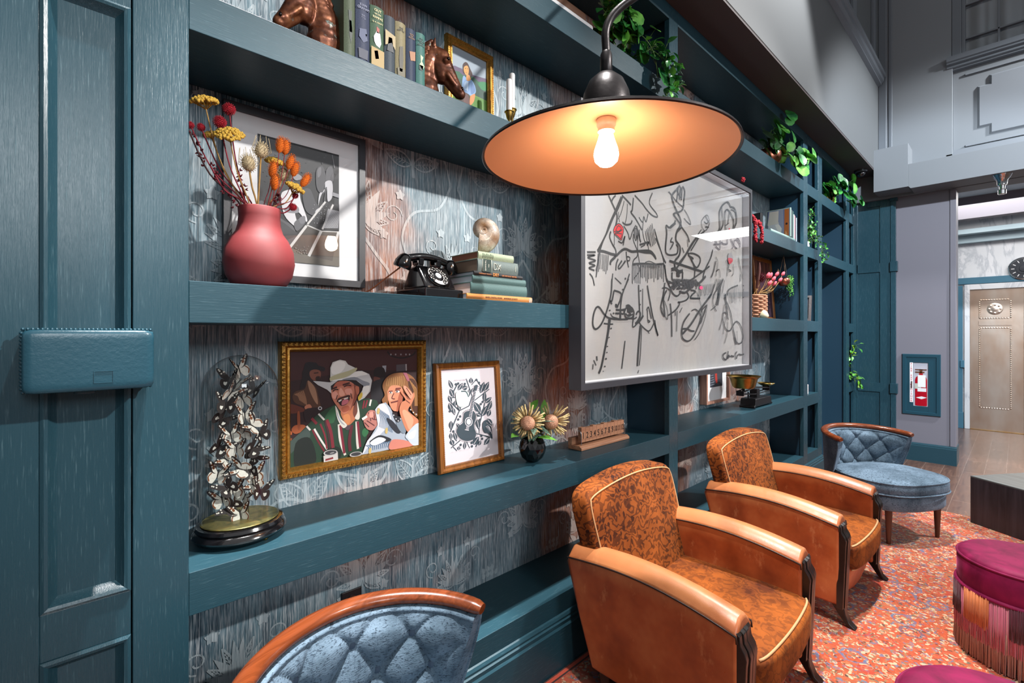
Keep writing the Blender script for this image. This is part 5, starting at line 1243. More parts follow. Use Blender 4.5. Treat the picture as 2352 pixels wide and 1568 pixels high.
p.poly('#1c1c26', [(.1, 0), (.95, 0), (.95, .28), (.8, .42), (.6, .45), (.4, .35), (.1, .3)], True, True); p.poly('#3a2030', [(.7, 0), (1, 0), (1, .6), (.8, .5)], True, True); p.poly('#7a2f28', [(.3, .3), (.45, .35), (.5, .12), (.35, .1)], True, True); p.poly('#c8d4d8', [(.52, .05), (.56, .05), (.5, .32), (.47, .32)], False, True); p.ell('#23232c', (.7, .4), .12, .1, raw=True); p.poly('#4a2a3a', [(.3, .62), (.6, .7), (.8, .6), (.6, .5), (.35, .5)], True, True); p.ell('#c98a20', (.62, .74), .05, .06, raw=True)
p.build('picture', PICTURE, f3, (0.032, -0.0085, 0.032))
f4 = thing('small_dark_frame', 'narrow dark picture frame leaning in the slim bay right of the hanging planter', 'picture frame', (5.335, 0.235, 1.549), (R(-9), 0, R(-88)))
frame_mesh(0.19, 0.255, [(0, 0), (0, 0.018), (0.020, 0.022), (0.028, 0.012), (0.030, 0.006)], 'frame', plain('weathered_grey_wood', '#4a4342', 0.6, bump=0.3, bscale=90, var=0.3), f4)
MB().box(0.025, 0.165, -0.008, -0.003, 0.025, 0.23).build('picture', plain('dim_photo', '#3a3c44', 0.4, var=0.4, bscale=14), f4, recalc=False)
# ================================================================ things on the shelves
rr_ = random.Random(11)


def blob(name, caps, mat, parent, voxel=0.004, it=6, loc=None):
    """one continuous sculpted surface grown from tapering limbs: caps = (p0, r0, p1, r1[, y-flattening])"""
    mb = MB()
    for c in caps:
        p0, r0, p1, r1 = c[:4]; fl = c[4] if len(c) > 4 else 1.0
        n = max(2, int((Vector(p1) - Vector(p0)).length / (min(r0, r1) * 0.5)) + 1)
        for i in range(n + 1):
            t = i / n; r = r0 + (r1 - r0) * t; q = Vector(p0).lerp(Vector(p1), t)
            mb.ball(q, (r, r * fl, r), 12)
    o = mb.build(name, mat, parent, smooth=180, recalc=False, loc=loc)
    m = o.modifiers.new('remesh', 'REMESH'); m.mode = 'VOXEL'; m.voxel_size = voxel; m.use_smooth_shade = True
    s = o.modifiers.new('smooth', 'SMOOTH'); s.factor = 0.5; s.iterations = it
    return o


# ---------------------------------------------------------------- painted box on the panelling
bx = thing('equipment_box', 'teal painted metal box with roped edge mounted on the panelling at the left', 'box', (0.047, 0, 1.369))
MB().rbox(0.098, 0.035, 0.060, 16, 12, fn=lambda x, y, z: (x, y - 0.068, z)).build('cover', TEAL_MET, bx, smooth=180, weld=True)
MB().box(-0.099, 0.099, -0.036, 0.0, -0.061, 0.061).build('back_plate', TEAL_MET, bx, recalc=False, bevel=0.006)
mb = MB(); pth = []
for k in range(30): pth.append((-0.098 + 0.196 * k / 29, 0.061, 0)); pth.append((-0.098 + 0.196 * k / 29, -0.061, 0))
for k in range(1, 17): pth.append((-0.100, -0.061 + 0.122 * k / 17, 1)); pth.append((0.100, -0.061 + 0.122 * k / 17, 1))
for x, z, v in pth: mb.ball((x, -0.040, z), (0.0036, 0.006, 0.0036) if v else (0.0032, 0.006, 0.0036), 6)
mb.build('roped_edge', TEAL_MET, bx, smooth=180, recalc=False)
moulding(0.002, 0.032, -0.045, -0.021, -0.1035, [(0, -0.001), (0, 0.0006), (0.0012, 0.0006), (0.0012, -0.001)], 'embossed_square', TEAL_MET, bx)
MB().rbox(0.016, 0.012, 0.004, 8, 5, fn=lambda x, y, z: (x - 0.01, y - 0.055, z - 0.064)).build('latch', TEAL_MET, bx, smooth=180, weld=True)

# ---------------------------------------------------------------- red vase and dried flowers
vs = thing('red_vase', 'matt brick-red ceramic vase with wide belly holding dried flowers', 'vase', (0.408, 0.112, 1.5485))
TERRA = plain('matt_red_ceramic', '#742629', 0.62, bump=0.05, bscale=25, var=0.06)
MB().lathe([(0.0, 0.0), (0.055, 0.0), (0.070, 0.010), (0.084, 0.035), (0.0905, 0.07), (0.087, 0.105), (0.074, 0.135), (0.060, 0.155), (0.0545, 0.175), (0.0525, 0.20), (0.054, 0.222), (0.0525, 0.224), (0.050, 0.221), (0.049, 0.19), (0.055, 0.16), (0.07, 0.13), (0.07, 0.05), (0.0, 0.02)], 56).build('body', TERRA, vs, smooth=180)
YEL = plain('yarrow_yellow', '#c8a040', 0.9, bump=0.5, bscale=300, var=0.3); CRI = plain('crimson_bloom', '#9c1226', 0.85, var=0.35, bscale=200); DCRI = plain('dark_red_bract', '#5c0f1e', 0.8, var=0.3, bscale=150)
POD = plain('pale_seed_pod', '#b8a684', 0.8, var=0.25, bscale=120); ORA = plain('orange_grass_fur', '#c8600f', 0.9, var=0.3, bscale=250); STG = plain('dry_straw_stem', '#a07c46', 0.8, var=0.2); STR = plain('red_stem', '#7e1628', 0.7); STB = plain('dark_twig', '#3a1a1c', 0.8)
GF2 = 'dried flowers in the red vase'


NS = [0]


def stem_thing(name, label, cat, head, mat_s, build_head, r=0.0016, foot=None, mouth=(0.408, 0.112, 1.765), group=GF2, base=1.60):
    """one dried stem standing in a vessel: stem part and flower head part"""
    h = Vector(head); m = Vector(mouth); fx = m + (h - m).normalized() * 0.001
    d = Vector((h.x - m.x, h.y - m.y, 0)); off = d.normalized() * min(0.042, d.length * 0.45) if d.length > 1e-4 else d
    NS[0] += 1; jit = Vector((cos(NS[0] * 2.4), sin(NS[0] * 2.4), 0)) * (0.010 + 0.024 * ((NS[0] * 0.618) % 1)) * (.6 if group != GF2 else 1)
    t = thing(name, label, cat, (m.x + jit.x, m.y + jit.y, base), group=group)
    o = Vector(t.location); a = m + off * .75 + jit * .45; mid = a.lerp(h, 0.55) + Vector((d.x * 0.06, 0, -abs(d.x) * 0.12))
    pts = smooth_pts([Vector((0, 0, 0)), a - o, mid - o, h - o], 6)
    MB().tube(pts, r, 6).build('stem', mat_s, t, smooth=180)
    ax = (h - mid).normalized()
    build_head(t, h - o, ax)
    return t


def yarrow(R0):
    def f(t, h, ax):
        mb = MB(); ax = (ax + Vector((-.25, -1.0, .25)) * (.35 if R0 < .03 else 1.0 if h.z < .37 else .15)).normalized(); M = T(h) @ ax.to_track_quat('Z', 'Y').to_matrix().to_4x4()
        for k in range(150):
            q = math.sqrt(rr_.random()); a = rr_.random() * TAU; x, y = R0 * q * cos(a), R0 * q * sin(a)
            mb.ball((x, y, R0 * 0.38 * (1 - q * q) + rr_.uniform(-.002, .002)), rr_.uniform(0.0035, 0.0055), 6, M=M)
        for k in range(14):
            a = TAU * k / 14; mb.tube([M @ Vector((0, 0, -R0 * 0.6)), M @ Vector((R0 * 0.75 * cos(a), R0 * 0.75 * sin(a), 0))], 0.0009, 4)
        mb.build('flower_head', YEL, t, smooth=180, recalc=False)
    return f


def globe(R0, mat=CRI, n=150):
    def f(t, h, ax):
        mb = MB(); mb.ball(h, R0 * 0.72, 10)
        for k in range(n):
            z = 1 - 2 * (k + .5) / n; a = k * 2.39996; d = Vector((math.sqrt(1 - z * z) * cos(a), math.sqrt(1 - z * z) * sin(a), z))
            mb.tube([h + d * R0 * 0.6, h + d * R0 * rr_.uniform(.95, 1.1)], [R0 * 0.09, R0 * 0.02], 4)
        mb.build('flower_head', mat, t, smooth=180, recalc=False)
    return f


def pod(R0):
    def f(t, h, ax):
        mb = MB(); M = T(h) @ ax.to_track_quat('Z', 'Y').to_matrix().to_4x4(); mb.ball((0, 0, 0), (R0 * .8, R0 * .8, R0), 12, M=M)
        for k in range(120):
            z = 1 - 2 * (k + .5) / 120; a = k * 2.39996; d = Vector((math.sqrt(1 - z * z) * cos(a), math.sqrt(1 - z * z) * sin(a), z * 1.2))
            mb.tube([M @ (d * R0 * .7), M @ (d * R0 * 1.08 + Vector((0, 0, R0 * .1)))], 0.0006, 3)
        for k in range(7):
            a = TAU * k / 7; mb.tube([M @ Vector((0, 0, -R0)), M @ Vector((R0 * 1.25 * cos(a), R0 * 1.25 * sin(a), 0)), M @ Vector((R0 * .8 * cos(a), R0 * .8 * sin(a), R0 * 1.9))], 0.0007, 4)
        mb.build('seed_head', POD, t, smooth=180, recalc=False)
    return f


def tail(L0):
    def f(t, h, ax):
        mb = MB(); M = T(h) @ ax.to_track_quat('Z', 'Y').to_matrix().to_4x4()
        mb.lathe([(0, -L0 * .5), (L0 * .17, -L0 * .35), (L0 * .22, 0), (L0 * .16, L0 * .32), (0, L0 * .5)], 10, M=M)
        for k in range(110):
            z = -0.45 + 0.95 * k / 110; a = k * 2.4; rad = L0 * .2 * math.sqrt(max(0, 1 - (z / .52) ** 2))
            mb.tube([M @ Vector((rad * .8 * cos(a), rad * .8 * sin(a), z * L0)), M @ Vector((rad * 1.5 * cos(a), rad * 1.5 * sin(a), z * L0 + L0 * .12))], 0.0005, 3)
        mb.build('flower_head', ORA, t, smooth=180, recalc=False)
    return f


def bract(n=26, L0=0.16, mat=DCRI):
    def f(t, h, ax):
        mb = MB()
        for k in range(n):
            s = k / n; p = h - ax * (L0 * s); d = Vector((rr_.uniform(-1, 1), rr_.uniform(-1, 1), rr_.uniform(-.2, .9))).normalized(); q = p + d * 0.006
            for j in range(4):
                e = (d + Vector((rr_.uniform(-1, 1), rr_.uniform(-1, 1), rr_.uniform(-1, 1))) * .8).normalized(); mb.tube([q, q + e * rr_.uniform(.004, .009)], [0.0022, 0.0008], 4)
        mb.build('flower_head', mat, t, smooth=180, recalc=False)
    return f


for h, R0, lb in (((0.275, .11, 2.026), .031, 'yellow yarrow reaching highest at the far left of the red vase'), ((0.328, .09, 1.950), .034, 'largest yellow yarrow head, in the middle left of the red vase bouquet'), ((0.453, .13, 1.918), .026, 'yellow yarrow head beside the paired orange grass tails'), ((0.499, .10, 1.846), .026, 'lowest yellow yarrow head, drooping right of the red vase'), ((0.296, .14, 1.955), .016, 'small yellow yarrow tucked behind the largest yarrow head')):
    stem_thing('dried_yarrow', lb, 'dried flower', h, STG, yarrow(R0))
for h, R0, lb in (((0.334, .12, 2.030), .017, 'topmost crimson globe flower, alone above the largest yarrow'), ((0.308, .10, 1.981), .017, 'crimson globe flower just above the largest yarrow head'), ((0.271, .13, 1.966), .011, 'small dark crimson globe flower below the high left yarrow'), ((0.490, .09, 1.788), .012, 'crimson globe flower hanging low at the right of the vase mouth'), ((0.249, .14, 1.968), .010, 'small crimson globe flower nearest the left upright of the shelf'), ((0.503, .11, 1.828), .010, 'crimson globe flower under the lowest yarrow head')):
    stem_thing('crimson_globe_flower', lb, 'dried flower', h, STR, globe(R0), 0.0018)
for h, R0, lb in (((0.406, .09, 1.928), .020, 'pale spiky seed head standing tallest over the middle of the red vase'), ((0.374, .09, 1.885), .021, 'pale seed head lower left of the tallest seed head'), ((0.476, .13, 1.888), .020, 'pale seed head half hidden among the orange grass tails')):
    stem_thing('pale_seed_head', lb, 'dried flower', h, STG, pod(R0), 0.0024)
for h, lb in (((0.452, .08, 1.953), 'left one of the two paired orange grass tails'), ((0.470, .09, 1.955), 'right one of the two paired orange grass tails'), ((0.486, .10, 1.918), 'orange grass tail pointing straight up right of the pair'), ((0.499, .10, 1.901), 'orange grass tail just right of the upright one'), ((0.433, .08, 1.880), 'orange grass tail in the middle of the bouquet beside the tallest seed head'), ((0.525, .09, 1.872), 'orange grass tail leaning farthest right over the photograph'), ((0.438, .08, 1.845), 'lowest orange grass tail, close above the vase mouth')):
    stem_thing('orange_grass_tail', lb, 'dried grass', h, STR, tail(.046), 0.0011)
for h, lb, n, L0 in (((0.244, .13, 1.950), 'dark red twig leaning farthest left from the vase', 14, .10), ((0.291, .13, 1.873), 'dark red bract twig under the largest yarrow', 26, .13), ((0.352, .10, 1.86), 'short dark red twig in front left of the vase mouth', 18, .08), ((0.457, .10, 1.815), 'short dark red flower sprig right of the vase mouth', 14, .03)):
    stem_thing('dark_red_twig', lb, 'dried flower', h, STR if n > 14 else STB, bract(n, L0), 0.0022)

# ---------------------------------------------------------------- rotary telephone
ph = thing('rotary_telephone', 'old black rotary dial telephone beside the book stack', 'telephone', (0.985, 0.130, 1.5485), R(4)); ph.scale = (1.1,) * 3
MB().box(-0.078, 0.078, -0.08, 0.08, 0.0, 0.030).build('base', BLACKGLOSS, ph, recalc=False, bevel=0.004)
MB().prism([(-0.066, 0.030), (0.07, 0.030), (0.030, 0.105), (-0.012, 0.108), (-0.052, 0.052)], -0.062, 0.062, 'x').build('body', BLACKGLOSS, ph, bevel=0.008, smooth=40)
DN = Vector((0, -0.062, 0.046)).normalized()
MD = T((0, -0.040, 0.072)) @ Vector((0, -0.82, 0.58)).to_track_quat('Z', 'Y').to_matrix().to_4x4()
dl = MB().lathe([(0.0, 0.004), (0.040, 0.004), (0.0405, 0.0), (0.0, 0.0)], 40, M=MD).build('dial_plate', plain('white_enamel', '#d8d6d2', 0.3), ph, smooth=30)
mb = MB()
for k in range(10):
    a = R(-60 + 30 * k); mb.lathe([(0.0044, 0.0), (0.0068, 0.0), (0.0068, 0.0024), (0.0044, 0.0024), (0.0044, 0.0)], 14, M=MD @ T((0.029 * cos(a), 0.029 * sin(a), 0.0045)), cap=False)
mb.lathe([(0.0, 0.0065), (0.014, 0.0065), (0.019, 0.0055), (0.0215, 0.0042)], 30, M=MD); mb.lathe([(0.037, 0.0042), (0.0385, 0.0072), (0.0405, 0.0072), (0.042, 0.002)], 40, M=MD, cap=False)
mb.build('finger_wheel', BLACKGLOSS, dl, smooth=40)
MB().lathe([(0.0, 0.0068), (0.011, 0.0068)], 24, M=MD).build('number_card', WHITE, dl)
for s in (-1, 1):
    mb = MB(); mb.box(s * 0.036 - 0.010, s * 0.036 + 0.010, 0.0, 0.028, 0.100, 0.118); mb.prism([(-0.004, 0.112), (0.003, 0.112), (0.001, 0.134), (-0.006, 0.132)], s * 0.036 - 0.009, s * 0.036 + 0.009, 'x'); mb.prism([(0.028, 0.112), (0.035, 0.112), (0.038, 0.132), (0.031, 0.134)], s * 0.036 - 0.009, s * 0.036 + 0.009, 'x'); mb.build('cradle', BLACKGLOSS, ph, bevel=0.0015)
hp = [(-0.096 + 0.192 * k / 16, 0.014, 0.125 + 0.017 * sin(PI * k / 16)) for k in range(17)]
hs = MB().tube(hp, [0.013] * 2 + [0.0125] * 13 + [0.013] * 2, 12)
for s in (-1, 1): hs.lathe([(0.0, 0.030), (0.012, 0.029), (0.020, 0.020), (0.0275, 0.002), (0.0285, -0.014), (0.026, -0.018), (0.0, -0.0185)], 26, M=T((s * 0.096, 0.012, 0.113)) @ RY(s * -14) @ RX(14))
hs.build('handset', BLACKGLOSS, ph, smooth=50)
mb = MB(); mb.tube(smooth_pts([(-0.10, 0.02, 0.10), (-0.14, 0.05, 0.06), (-0.18, 0.085, 0.02), (-0.23, 0.11, 0.0045), (-0.31, 0.13, 0.0045)], 6), 0.0026, 6)
mb.build('cord', plain('brown_cloth_cord', '#8a4a2c', 0.8), ph, smooth=180)


# ---------------------------------------------------------------- books
def book(label, t, h, d, col, M, pages='#cfc4ae', group=None, name='book', round_=0.004, rough=0.6, marks=None):
    """closed book: spine toward -Y, thickness along X, height along Z, placed by matrix M"""
    o = thing(name, label, 'book', group=group); o.matrix_world = M
    cov = plain('cloth_' + col.strip('#'), col, rough, bump=0.15, bscale=250, var=0.10)
    k = [(-t / 2 + (t) * i / 8, -round_ * sin(PI * i / 8)) for i in range(9)]
    th = 0.0025
    out = k + [(t / 2, d), (t / 2 - th, d), (t / 2 - th, 0.003), (-t / 2 + th, 0.003), (-t / 2 + th, d), (-t / 2, d)]
    MB().prism(out, 0, h, 'z').build('cover', cov, o, smooth=40)
    MB().box(-t / 2 + th, t / 2 - th, 0.0035, d - 0.004, 0.003, h - 0.003).build('pages', plain('paper_' + pages.strip('#'), pages, 0.8, bump=0.2, bscale=600), o, recalc=False)
    return o


SX = lambda z: T((0, 0, z))
st = [(1.073, 1.41, 1.548, 0.0225, '#b8763a', '#d2d4dc', 'tan-orange book at the bottom of the stack beside the telephone'), (1.091, 1.38, 1.5705, 0.0415, '#42605f', '#c8ccd4', 'thick plain teal book, second from the bottom of the stack'), (1.099, 1.374, 1.612, 0.0265, '#42605f', '#c2c6d0', 'thinner plain teal book lying under the thin black book'),
      (1.106, 1.355, 1.6385, 0.0155, '#1c1d20', '#b9bdc8', 'thin black book with orange lettering in the stack'), (1.124, 1.33, 1.654, 0.0475, '#5c6a68', '#7d6c5c', 'thick grey-green book with a dark label and crest'), (1.126, 1.306, 1.7015, 0.0275, '#8f9e84', '#8a5a46', 'worn pale green book on top, under the ammonite')]
BK = []
for x0, x1, z, t, c, pg, lb in st:
    M = T((x0, 0.025, z + .0005 + t / 2)) @ RY(90)
    BK.append((book(lb, t, x1 - x0, 0.17, c, M, pg, 'books stacked beside the telephone'), x1 - x0, t))
ink = lambda c: plain('ink_' + c.strip('#'), c, 0.5)
def spine_text(i, body, size, col, along, off=0.0, xs=1.0):
    o, L, t = BK[i]; text(body, size, ink(col), o, T((off, -0.0045, along)) @ RY(-90) @ FACE_Y, xscale=xs)
spine_text(0, 'INNER CONSTELLATIONS     MONDRIAN QUARTET', 0.0085, '#6e4526', 0.17, 0, 0.85)
mb = MB()
for k in range(3): mb.tube([(0.009, -0.005, 0.318 + 0.006 * k), (-0.008, -0.005, 0.322 + 0.006 * k)], 0.001, 4)
mb.build('publisher_mark', ink('#e8e4de'), BK[0][0])
spine_text(3, 'DRY', 0.017, '#d8863c', 0.105, 0, 0.9); spine_text(3, 'LIFE WITHOUT WATER', 0.0075, '#b8703c', 0.175); spine_text(3, 'EHRENREICH  WALLACE', 0.0055, '#b8703c', 0.052)
o5 = BK[4][0]
MB().box(-0.0235, 0.0235, -0.0052, -0.004, 0.022, 0.062).build('title_label', ink('#16302a'), o5, recalc=False)
text('THE DUKAYS', 0.0068, ink('#d8d8cc'), o5, T((0.0, -0.0056, 0.034)) @ FACE_Y, xscale=0.95); text('Abbo', 0.0058, ink('#d8d8cc'), o5, T((0.0, -0.0056, 0.05)) @ FACE_Y)
mb = MB()
for z in (0.0205, 0.0635): mb.box(-0.0235, 0.0235, -0.0052, -0.0045, z, z + 0.0012)
for p in ([(-.014, .078), (-.006, .076), (.006, .076), (.014, .078)], [(-.012, .080), (-.008, .09), (.008, .09), (.012, .080)], [(-.004, .094), (.006, .100), (-.006, .106), (.004, .112)], [(-.012, .096), (-.002, .104), (-.010, .112)], [(.012, .094), (.004, .104), (.014, .110)]): mb.tube([(x, -0.005, z) for x, z in smooth_pts(p, 4)], 0.0013, 4)
mb.build('crest', ink('#c8ccc0'), o5, smooth=180)
text('PUBLISHERS', 0.0042, ink('#c8ccc0'), o5, T((0.0, -0.0052, 0.19)) @ FACE_Y)
mb = MB()
for k in range(9): mb.box(-0.008 + 0.002 * (k % 3), 0.008 - 0.002 * (k % 2), -0.0052, -0.0045, 0.02 + 0.0062 * k, 0.0222 + 0.0062 * k)
mb.build('faded_lettering', ink('#5e6e56'), BK[5][0], recalc=False)

# upright antique books between the horse heads
ub = [(0.6415, .036, .262, '#4f5a45', 'tall olive green antique book beside the left horse head'), (0.684, .047, .225, '#2c3550', 'navy antique book, second in the upright row'), (0.7325, .048, .214, '#3f5a43', 'green antique book with a gilt title and a horse rider on its spine'),
      (0.777, .039, .204, '#3a444e', 'slate antique book with a tan landscape band'), (0.8165, .039, .202, '#8a8060', 'tan antique book in the upright row'), (0.8555, .038, .197, '#22304a', 'dark blue antique book with a small tan patch'), (0.8935, .036, .199, '#3f7069', 'teal-green antique book against the right horse head')]
UB = [book(lb, t - .001, h, .15, c, T((x, .05, 2.2435)), '#b8a888', 'antique books between the horse heads', round_=.006) for x, t, h, c, lb in ub]
GT = '#c9a95c'
def sp_t(i, body, size, col, z, xs=1.0): text(body, size, ink(col), UB[i], T((0, -0.0066, z)) @ FACE_Y, xscale=xs)
sp_t(0, 'THE\nSENATOR\nAIROLIE', .0085, GT, .215, .85); sp_t(1, 'JOHN\nGRAHAM', .0105, '#8a8fa8', .190, .9); sp_t(1, 'R.N.\nT.T.J.', .007, '#8a8fa8', .160); sp_t(2, 'OUT', .0115, '#e4d6a4', .200); sp_t(2, 'on the', .0085, '#e4d6a4', .189); sp_t(2, 'PAMPAS', .0105, '#e4d6a4', .177, .9); sp_t(2, 'G. A. HENTY', .0065, '#e4d6a4', .162)
sp_t(4, 'THE\nKETTLE', .0075, '#3a3424', .178); sp_t(5, 'WITH\nTHE\nCOLORS', .006, '#a07a5a', .172); sp_t(6, 'THE\nTRAIL OF\nTHE\nDRAGON', .007, '#1a302c', .168)
def deco(i, items):
    mb = MB()
    mats = sorted({c for c, _ in items})
    for c, pts in items: mb.prism(pts, -0.0068, -0.0060, 'y', mats.index(c))
    mb.build('spine_picture', [ink(c) for c in mats], UB[i])
deco(0, [('#23302a', [(-.006, .16), (.006, .16), (.004, .13), (.007, .09), (.002, .06), (-.003, .09), (-.004, .13)]), ('#3f7a5a', [(-.003, .13), (.005, .13), (.006, .095), (-.002, .095)])])
deco(1, [('#39456a', [(-.012, .12), (.010, .125), (.014, .09), (0, .08), (-.014, .095)]), ('#1c2440', [(-.016, .06), (.016, .06), (.014, .03), (-.014, .03)]), ('#c8ccd8', [(.006, .108), (.012, .11), (.010, .10)])])
deco(2, [('#d8dcd8', [(-.014, .115), (-.004, .135), (.008, .13), (.012, .10), (.006, .085), (-.006, .09), (-.012, .1)]), ('#a04038', [(-.004, .15), (.006, .145), (.004, .13), (-.004, .13)]), ('#a88a4c', [(-.022, .082), (.022, .078), (.022, .02), (-.022, .02)]), ('#2c3a2c', [(-.012, .07), (0, .075), (.004, .05), (-.008, .045)])])
deco(3, [('#a89468', [(-.018, .155), (.018, .145), (.018, .10), (.004, .12), (-.018, .105)]), ('#1e262e', [(-.006, .135), (.006, .135), (.012, .09), (-.012, .09)])])
deco(4, [('#3a3424', [(-.006, .12), (.006, .125), (.008, .08), (.004, .04), (-.006, .04), (-.008, .08)]), ('#5a5236', [(-.014, .05), (.014, .05), (.012, .02), (-.012, .02)])]); deco(5, [('#a0683c', [(-.008, .12), (.014, .125), (.014, .095), (-.004, .09)])]); deco(6, [('#b8d4a0', [(-.004, .125), (.008, .12), (.002, .105), (.012, .09), (.004, .075), (-.008, .09), (-.002, .1)]), ('#122c28', [(-.008, .09), (.008, .09), (.004, .072), (-.008, .074)])])

# ---------------------------------------------------------------- horse head bookends
BRZ = NT('copper_bronze'); _q = BRZ.noise(BRZ.coord(), 18, 5, 0.65); _q2 = BRZ.noise(BRZ.coord((1, 1, 1), (3, 1, 2)), 40, 4, 0.7)
BRZ.set(base=BRZ.mix(BRZ.ramp(_q2, [(0.62, 0.0), (0.74, 1.0)]), BRZ.ramp(_q, [(0.3, '#2e1710'), (0.5, '#5e321e'), (0.72, '#8f5a38')]), '#7a918c'), rough=0.38, metal=0.55); BRZ.bump(_q2, 0.15, 0.003); BRZ = BRZ.mat


def horse(label, M):
    t = thing('horse_head_bookend', label, 'bookend', group='horse head bookends'); t.matrix_world = M
    # faces -X, chin tucked, neck rising from the base plate at the right
    caps = [((-.080, 0, .062), .019, (-.062, 0, .085), .023, .85), ((-.062, 0, .085), .023, (-.030, 0, .140), .030, .8), ((-.030, 0, .140), .030, (-.010, 0, .185), .034, .8), ((-.012, 0, .125), .036, (-.004, 0, .150), .034, .78), ((-.010, 0, .185), .034, (.030, 0, .200), .030, .8), ((-.070, 0, .055), .012, (-.035, 0, .095), .016, .8),
            ((.030, 0, .195), .034, (.058, 0, .130), .045, .72), ((.058, 0, .130), .045, (.062, 0, .066), .052, .75), ((.062, 0, .066), .052, (.05, 0, .062), .052, .75), ((.020, 0, .105), .022, (.05, 0, .066), .035, .75)]
    for s in (-1, 1): caps += [((.020, s * .018, .215), .010, (.016, s * .022, .240), .004), ((-.028, s * .022, .168), .011, (-.022, s * .022, .165), .011), ((-.078, s * .012, .072), .009, (-.072, s * .012, .078), .008), ((-.055, s * .014, .090), .010, (-.03, s * .02, .118), .011)]
    hd = blob('head', caps, BRZ, t, 0.0035, 3)
    mn = []
    for k in range(13):
        z = .225 - .016 * k; x = .052 + .030 * sin(min(1, k / 7) * PI / 2) + (.008 if k > 8 else 0)
        for s in (-1, 0, 1): mn.append(((x - .024, s * .020, z + .004), .008, (x + .006, s * .016 + .004 * (k % 2), z - .014), .0065)); mn.append(((x + .006, s * .016, z - .014), .005, (x - .002, s * .022, z - .030), .003))
    for k in range(4): mn.append(((.015 - .012 * k, .006 * (k - 1.5), .222 - .006 * k), .006, (-.018 - .006 * k, .008 * (k - 1.5), .196 - .006 * k), .003))
    blob('mane', mn, BRZ, hd, 0.0028, 2)
    mb = MB()
    for s in (-1, 1): mb.ball((-.031, s * .030, .170), .0062, 8); mb.ball((-.084, s * .017, .076), (.005, .004, .007), 8)
    mb.build('eyes_and_nostrils', plain('dark_bronze', '#140c0a', 0.25, 0.6), hd, smooth=180)
    MB().box(-.065, .108, -.045, .045, 0, .012).build('base', BRZ, t, recalc=False, bevel=.003)
    return t


horse('copper bronze horse head bookend facing left, at the left end of the upright books', T((.533, .10, 2.244)) @ RZ(6))
horse('copper bronze horse head bookend facing right, between the teal-green book and the small painting', T((1.006, .104, 2.244)) @ RZ(152))

# ---------------------------------------------------------------- candles in brass holders
WAX = plain('white_wax', '#d6d4d4', 0.45, sss=0.1)
for x, z0, z1, y, lb in ((1.401, 2.366, 2.508, .15, 'shorter white candle in the left brass holder'), (1.4325, 2.390, 2.550, .165, 'taller white candle in the right brass holder')):
    c = thing('candlestick', 'brass candlestick holding the ' + lb.split(' candle')[0] + ' candle', 'candlestick', (x, y, 2.2435), group='brass candlesticks')
    MB().lathe([(0, 0), (.030, 0), (.032, .004), (.028, .008), (.008, .014), (.006, .03), (.009, .04), (.005, .05), (.005, z0 - 2.2435 - .03), (.009, z0 - 2.2435 - .024), (.014, z0 - 2.2435 - .01), (.017, z0 - 2.2435 + .004), (.0205, z0 - 2.2435 + .006), (.020, z0 - 2.2435 + .009), (.013, z0 - 2.2435 + .009)], 24).build('holder', BRASS, c, smooth=40)
    k = thing('candle', lb + ' on the upper shelf', 'candle', (x, y, z0 + .0095 - .012), group='white candles')
    MB().lathe([(0, 0), (.0122, 0), (.0124, z1 - z0), (.0105, z1 - z0 + .006), (.004, z1 - z0 + .003), (0, z1 - z0 + .002)], 20).build('wax', WAX, k, smooth=40)
    MB().tube([(0, 0, z1 - z0), (.001, 0, z1 - z0 + .009)], .0008, 5).build('wick', BLACK, k)

# ---------------------------------------------------------------- ammonite
am = thing('ammonite_fossil', 'polished cream and brown ammonite fossil resting on the book stack', 'fossil', (1.214, .108, 1.7295), (R(0), 0, R(-30)))
AMM = NT('polished_fossil_shell'); _q = AMM.noise(AMM.coord(), 26, 4, .6); _v = AMM.voro(AMM.coord(), 60, 'DISTANCE_TO_EDGE'); _q3 = AMM.noise(AMM.coord((1, 1, 1), (4, 2, 2)), 9, 3, .6)
AMM.set(base=AMM.mix(AMM.ramp(_v, [(0.0, .5), (.04, 0.0)]), AMM.mix(AMM.ramp(_q3, [(.42, 0.0), (.62, 1.0)]), AMM.ramp(_q, [(.3, '#8f8478'), (.7, '#c4bab0')]), AMM.ramp(_q, [(.3, '#7a4a22'), (.7, '#a87f4a')])), '#5a4434'), rough=.22); AMM.bump(_q, .1, .003); AMM = AMM.mat
pts = []; rad = []
for k in range(121):
    a = TAU * 2.35 * k / 120; g = math.exp(-a * .17); pts.append((0.036 * g * cos(a + 4.4), -.040 * (1 - g), .0860 + .036 * g * sin(a + 4.4))); rad.append(.048 * g)
MB().tube(pts, rad, 18).build('shell', AMM, am, smooth=180); am.scale = (1.1,) * 3

# ---------------------------------------------------------------- glass dome with butterflies
dm = thing('butterfly_dome', 'tall glass dome over mounted brown and white butterflies on a black oval base', 'display dome', (.370, .150, .8556))
mb = MB().lathe([(0, .008), (.105, .008), (.116, .014), (.120, .022), (.116, .030), (.110, .034), (.113, .040), (.109, .047), (.100, .049), (0, .049)], 64, sx=.98, sy=.92)
mb.build('base', BLACKGLOSS, dm, smooth=35)
for a in (-60, 60, 180): MB().lathe([(0, 0), (.006, 0), (.008, .004), (.007, .0085)], 12, M=T((.085 * cos(R(a)), .085 * sin(R(a)), 0))).build('foot', BRASS, dm, smooth=60)
MOSS = NT('gilt_moss_floor'); _q = MOSS.noise(MOSS.coord(), 30, 4, .6, 1.0); MOSS.set(base=MOSS.ramp(_q, [(.3, '#4a4a26'), (.55, '#8a8048'), (.75, '#a8823c')]), rough=.4, metal=.3); MOSS = MOSS.mat
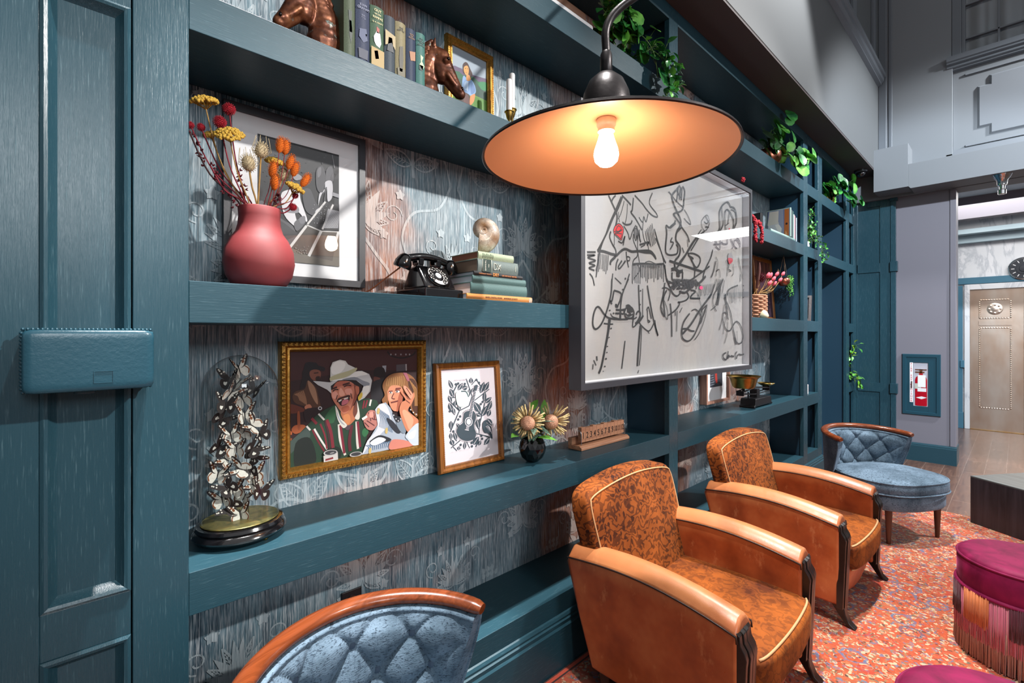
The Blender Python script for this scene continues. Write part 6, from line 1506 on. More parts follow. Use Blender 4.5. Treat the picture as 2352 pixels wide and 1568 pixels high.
MB().lathe([(0, .0492), (.096, .0492), (.099, .0515), (.097, .053), (0, .0525)], 56, sx=.98, sy=.92).build('floor_disc', MOSS, dm, smooth=35)
GL = NT('dome_glass'); _o = GL.n['Material Output']; _t = GL.new('ShaderNodeBsdfTransparent'); _t.inputs[0].default_value = (.93, .95, .95, 1); _g = GL.new('ShaderNodeBsdfGlossy'); _g.inputs[1].default_value = .0 if False else .02
_lw = GL.new('ShaderNodeLayerWeight'); _lw.inputs[0].default_value = .5; _f = GL.math('ADD', GL.math('MULTIPLY', GL.math('POWER', _lw.outputs['Facing'], 4.0), 1.0), .05); _m = GL.new('ShaderNodeMixShader')
GL.link(_f, _m.inputs[0]); GL.link(_t.outputs[0], _m.inputs[1]); GL.link(_g.outputs[0], _m.inputs[2]); GL.link(_m.outputs[0], _o.inputs['Surface']); GL = GL.mat
MB().lathe([(.0955, .0535), (.0955, .41)] + [(.0955 * cos(R(a)), .41 + .097 * sin(R(a))) for a in range(5, 91, 5)], 64, cap=False).build('glass', GL, dm, smooth=180)
BW1 = plain('butterfly_dark_wing', '#1d1210', .6, var=.3, bscale=300); BW2 = plain('butterfly_white_wing', '#dedbd0', .6, var=.1, bscale=200); BW3 = plain('butterfly_brown_band', '#7a4420', .6)


def wing(mb, M, s, light):
    """fore and hind wing with pale patches and a brown band; s = side"""
    fw = [(0, 0), (.006, .010), (.016, .022), (.026, .027), (.027, .022), (.022, .012), (.017, .004), (.008, -.001)]; hw = [(0, 0), (.008, -.001), (.018, .002), (.021, -.008), (.017, -.018), (.009, -.022), (.003, -.014)]
    dih = .55
    def put(poly, mi, dz):
        mb.add([M @ Vector((s * x * cos(dih), y, x * sin(dih) + dz)) for x, y in smooth_pts(poly, 3, True)], [list(range(3 * len(poly)))], mi)
    sc = lambda poly, k, c: [(c[0] + (x - c[0]) * k, c[1] + (y - c[1]) * k) for x, y in poly]
    for side in (1, -1):
        e = .00025 * side
        put(fw, 0, 0 if side > 0 else -.0001); put(hw, 1 if light else 0, e * .4)
        if light:
            put(sc(fw, .62, (.004, .002)), 1, e * 2); put([(.010, .012), (.018, .021), (.021, .019), (.013, .008)], 2, e * 3)
            put([(.015, .001), (.0205, -.008), (.0165, -.0175), (.0145, -.016), (.018, -.008), (.013, .000)], 2, e * 3)
        else: put(sc(hw, .35, (.010, -.008)), 1, e * 2)
        for p in ((.020, .020), (.017, .014), (.022, .023), (.0125, .0175)): put([(p[0] - .0018, p[1]), (p[0], p[1] + .0018), (p[0] + .0018, p[1]), (p[0], p[1] - .0018)], 1, e * 4)


BF = [(.364, 1.325), (.338, 1.297), (.368, 1.287), (.414, 1.262), (.338, 1.260), (.375, 1.240), (.325, 1.232), (.378, 1.196), (.324, 1.187), (.391, 1.166), (.372, 1.134), (.422, 1.136), (.342, 1.143), (.312, 1.115), (.353, 1.108), (.325, 1.080), (.412, 1.073), (.362, 1.048), (.391, 1.039), (.309, 1.042), (.406, 1.020), (.327, 1.005), (.352, .984), (.418, .977), (.320, .971), (.387, .959), (.340, .945), (.364, .925), (.395, 1.10), (.40, .995)]
for k, (x, z) in enumerate(BF):
    x -= .370; y = rr_.uniform(-.045, .02) if abs(x) < .04 else rr_.uniform(-.03, .02)
    M = T((x * .92, y, z - .855)) @ RZ(rr_.uniform(-45, 25)) @ RX(rr_.uniform(65, 100)) @ RZ(rr_.uniform(-70, 70)) @ Matrix.Scale(1.22, 4)
    lt = k % 5 in (0, 2, 4); mb = MB()
    for s in (-1, 1): wing(mb, M, s, lt)
    b = mb.build('butterfly', [BW1, BW2, BW3], dm, recalc=False)
    MB().tube([M @ Vector((0, -.012, .001)), M @ Vector((0, 0, .0015)), M @ Vector((0, .009, .001))], [.0008, .0016, .0009], 6).build('insect_body', BW1, b, smooth=180)
mb = MB()
for k in range(7): a = TAU * k / 7; mb.tube(smooth_pts([(.02 * cos(a), .02 * sin(a), .05), (.03 * cos(a + .5), .03 * sin(a + .5), .2), (.035 * cos(a), .03 * sin(a), .30 + .02 * k)], 5), .0006, 4)
mb.build('mounting_wires', plain('thin_wire', '#4a463e', .5, .5), dm, smooth=180)

# ---------------------------------------------------------------- black faceted vase with banksia arrangement
vb = thing('black_glass_vase', 'small black faceted glass bowl vase beside the wooden calendar', 'vase', (1.535, .142, .8556))
mb = MB(); n = 16; rows = [(.026, 0), (.047, .018), (.058, .042), (.061, .062), (.056, .084), (.046, .104)]
vv = [(r * cos(TAU * (k + .5 * (i % 2)) / n), r * sin(TAU * (k + .5 * (i % 2)) / n), z) for i, (r, z) in enumerate(rows) for k in range(n)]; ff = [list(range(n))[::-1]]
for i in range(len(rows) - 1):
    for k in range(n):
        a, b = i * n + k, i * n + (k + 1) % n; c, d = (i + 1) * n + k, (i + 1) * n + (k + 1) % n
        ff += [(a, b, c), (b, d, c)] if i % 2 == 0 else [(a, b, d), (a, d, c)]
mb.add(vv, ff).build('body', plain('black_cut_glass', '#0a0c0d', .06, coat=.5), vb)
SPK = plain('cream_flower_spikes', '#c9b380', .7, var=.15); NUT = NT('speckled_tan_cone'); _q = NUT.voro(NUT.coord(), 330, out='Distance'); NUT.set(base=NUT.ramp(_q, [(.1, '#5a2c1c'), (.35, '#a8765a'), (.7, '#cf9f82')]), rough=.7); NUT.bump(_q, .5, .003); NUT = NUT.mat
DLF = NT('striped_dark_leaf'); _w = DLF.new('ShaderNodeTexWave'); DLF.link(DLF.coord(), _w.inputs[0]); _w.inputs['Scale'].default_value = 55; _w.inputs['Distortion'].default_value = 3; DLF.set(base=DLF.ramp(_w.outputs['Fac'], [(.45, '#0e2a20'), (.6, '#86a894')]), rough=.4); DLF = DLF.mat
LGR = plain('fresh_green_leaf', '#5f9a3c', .45, var=.25, bscale=40)


def leafm(mb, p, d, up, L0, B0, mi=0, curl=.3, shape=1.0):
    """one curved leaf from p along d"""
    d = Vector(d).normalized(); s = d.cross(Vector(up))
    s = s.normalized() if s.length > 1e-4 else d.orthogonal().normalized(); n = s.cross(d); n.normalize()
    vs = []; k = 5
    for i in range(k + 1):
        t = i / k; c = Vector(p) + d * (L0 * t) - n * (curl * L0 * t * t); w = B0 * (sin(PI * t ** shape) if 0 < i < k else .06)
        vs += [c + s * w + n * w * .25, c, c - s * w + n * w * .25]
    mb.add(vs, [(3 * i + a, 3 * i + a + 1, 3 * i + a + 4, 3 * i + a + 3) for i in range(k) for a in (0, 1)], mi)


for (hx_, hy, hz), R0, lb in (((1.462, .10, 1.040), .031, 'left tan speckled banksia bloom with cream spikes in the black vase'), ((1.597, .09, 1.030), .034, 'right tan speckled banksia bloom with cream spikes in the black vase')):
    def head(t, h, ax, R0=R0):
        v = (Vector((0, -1.35, 1.42)) - Vector((hx_, hy, hz))); v = Vector((v.x * .6 + .1, -1, .12)).normalized(); M = T(h) @ v.to_track_quat('Z', 'Y').to_matrix().to_4x4()
        MB().lathe([(0, -.02), (R0 * .7, -.018), (R0 * .98, 0), (R0, .012), (R0 * .82, .03), (R0 * .4, .039), (0, .036)], 28, M=M).build('cone', NUT, t, smooth=180)
        mb = MB()
        for k in range(50):
            a = TAU * k / 50 + rr_.uniform(-.05, .05); up = .5 + .9 * max(0, sin(a + (.9 if hx_ > 1.5 else .3))); L0 = R0 * rr_.uniform(1.0, 1.5) * (.75 + .45 * up); r0 = R0 * rr_.uniform(.75, .95)
            if rr_.random() < .25: continue
            c = lambda q, z: M @ Vector((q * cos(a), q * sin(a), z))
            mb.tube([c(r0, -.012), c(r0 + L0 * .5, rr_.uniform(-.01, .012)), c(r0 + L0, rr_.uniform(-.035, .02))], [.0026, .0036, .0034], 5)
        mb.build('flower_spikes', SPK, t, smooth=180, recalc=False)
    stem_thing('banksia_bloom', lb, 'dried flower', (hx_, hy, hz), STG, head, .003, mouth=(1.535, .142, .965), group='banksia blooms in the black vase', base=.88)
fo = thing('leaf_sprays', 'dark striped and light green leaves between the banksia blooms in the black vase', 'foliage', (1.535, .142, .88))
mb = MB(); mb2 = MB()
for k in range(34):
    a = rr_.uniform(0, TAU); e = rr_.uniform(-.2, .9); d = (cos(a) * cos(e) * 1.4, sin(a) * cos(e) * .7 - .15, sin(e)); p = (rr_.uniform(-.03, .04), rr_.uniform(-.03, .02), rr_.uniform(.09, .15)); leafm(mb, p, d, (0, 0, 1), rr_.uniform(.065, .105), rr_.uniform(.016, .024))
for p, d in (((.02, -.03, .16), (.9, -.1, .4)), ((-.01, .01, .19), (.5, 0, .6)), ((.075, .01, .16), (.3, 0, 1)), ((-.02, -.05, .09), (.6, -.6, .1)), ((-.09, 0, .1), (-.6, -.4, .3))): leafm(mb2, p, d, (0, -.4, 1), .085, .017)
mb.tube([(0, 0, 0), (0, 0, .1)], .006, 6); mb.build('striped_leaves', DLF, fo, smooth=180, recalc=False); mb2.build('green_leaves', LGR, fo, smooth=180, recalc=False)

# ---------------------------------------------------------------- wooden number calendar
BEE = wood('pale_beech', '#8a5a42', '#b98868', 8, 'x', .5)
cl = thing('number_block_calendar', 'wooden desk calendar with numbers 1 to 12 on hanging blocks', 'calendar', (1.833, .100, .8556))
MB().prism([(.0, 0), (.0, .012), (.014, .022), (.030, .022), (.060, .022), (.060, .055), (.086, .055), (.086, 0)], 0, .415, 'x').build('base', BEE, cl, bevel=.003)
mb = MB()
for x in (.018, .392): mb.tube(smooth_pts([(x, .016, .02), (x, .016, .075), (x, .026, .093), (x + .006, .04, .09)], 5), .0018, 6)
mb.build('wire_posts', CHROME, cl, smooth=180)
for k in range(12):
    x0 = .022 + .0305 * k; tl = MB().box(x0, x0 + .0298, .018, .040, .035, .108 - (.004 if k % 3 else 0)).build('number_block', BEE, cl, recalc=False, bevel=.0012)
    text(str(k + 1), .043 if k < 9 else .040, INKB if (INKB := ink('#241610')) else None, tl, T((x0 + .015, .0176, .066)) @ FACE_Y, 'numeral', .0004, xscale=.78 if k < 9 else .62)

# ---------------------------------------------------------------- kitchen scale with brass pans
IRON = plain('black_cast_iron', '#1b1a1d', .4, .5, bump=.2, bscale=90)
ks = thing('balance_scale', 'black iron kitchen balance with a deep brass pan and a shallow brass dish', 'scale', (3.855, .030, .8556))
MB().prism([(-.012, 0), (.008, .004), (.02, .01), (.345, .01), (.355, .004), (.372, 0), (.372, .016), (.352, .022), (.345, .060), (.335, .070), (.025, .070), (.015, .060), (.008, .022), (-.012, .014)], 0, .115, 'y').build('base', IRON, ks, bevel=.004, smooth=30)
mb = MB()
for y in (.035, .08): mb.tube([(-.14, y, .135), (.1, y, .150), (.40, y, .128)], .0055, 6); mb.tube([(-.14, y, .118), (.1, y, .098), (.40, y, .104)], .0045, 6)
for x in (-.14, .40): mb.box(x - .006, x + .006, .03, .085, .104, .142)
mb.box(.12, .18, .03, .085, .07, .135); mb.tube([(.02, .058, .07), (.02, .058, .12)], .006, 8); mb.tube([(-.075, .058, .13), (-.075, .058, .165)], .010, 8); mb.tube([(.40, .058, .12), (.40, .058, .146)], .010, 8)
mb.build('beam', IRON, ks, bevel=.0015)
MB().lathe([(0, .158), (.070, .158), (.082, .170), (.098, .228), (.112, .243), (.121, .248), (.122, .252), (.112, .247), (.095, .231), (.079, .174), (0, .163)], 48, M=T((-.075, .058, 0))).build('deep_pan', BRASS, ks, smooth=35)
MB().lathe([(0, .142), (.036, .142), (.060, .156), (.066, .163), (.064, .166), (.056, .158), (.036, .147), (0, .146)], 40, M=T((.40, .058, 0))).build('dish', BRASS, ks, smooth=35)
# ================================================================ gooseneck lamp over the bookcase
lp = thing('gooseneck_lamp', 'wide black metal lamp shade with glowing orange inside and a bare bulb, hanging in front', 'lamp', (1.049, -.602, 1.880)); lp.scale = (1.134,) * 3
DKM = plain('aged_black_metal', '#2b2728', .36, .7, bump=.15, bscale=60, var=.2)
MB().lathe([(.283, .004), (.287, .000), (.2895, .002), (.288, .007), (.27, .016), (.20, .049), (.12, .082), (.075, .094), (.058, .098), (.0, .098)], 96, cap=False).build('shade', DKM, lp, smooth=35)
PEACH = plain('peach_enamel_lining', '#dd9c70', .38)
MB().lathe([(.2835, .0042), (.27, .0125), (.20, .0455), (.12, .0785), (.075, .0905), (.058, .0945), (.0, .0945)], 96, cap=False).build('shade_lining', PEACH, lp, smooth=60)
MB().lathe([(.050, .096), (.058, .104), (.0575, .125), (.052, .155), (.040, .182), (.022, .198), (.012, .203), (0, .204)], 40).build('cap', DKM, lp, smooth=60)
MB().lathe([(.0, .094), (.022, .094), (.0225, .080), (.0195, .076), (.0195, .066), (.0, .066)], 28).build('socket', plain('white_porcelain', '#d8cfc4', .3), lp, smooth=40)
arm = smooth_pts([(0, 0, .200), (0, 0, .255), (-.001, .001, .295), (.006, -.005, .325), (.022, -.020, .352), (.052, -.045, .382), (.11, -.07, .43), (.28, -.05, .60), (.6, .10, 1.0), (.9, .22, 1.27), (1.0, .28, 1.34), (1.02, .33, 1.35)], 6)
MB().tube(arm, .0095, 12).build('arm', DKM, lp, smooth=180)
MB().lathe([(.0105, .200), (.014, .206), (.0135, .245), (.0105, .252)], 20, cap=False).build('collar', DKM, lp, smooth=40)
MB().lathe([(0, 0), (.05, 0), (.05, .012), (0, .014)], 24, M=T((1.02, .3325, 1.35)) @ RX(90)).build('wall_plate', DKM, lp, smooth=40)
BULB = NT('lit_bulb_glass'); BULB.set(base='#ffe0b8', emit=(1.0, .80, .58, 1), estr=44.0); BULB = BULB.mat
MB().lathe([(.013, .080), (.014, .066), (.019, .048), (.0265, .026), (.029, .012), (.026, -.002), (.016, -.012), (.004, -.0155), (0, -.0157)], 28).build('bulb', BULB, lp, smooth=180)

# ================================================================ plants and things in the right-hand bays
GRN = [NT('waxy_green_leaf'), NT('light_green_leaf'), NT('yellow_green_leaf')]
for t_, (a, b) in zip(GRN, (('#0f4a26', '#3f8f3f'), ('#2f7a2c', '#74b850'), ('#5f9a1e', '#a8c832'))):
    t_.set(base=t_.ramp(t_.noise(t_.coord(), 14, 2), [(.35, a), (.65, b)]), rough=.28, spec=.5)
GRN = [t_.mat for t_ in GRN]
COPP = plain('brushed_copper', '#b5705a', .3, 1.0); GOLDP = plain('polished_gold_pot', '#c8963c', .18, 1.0); VIN = plain('plant_vine', '#5a7a3a', .6)


def roundleaf(mb, p, nrm, r, mi):
    n = Vector(nrm).normalized(); q = n.to_track_quat('Z', 'Y').to_matrix().to_4x4(); M = T(p) @ q; k = 10; vs = [M @ Vector((0, 0, -.06 * r))]
    vs += [M @ Vector((r * cos(TAU * i / k) * 1.0, r * sin(TAU * i / k) * (1.1 if i != 0 else .9), .10 * r * cos(2 * TAU * i / k))) for i in range(k)]
    mb.add(vs, [(0, 1 + i, 1 + (i + 1) % k) for i in range(k)], mi)


def clear(p, loc, r):
    """keeps a leaf off the shelves, uprights and back of the bookcase"""
    g = p + loc; g.y = min(g.y, .285 - r)
    for z0, z1 in ((.752, .855), (1.448, 1.548), (2.144, 2.243), (2.722, 2.827), (3.196, 3.28)):
        if z0 - r < g.z < z1 + r and g.y > -r - .02:
            if g.z > z1 - .03 and g.y > .04: g.z = z1 + r + .004
            else: g.y = -r - .022
    for x0, x1 in ((2.492, 2.592), (4.944, 5.062), (5.40, 5.536), (6.52, 6.643), (6.877, 7.03)):
        if x0 - r < g.x < x1 + r and g.y > -r - .02: g.y = -r - .022
    return g - loc


def plant(label, loc, pot, potmat, paths, n, size, kind, cat='plant', name='potted_plant', spread=.05, mats=(0, 1), out=(0, -1, .4)):
    t = thing(name, label, cat, loc)
    if pot: MB().lathe(pot, 28).build('pot', potmat, t, smooth=40)
    mb = MB(); vb_ = MB(); q = random.Random(int(loc[0] * 100))
    for path in paths:
        sp_ = smooth_pts(path, 6); vb_.tube(sp_, .0022, 5)
        for k in range(n):
            p = Vector(sp_[int(q.random() * (len(sp_) - 1))]); o = Vector((q.uniform(-1, 1), q.uniform(-1, .6), q.uniform(-1, 1))) * spread; p2 = p + o
            p2 = clear(p2, Vector(loc), size * 1.1)
            if (p2 - p).length > .02: vb_.tube([p, p2], .0012, 4)
            mi = 0 if q.random() < .6 else 1
            if kind == 'round': roundleaf(mb, p2, Vector(out) + Vector((q.uniform(-.7, .7), q.uniform(-.4, .4), q.uniform(-.5, .7))), size * q.uniform(.7, 1.15), mi)
            else: leafm(mb, p2, (q.uniform(-1, 1), q.uniform(-1, .2), q.uniform(-1, .7)), (0, -.4, 1), size * q.uniform(.8, 1.4), size * q.uniform(.3, .45), mi, .3)
    vb_.build('stems', VIN, t, smooth=180, recalc=False); mb.build('foliage', [GRN[mats[0]], GRN[mats[1]]], t, smooth=180, recalc=False)
    return t


PB = [(0, 0), (.045, 0), (.055, .02), (.058, .07), (.054, .10), (.050, .10), (.050, .07), (0, .06)]
plant('green trailing plant in a brass pot spilling over the topmost shelf above the lamp', (2.00, .10, 2.8275), PB, GOLDP, [[(0, 0, .07), (.05, -.05, .14), (.18, -.10, .15), (.27, -.13, .08), (.30, -.14, -.05)], [(0, 0, .07), (-.06, -.08, .16), (-.12, -.10, .22)], [(0, 0, .07), (.06, -.06, .2), (.14, -.08, .28)]], 20, .046, 'round')
plant('pointed-leaf ivy hanging over the topmost shelf edge beside the brass pot', (2.20, .12, 2.8275), [(0, 0), (.04, 0), (.045, .05), (0, .05)], plain('dark_pot', '#2a2a2c', .5), [[(0, 0, .04), (.06, -.12, .10), (.12, -.19, .02), (.15, -.20, -.09), (.10, -.20, -.18), (.13, -.20, -.21)], [(0, 0, .04), (-.12, -.10, .14), (-.25, -.12, .18), (-.33, -.12, .10)], [(0, 0, .04), (.1, -.15, .12), (.19, -.20, .0), (.17, -.20, -.12)], [(0, 0, .04), (-.1, -.08, .2), (-.2, -.1, .26)]], 62, .044, 'leaf', 'plant', 'trailing_ivy', .035)
plant('bushy round-leaved plant in a copper pot on the top shelf of the second bay', (4.33, .10, 2.8275), [(0, 0), (.07, 0), (.10, .05), (.105, .10), (.095, .13), (.088, .13), (0, .10)], COPP, [[(0, 0, .1), (-.08, -.05, .2), (-.16, -.08, .24)], [(0, 0, .1), (.03, -.03, .24), (.05, -.06, .33)], [(0, 0, .1), (.14, -.08, .18), (.30, -.14, .16), (.36, -.16, .10)], [(0, 0, .1), (.12, -.14, .08), (.20, -.17, .02)]], 24, .054, 'round', spread=.09)
plant('round-leaved plant in a gold pot on the top shelf near the far corner', (6.08, .08, 2.8275), [(0, 0), (.06, 0), (.062, .05), (.066, .055), (.062, .06), (.064, .11), (.07, .12), (.06, .12), (0, .1)], GOLDP, [[(0, 0, .1), (-.05, -.05, .2), (-.12, -.08, .16)], [(0, 0, .1), (.02, -.06, .22)], [(0, 0, .1), (.16, -.14, .20), (.28, -.17, .10), (.30, -.18, .04)]], 22, .052, 'round', spread=.08)
plant('small-leaved green trailing plant filling the slim bay right of the books', (5.25, .08, 2.2437), [(0, 0), (.04, 0), (.05, .07), (0, .06)], WHITE, [[(0, 0, .06), (0, -.04, .25), (.02, -.05, .38)], [(0, 0, .06), (.06, -.05, .22), (.05, -.11, .05), (.08, -.135, -.06), (.1, -.135, -.14)], [(0, 0, .06), (-.03, -.05, .2), (-.02, -.08, .06)]], 75, .026, 'leaf', 'plant', 'trailing_plant', .045, (0, 1))
plant('yellow-green leafy plant in the slim bay next to the panelled end wall', (6.76, .08, .8557), [(0, 0), (.05, 0), (.055, .08), (0, .07)], WHITE, [[(0, 0, .06), (-.01, -.05, .25), (.02, -.08, .40), (.05, -.12, .44)], [(0, 0, .06), (.03, -.1, .10), (.05, -.14, .02), (.03, -.13, -.06)], [(0, 0, .06), (-.04, -.1, .08)]], 26, .045, 'leaf', 'plant', 'leafy_plant', .04, (1, 2))
# hanging planter
hg = thing('hanging_planter', 'small copper ball planter hung on cords with green bead-like strands', 'planter', (4.79, .12, 1.905))
MB().lathe([(0, -.045), (.03, -.04), (.048, -.02), (.052, 0), (.048, .02), (.04, .03), (.036, .03), (0, .02)], 24).build('pot', COPP, hg, smooth=60)
mb = MB()
for a in (0, 2.1, 4.2): mb.tube([(.04 * cos(a), .04 * sin(a), .028), (.002, 0, .238)], .0016, 4)
mb.build('cords', plain('jute_cord', '#8a7258', .8), hg, smooth=180)
mb = MB(); q = random.Random(7)
for k in range(9):
    x = .03 + .013 * k; top = .04 + .012 * sin(k); L0 = q.uniform(.10, .19)
    for j in range(int(L0 / .011)): mb.ball((x + q.uniform(-.006, .006), -.03 + q.uniform(-.015, .015), top - .011 * j), .0062, 6)
mb.build('foliage', GRN[1], hg, smooth=180, recalc=False)
# woven basket with dried flowers
bs = thing('woven_basket', 'woven tan basket of dried flowers at the right edge of the big drawing', 'basket', (4.075, .13, 1.5487))
mb = MB(); WK = plain('woven_reed', '#a87458', .7, bump=.3, bscale=120, var=.25)
for r_ in range(12):
    mb.tube([((.098 + .006 * sin(8 * TAU * k / 64 + PI * (r_ % 2)) + .004 * r_ / 12) * cos(TAU * k / 64), (.098 + .006 * sin(8 * TAU * k / 64 + PI * (r_ % 2))) * sin(TAU * k / 64), .010 + .0155 * r_) for k in range(64)], .0085, 6, closed=True)
mb.lathe([(0, .004), (.09, .004), (.094, .18)], 28); mb.build('weave', WK, bs, smooth=180, recalc=False)
PNK = plain('pink_dried_bud', '#d8596a', .7, var=.2, bscale=90); BRN = plain('brown_plume', '#5a3530', .9, var=.3, bscale=200)
def bud(t, h, ax):
    MB().lathe([(0, -.026), (.012, -.018), (.0145, .0), (.009, .020), (0, .028)], 12, M=T(h) @ ax.to_track_quat('Z', 'Y').to_matrix().to_4x4()).build('flower_head', PNK, t, smooth=180)
GB = 'dried flowers in the woven basket'
for (x, z), lb in (((4.40, 1.925), 'pink bud nearest the wooden frame, upper left of the basket spray'), ((4.46, 1.93), 'pink bud second from the left in the basket spray'), ((4.62, 1.955), 'pink bud below the white tip in the basket spray'), ((4.78, 1.972), 'pink bud overlapping the cords of the hanging planter'), ((4.71, 1.912), 'pink bud against the copper hanging planter'), ((4.54, 1.908), 'pink bud in the middle of the basket spray'), ((4.44, 1.862), 'lowest pink bud, left side of the basket spray'), ((4.56, 1.868), 'lower right pink bud of the basket spray')):
    stem_thing('pink_dried_bud', lb, 'dried flower', (x * .945, .04, 1.42 + (z - 1.42) * .945), STG, bud, .002, mouth=(4.09, .12, 1.74), group=GB, base=1.58)
def plume(t, h, ax): blob('plume', [(h - ax * .2, .012, h - ax * .05, .017), (h - ax * .05, .017, h, .008)], BRN, t, .005, 4)
stem_thing('brown_plume', 'tall brown plume standing in the woven basket', 'dried flower', (4.14, .10, 2.00), STG, plume, .003, mouth=(4.09, .13, 1.74), group=GB, base=1.58)
stem_thing('dark_red_bloom', 'dark maroon bloom behind the pink buds in the woven basket', 'dried flower', (4.28, .14, 1.90), STG, globe(.05, DCRI, 80), .003, mouth=(4.08, .13, 1.74), group=GB, base=1.58)
stem_thing('pale_grass_spray', 'pale feathery grass spray rising right out of the woven basket', 'dried flower', (4.50, .07, 1.975), STG, bract(60, .34, POD), .002, mouth=(4.10, .12, 1.74), group=GB, base=1.58)
sh = thing('white_shell', 'small white shell at the foot of the woven basket', 'shell', (4.03, .028, 1.5485)); MB().lathe([(0, 0), (.03, .004), (.036, .02), (.026, .045), (.012, .06), (0, .066)], 16).build('body', plain('shell_cream', '#d8cfae', .5), sh, smooth=180)
# red amaranth behind the drawing
ra = thing('red_amaranth', 'red amaranth tassels hanging over the shelf just right of the big drawing', 'dried flower', (3.62, .10, 2.2437))
MB().lathe([(0, 0), (.05, 0), (.06, .08), (.035, .16), (.03, .2), (0, .2)], 20).build('vase', plain('dark_vase', '#26282c', .4), ra, smooth=60)
q = random.Random(9)
for pts in ([(0, 0, .2), (.05, -.06, .10), (.085, -.115, .02), (.085, -.12, -.06), (.09, -.12, -.13)], [(0, 0, .2), (.10, -.08, .06), (.175, -.12, .0), (.20, -.125, -.06), (.205, -.125, -.135)], [(0, 0, .2), (-.05, -.08, .26), (-.12, -.11, .27)]):
    mb = MB()
    for p in smooth_pts(pts, 9)[14:]:
        for j in range(6): mb.ball((p[0] + q.uniform(-.014, .014), p[1] + q.uniform(-.01, .004), p[2] + q.uniform(-.012, .012)), q.uniform(.005, .009), 6)
    mb.build('tassel', CRI, ra, smooth=180, recalc=False)
# books on the shelf of the second bay
fb = book('pale flat book lying under the upright art book', .026, .60, .19, '#7f9c98', T((4.14, .015, 2.257)) @ RY(90), '#cfd2d4', 'books in the second bay')
MB().box(-.0132, -.0125, .02, .15, .02, .30).build('paper', WHITE, fb, recalc=False)
ab = book('large upright art book with a torn-paper collage cover in blue, white and orange', .03, .250, .19, '#9fb8ae', T((4.615, .01, 2.271)), '#d2d4d0', 'books in the second bay')
p = Pic(.18, .235, None, .00004); p.fill('#6a7ba0'); p.poly('#8f9ab0', [(.5, 0), (.75, 0), (.72, 1), (.45, 1)], raw=True); p.poly('#d8d4c8', [(.02, .5), (.1, .98), (.52, .97), (.50, .55), (.55, .5), (.05, .44)], raw=True); p.poly('#cfd2d6', [(.02, .05), (.05, .46), (.5, .5), (.66, .3), (.62, .04), (.3, .1)], raw=True); p.poly('#e8e6e0', [(.35, .46), (.52, .48), (.66, .3), (.60, .03), (.5, .2)], raw=True); p.poly('#b5672c', [(.76, 0), (.97, 0), (.98, 1), (.78, .99)], raw=True); p.poly('#d8a070', [(.78, 0), (.92, .04), (.84, .2)], raw=True); p.ell('#2a2024', (.87, .45), .05, .04, raw=True); p.poly('#3a3f58', [(.0, .3), (.03, 0), (0, 1), (.05, 1)], raw=True)
p.build('cover_picture', PICTURE, ab, (-.0152, .185, .008), (0, 0, R(-90)))
for k, (x, t, h, c, lb) in enumerate(((4.655, .03, .235, '#38424a', 'dark slate thin book right of the collage art book'), (4.695, .022, .232, '#3f6a60', 'thin green book in the upright row of the second bay'), (4.735, .024, .24, '#d2d2d6', 'thin white book in the upright row of the second bay'), (4.768, .018, .236, '#c07a86', 'thin pink book in the upright row of the second bay'), (4.803, .03, .235, '#23282f', 'near-black thin book in the upright row of the second bay'), (4.845, .02, .23, '#a8b2bc', 'thin pale grey book nearest the upright of the second bay'))):
    book(lb, t, h, .17, c, T((x, .012 + .004 * k, 2.2712 if x < 4.72 else 2.2437)), group='books in the second bay')
book('black book standing behind the collage art book', .06, .20, .10, '#15171b', T((4.42, .18, 2.271)), group='books in the second bay')
# books lying on the topmost shelf
book('white and black large book lying on the topmost shelf left of the brass pot', .026, .30, .22, '#d8d8da', T((1.50, .012, 2.841)) @ RY(90), '#2a2a2c', 'books lying on the topmost shelf')
wb = book('brown leather book lying on the white book on the topmost shelf', .05, .24, .18, '#6a4630', T((1.53, .03, 2.880)) @ RY(90), '#b8a080', 'books lying on the topmost shelf')
# small candle and wall outlet
sc = thing('small_white_candle', 'small white pillar candle in the slim bay above the bench', 'candle', (5.19, .05, .8557)); MB().lathe([(0, 0), (.022, 0), (.022, .085), (.018, .088), (0, .084)], 20).build('wax', WAX, sc, smooth=40)
ol = thing('wall_outlet', 'black power outlet plate on the wallpaper behind the near tub chair', 'outlet', (.762, .2985, .445)); MB().box(-.038, .038, -.006, 0, -.060, .060).build('plate', BLACK, ol, recalc=False, bevel=.003)
for z in (-.025, .025): MB().lathe([(0, 0), (.017, 0), (.017, .002), (0, .002)], 20, M=T((0, -.006, z)) @ RX(90)).build('socket', BLACKGLOSS, ol, smooth=30)
# ================================================================ ceiling fittings
sec = thing('security_camera', 'small dark dome security camera under the soffit in the far corner', 'camera', (6.60, -.12, 3.2798))
MB().lathe([(0, 0), (.062, 0), (.062, -.022), (.05, -.03), (0, -.03)], 28).build('mount', plain('grey_metal', '#55585c', .3, .8), sec, smooth=40)
MB().lathe([(.045, -.03), (.042, -.05), (.028, -.07), (0, -.078)], 24).build('dome', BLACKGLOSS, sec, smooth=180)
for (x, y, z), lb in (((6.80, -1.237, 3.0035), 'chrome spot fitting under the boxed beam'), ((8.0, -1.52, 3.199), 'chrome spot fitting further back under the lobby ceiling')):
    s_ = thing('ceiling_spot', lb, 'spotlight', (x, y, z), group='chrome ceiling spots')
    MB().lathe([(0, 0), (.075, 0), (.06, -.03), (.04, -.055), (.036, -.10), (.022, -.105), (.02, -.14), (.03, -.15), (.03, -.19), (0, -.195)], 20).build('body', CHROME, s_, smooth=40)
dlt = thing('lobby_downlight', 'tiny bright downlight in the pale lobby ceiling', 'downlight', (9.1, -.77, 3.199)); MB().lathe([(0, 0), (.06, 0), (.05, -.02), (.03, -.05), (0, -.055)], 16).build('body', CHROME, dlt, smooth=40)
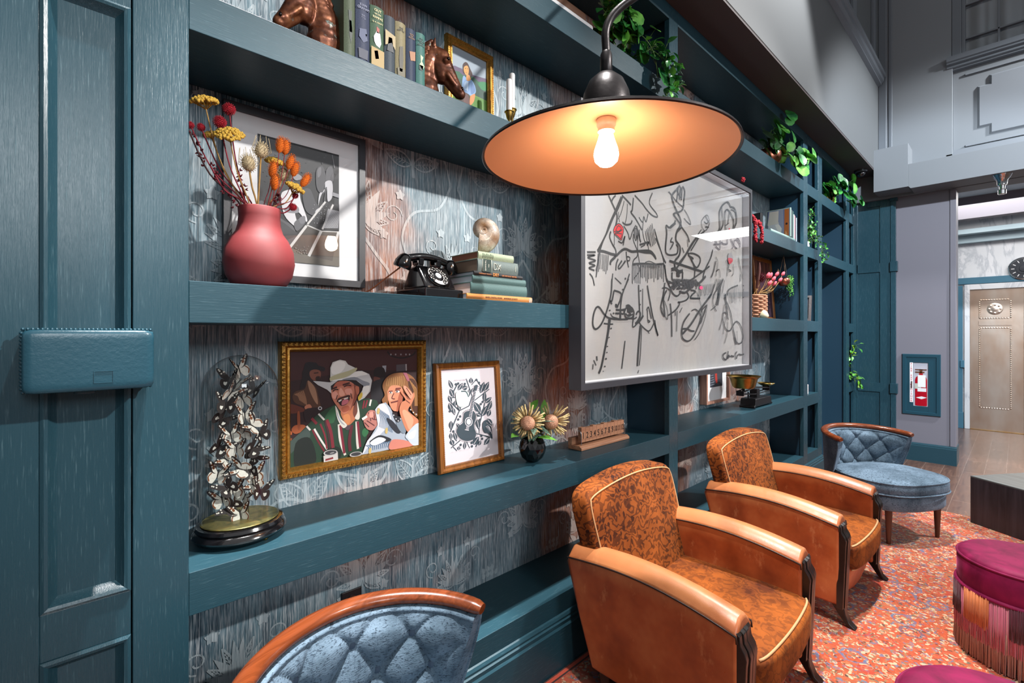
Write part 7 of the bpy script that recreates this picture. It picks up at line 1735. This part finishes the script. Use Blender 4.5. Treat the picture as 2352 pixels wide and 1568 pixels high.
# ================================================================ fire extinguisher cabinet on the pillar
ROTX = Matrix(((0, 1, 0, 0), (-1, 0, 0, 0), (0, 0, 1, 0), (0, 0, 0, 1)))   # local -Y faces world -X
fc = thing('extinguisher_cabinet', 'teal framed glass-front fire extinguisher cabinet on the grey pillar', 'cabinet'); fc.matrix_world = T((XP, -.428, .513)) @ ROTX
frame_mesh(.333, .686, [(0, 0), (0, .012), (.006, .020), (.034, .020), (.038, .014), (.038, .010)], 'frame', TEAL_MET, fc)
mb = MB()
for b in ((.036, .100, .036, .650), (.228, .297, .036, .650), (.100, .228, .036, .100), (.100, .228, .590, .650)): mb.box(b[0], b[1], -.012, -.006, b[2], b[3])
dr_ = mb.build('door', TEAL_MET, fc, recalc=False, bevel=.001)
MB().box(.098, .230, -.0085, -.0075, .098, .592).build('glass', PANE, dr_, recalc=False)
MB().box(.082, .092, -.026, -.012, .30, .38).build('handle', CHROME, dr_, recalc=False, bevel=.002)
MB().box(.098, .230, -.0015, -.0005, .098, .592).build('back', plain('cabinet_white', '#c2c2cc', .5), fc, recalc=False)
sg = MB().box(.069, .098, -.016, -.0125, .140, .590).build('sign', WHITE, fc, recalc=False); RED = plain('sign_red', '#c01a2c', .5)
for k, chh in enumerate('FIRE EXTINGUISHER'):
    if chh != ' ': text(chh, .026, RED, sg, T((.0835, -.0163, .573 - .0262 * k)) @ FACE_Y, 'letter')
fe = thing('fire_extinguisher', 'red fire extinguisher with white tag inside the teal cabinet', 'fire extinguisher'); fe.matrix_world = T((XP - .0045, -.428 - .166, .513 + .105)) @ ROTX
FER = plain('extinguisher_red', '#b80a24', .25)
MB().lathe([(0, 0), (.048, 0), (.052, .008), (.052, .29), (.044, .32), (.022, .34), (.016, .35), (.016, .37), (0, .37)], 28, sy=.05).build('body', FER, fe, smooth=40)
MB().box(-.053, .0, -.0032, -.0028, .19, .25).build('label', plain('label_grey', '#b8bcb0', .5), fe, recalc=False); MB().box(-.03, .045, -.0036, -.003, .16, .20).build('label', WHITE, fe, recalc=False)
MB().prism([(-.045, .09), (.005, .107), (.05, .095), (.005, .075)], -.0036, -.003, 'y').build('emblem', WHITE, fe)
MB().box(-.028, .040, -.0042, -.0037, .21, .345).build('tag', WHITE, fe, recalc=False)
mb = MB(); mb.box(-.05, .03, -.003, .0, .37, .385); mb.box(-.05, .05, -.003, 0, .40, .412); mb.box(-.012, .012, -.003, 0, .365, .41); mb.build('valve', CHROME, fe, recalc=False)
# ================================================================ lift doors
NICK = NT('polished_nickel_bronze'); _q = NICK.noise(NICK.coord((1, 1, .4)), 3.0, 3, .6); NICK.set(base=NICK.ramp(_q, [(.3, '#c8a68c'), (.7, '#e2d4c6')]), rough=.36, metal=1.0); NICK.bump(NICK.noise(NICK.coord(), 8, 2), .08, .01); NICK = NICK.mat
el = thing('lift_doors', 'polished metal lift doors with roped panels beyond the grey pillar', 'lift doors', (XL, 0, 0))
for y0 in (-.846, -1.403):
    y1 = y0 - .555; dp = MB().box(-.028, -.002, y1, y0, .0045, 2.09).build('door_leaf', NICK, el, recalc=False, bevel=.003)
    ya, yb = y0 - .102, y0 - .426; mb = MB()
    for z0, z1 in ((1.66, 1.93), (.337, 1.518)):
        mb.box(-.036, -.027, yb + .012, ya - .012, z0 + .012, z1 - .012)
        for k in range(int((z1 - z0) / .028)):
            for y in (ya, yb): mb.ball((-.033, y, z0 + .014 + .028 * k), (.008, .009, .016), 6)
        for k in range(int((ya - yb) / .028)):
            for z in (z0, z1): mb.ball((-.033, ya - .014 - .028 * k, z), (.008, .016, .009), 6)
    mb.box(-.040, -.027, yb - .01, ya + .01, 1.555, 1.625); mb.lathe([(.0, .014), (.03, .014), (.045, .008), (.07, .012), (.085, .004)], 24, M=T((-.036, (ya + yb) / 2, 1.795)) @ RY(-90), cap=False)
    for k in range(8): a = TAU * k / 8; mb.ball((-.044, (ya + yb) / 2 + .06 * cos(a), 1.795 + .06 * sin(a)), (.008, .016, .016), 6)
    mb.build('raised_panels', NICK, dp, smooth=40, recalc=False)
jb = MB(); jb.box(-.05, -.002, -.844, -.785, 0.001, 2.17); jb.box(-.05, -.002, -2.05, -.844, 2.092, 2.17); jb.build('marble_surround', MARB, el, recalc=False, bevel=.003)
MB().box(-.06, -.002, -2.05, -.85, .0005, .004).build('threshold', BRASS, el, recalc=False)
ind = thing('floor_indicator', 'round dark floor indicator dial with pale numerals above the lift doors', 'dial', (XL - .031, -1.401, 2.36), (0, R(-90), 0))
MB().lathe([(0, 0), (.16, 0), (.16, .012), (.148, .022), (.14, .014), (0, .014)], 40).build('rim', CHROME, ind, smooth=30)
MB().lathe([(0, .0145), (.139, .0145), (.138, .017), (.08, .017), (.078, .022), (.05, .022), (.045, .03), (0, .032)], 40).build('face', plain('dark_dial', '#33363c', .35, .3), ind, smooth=30)
for k in range(12):
    a = TAU * k / 12; MB().box(-.004, .004, -.016, .016, .017, .019, M=RZ(math.degrees(a)) @ T((0, .11, 0))).build('numeral_mark', WHITE, ind, recalc=False)
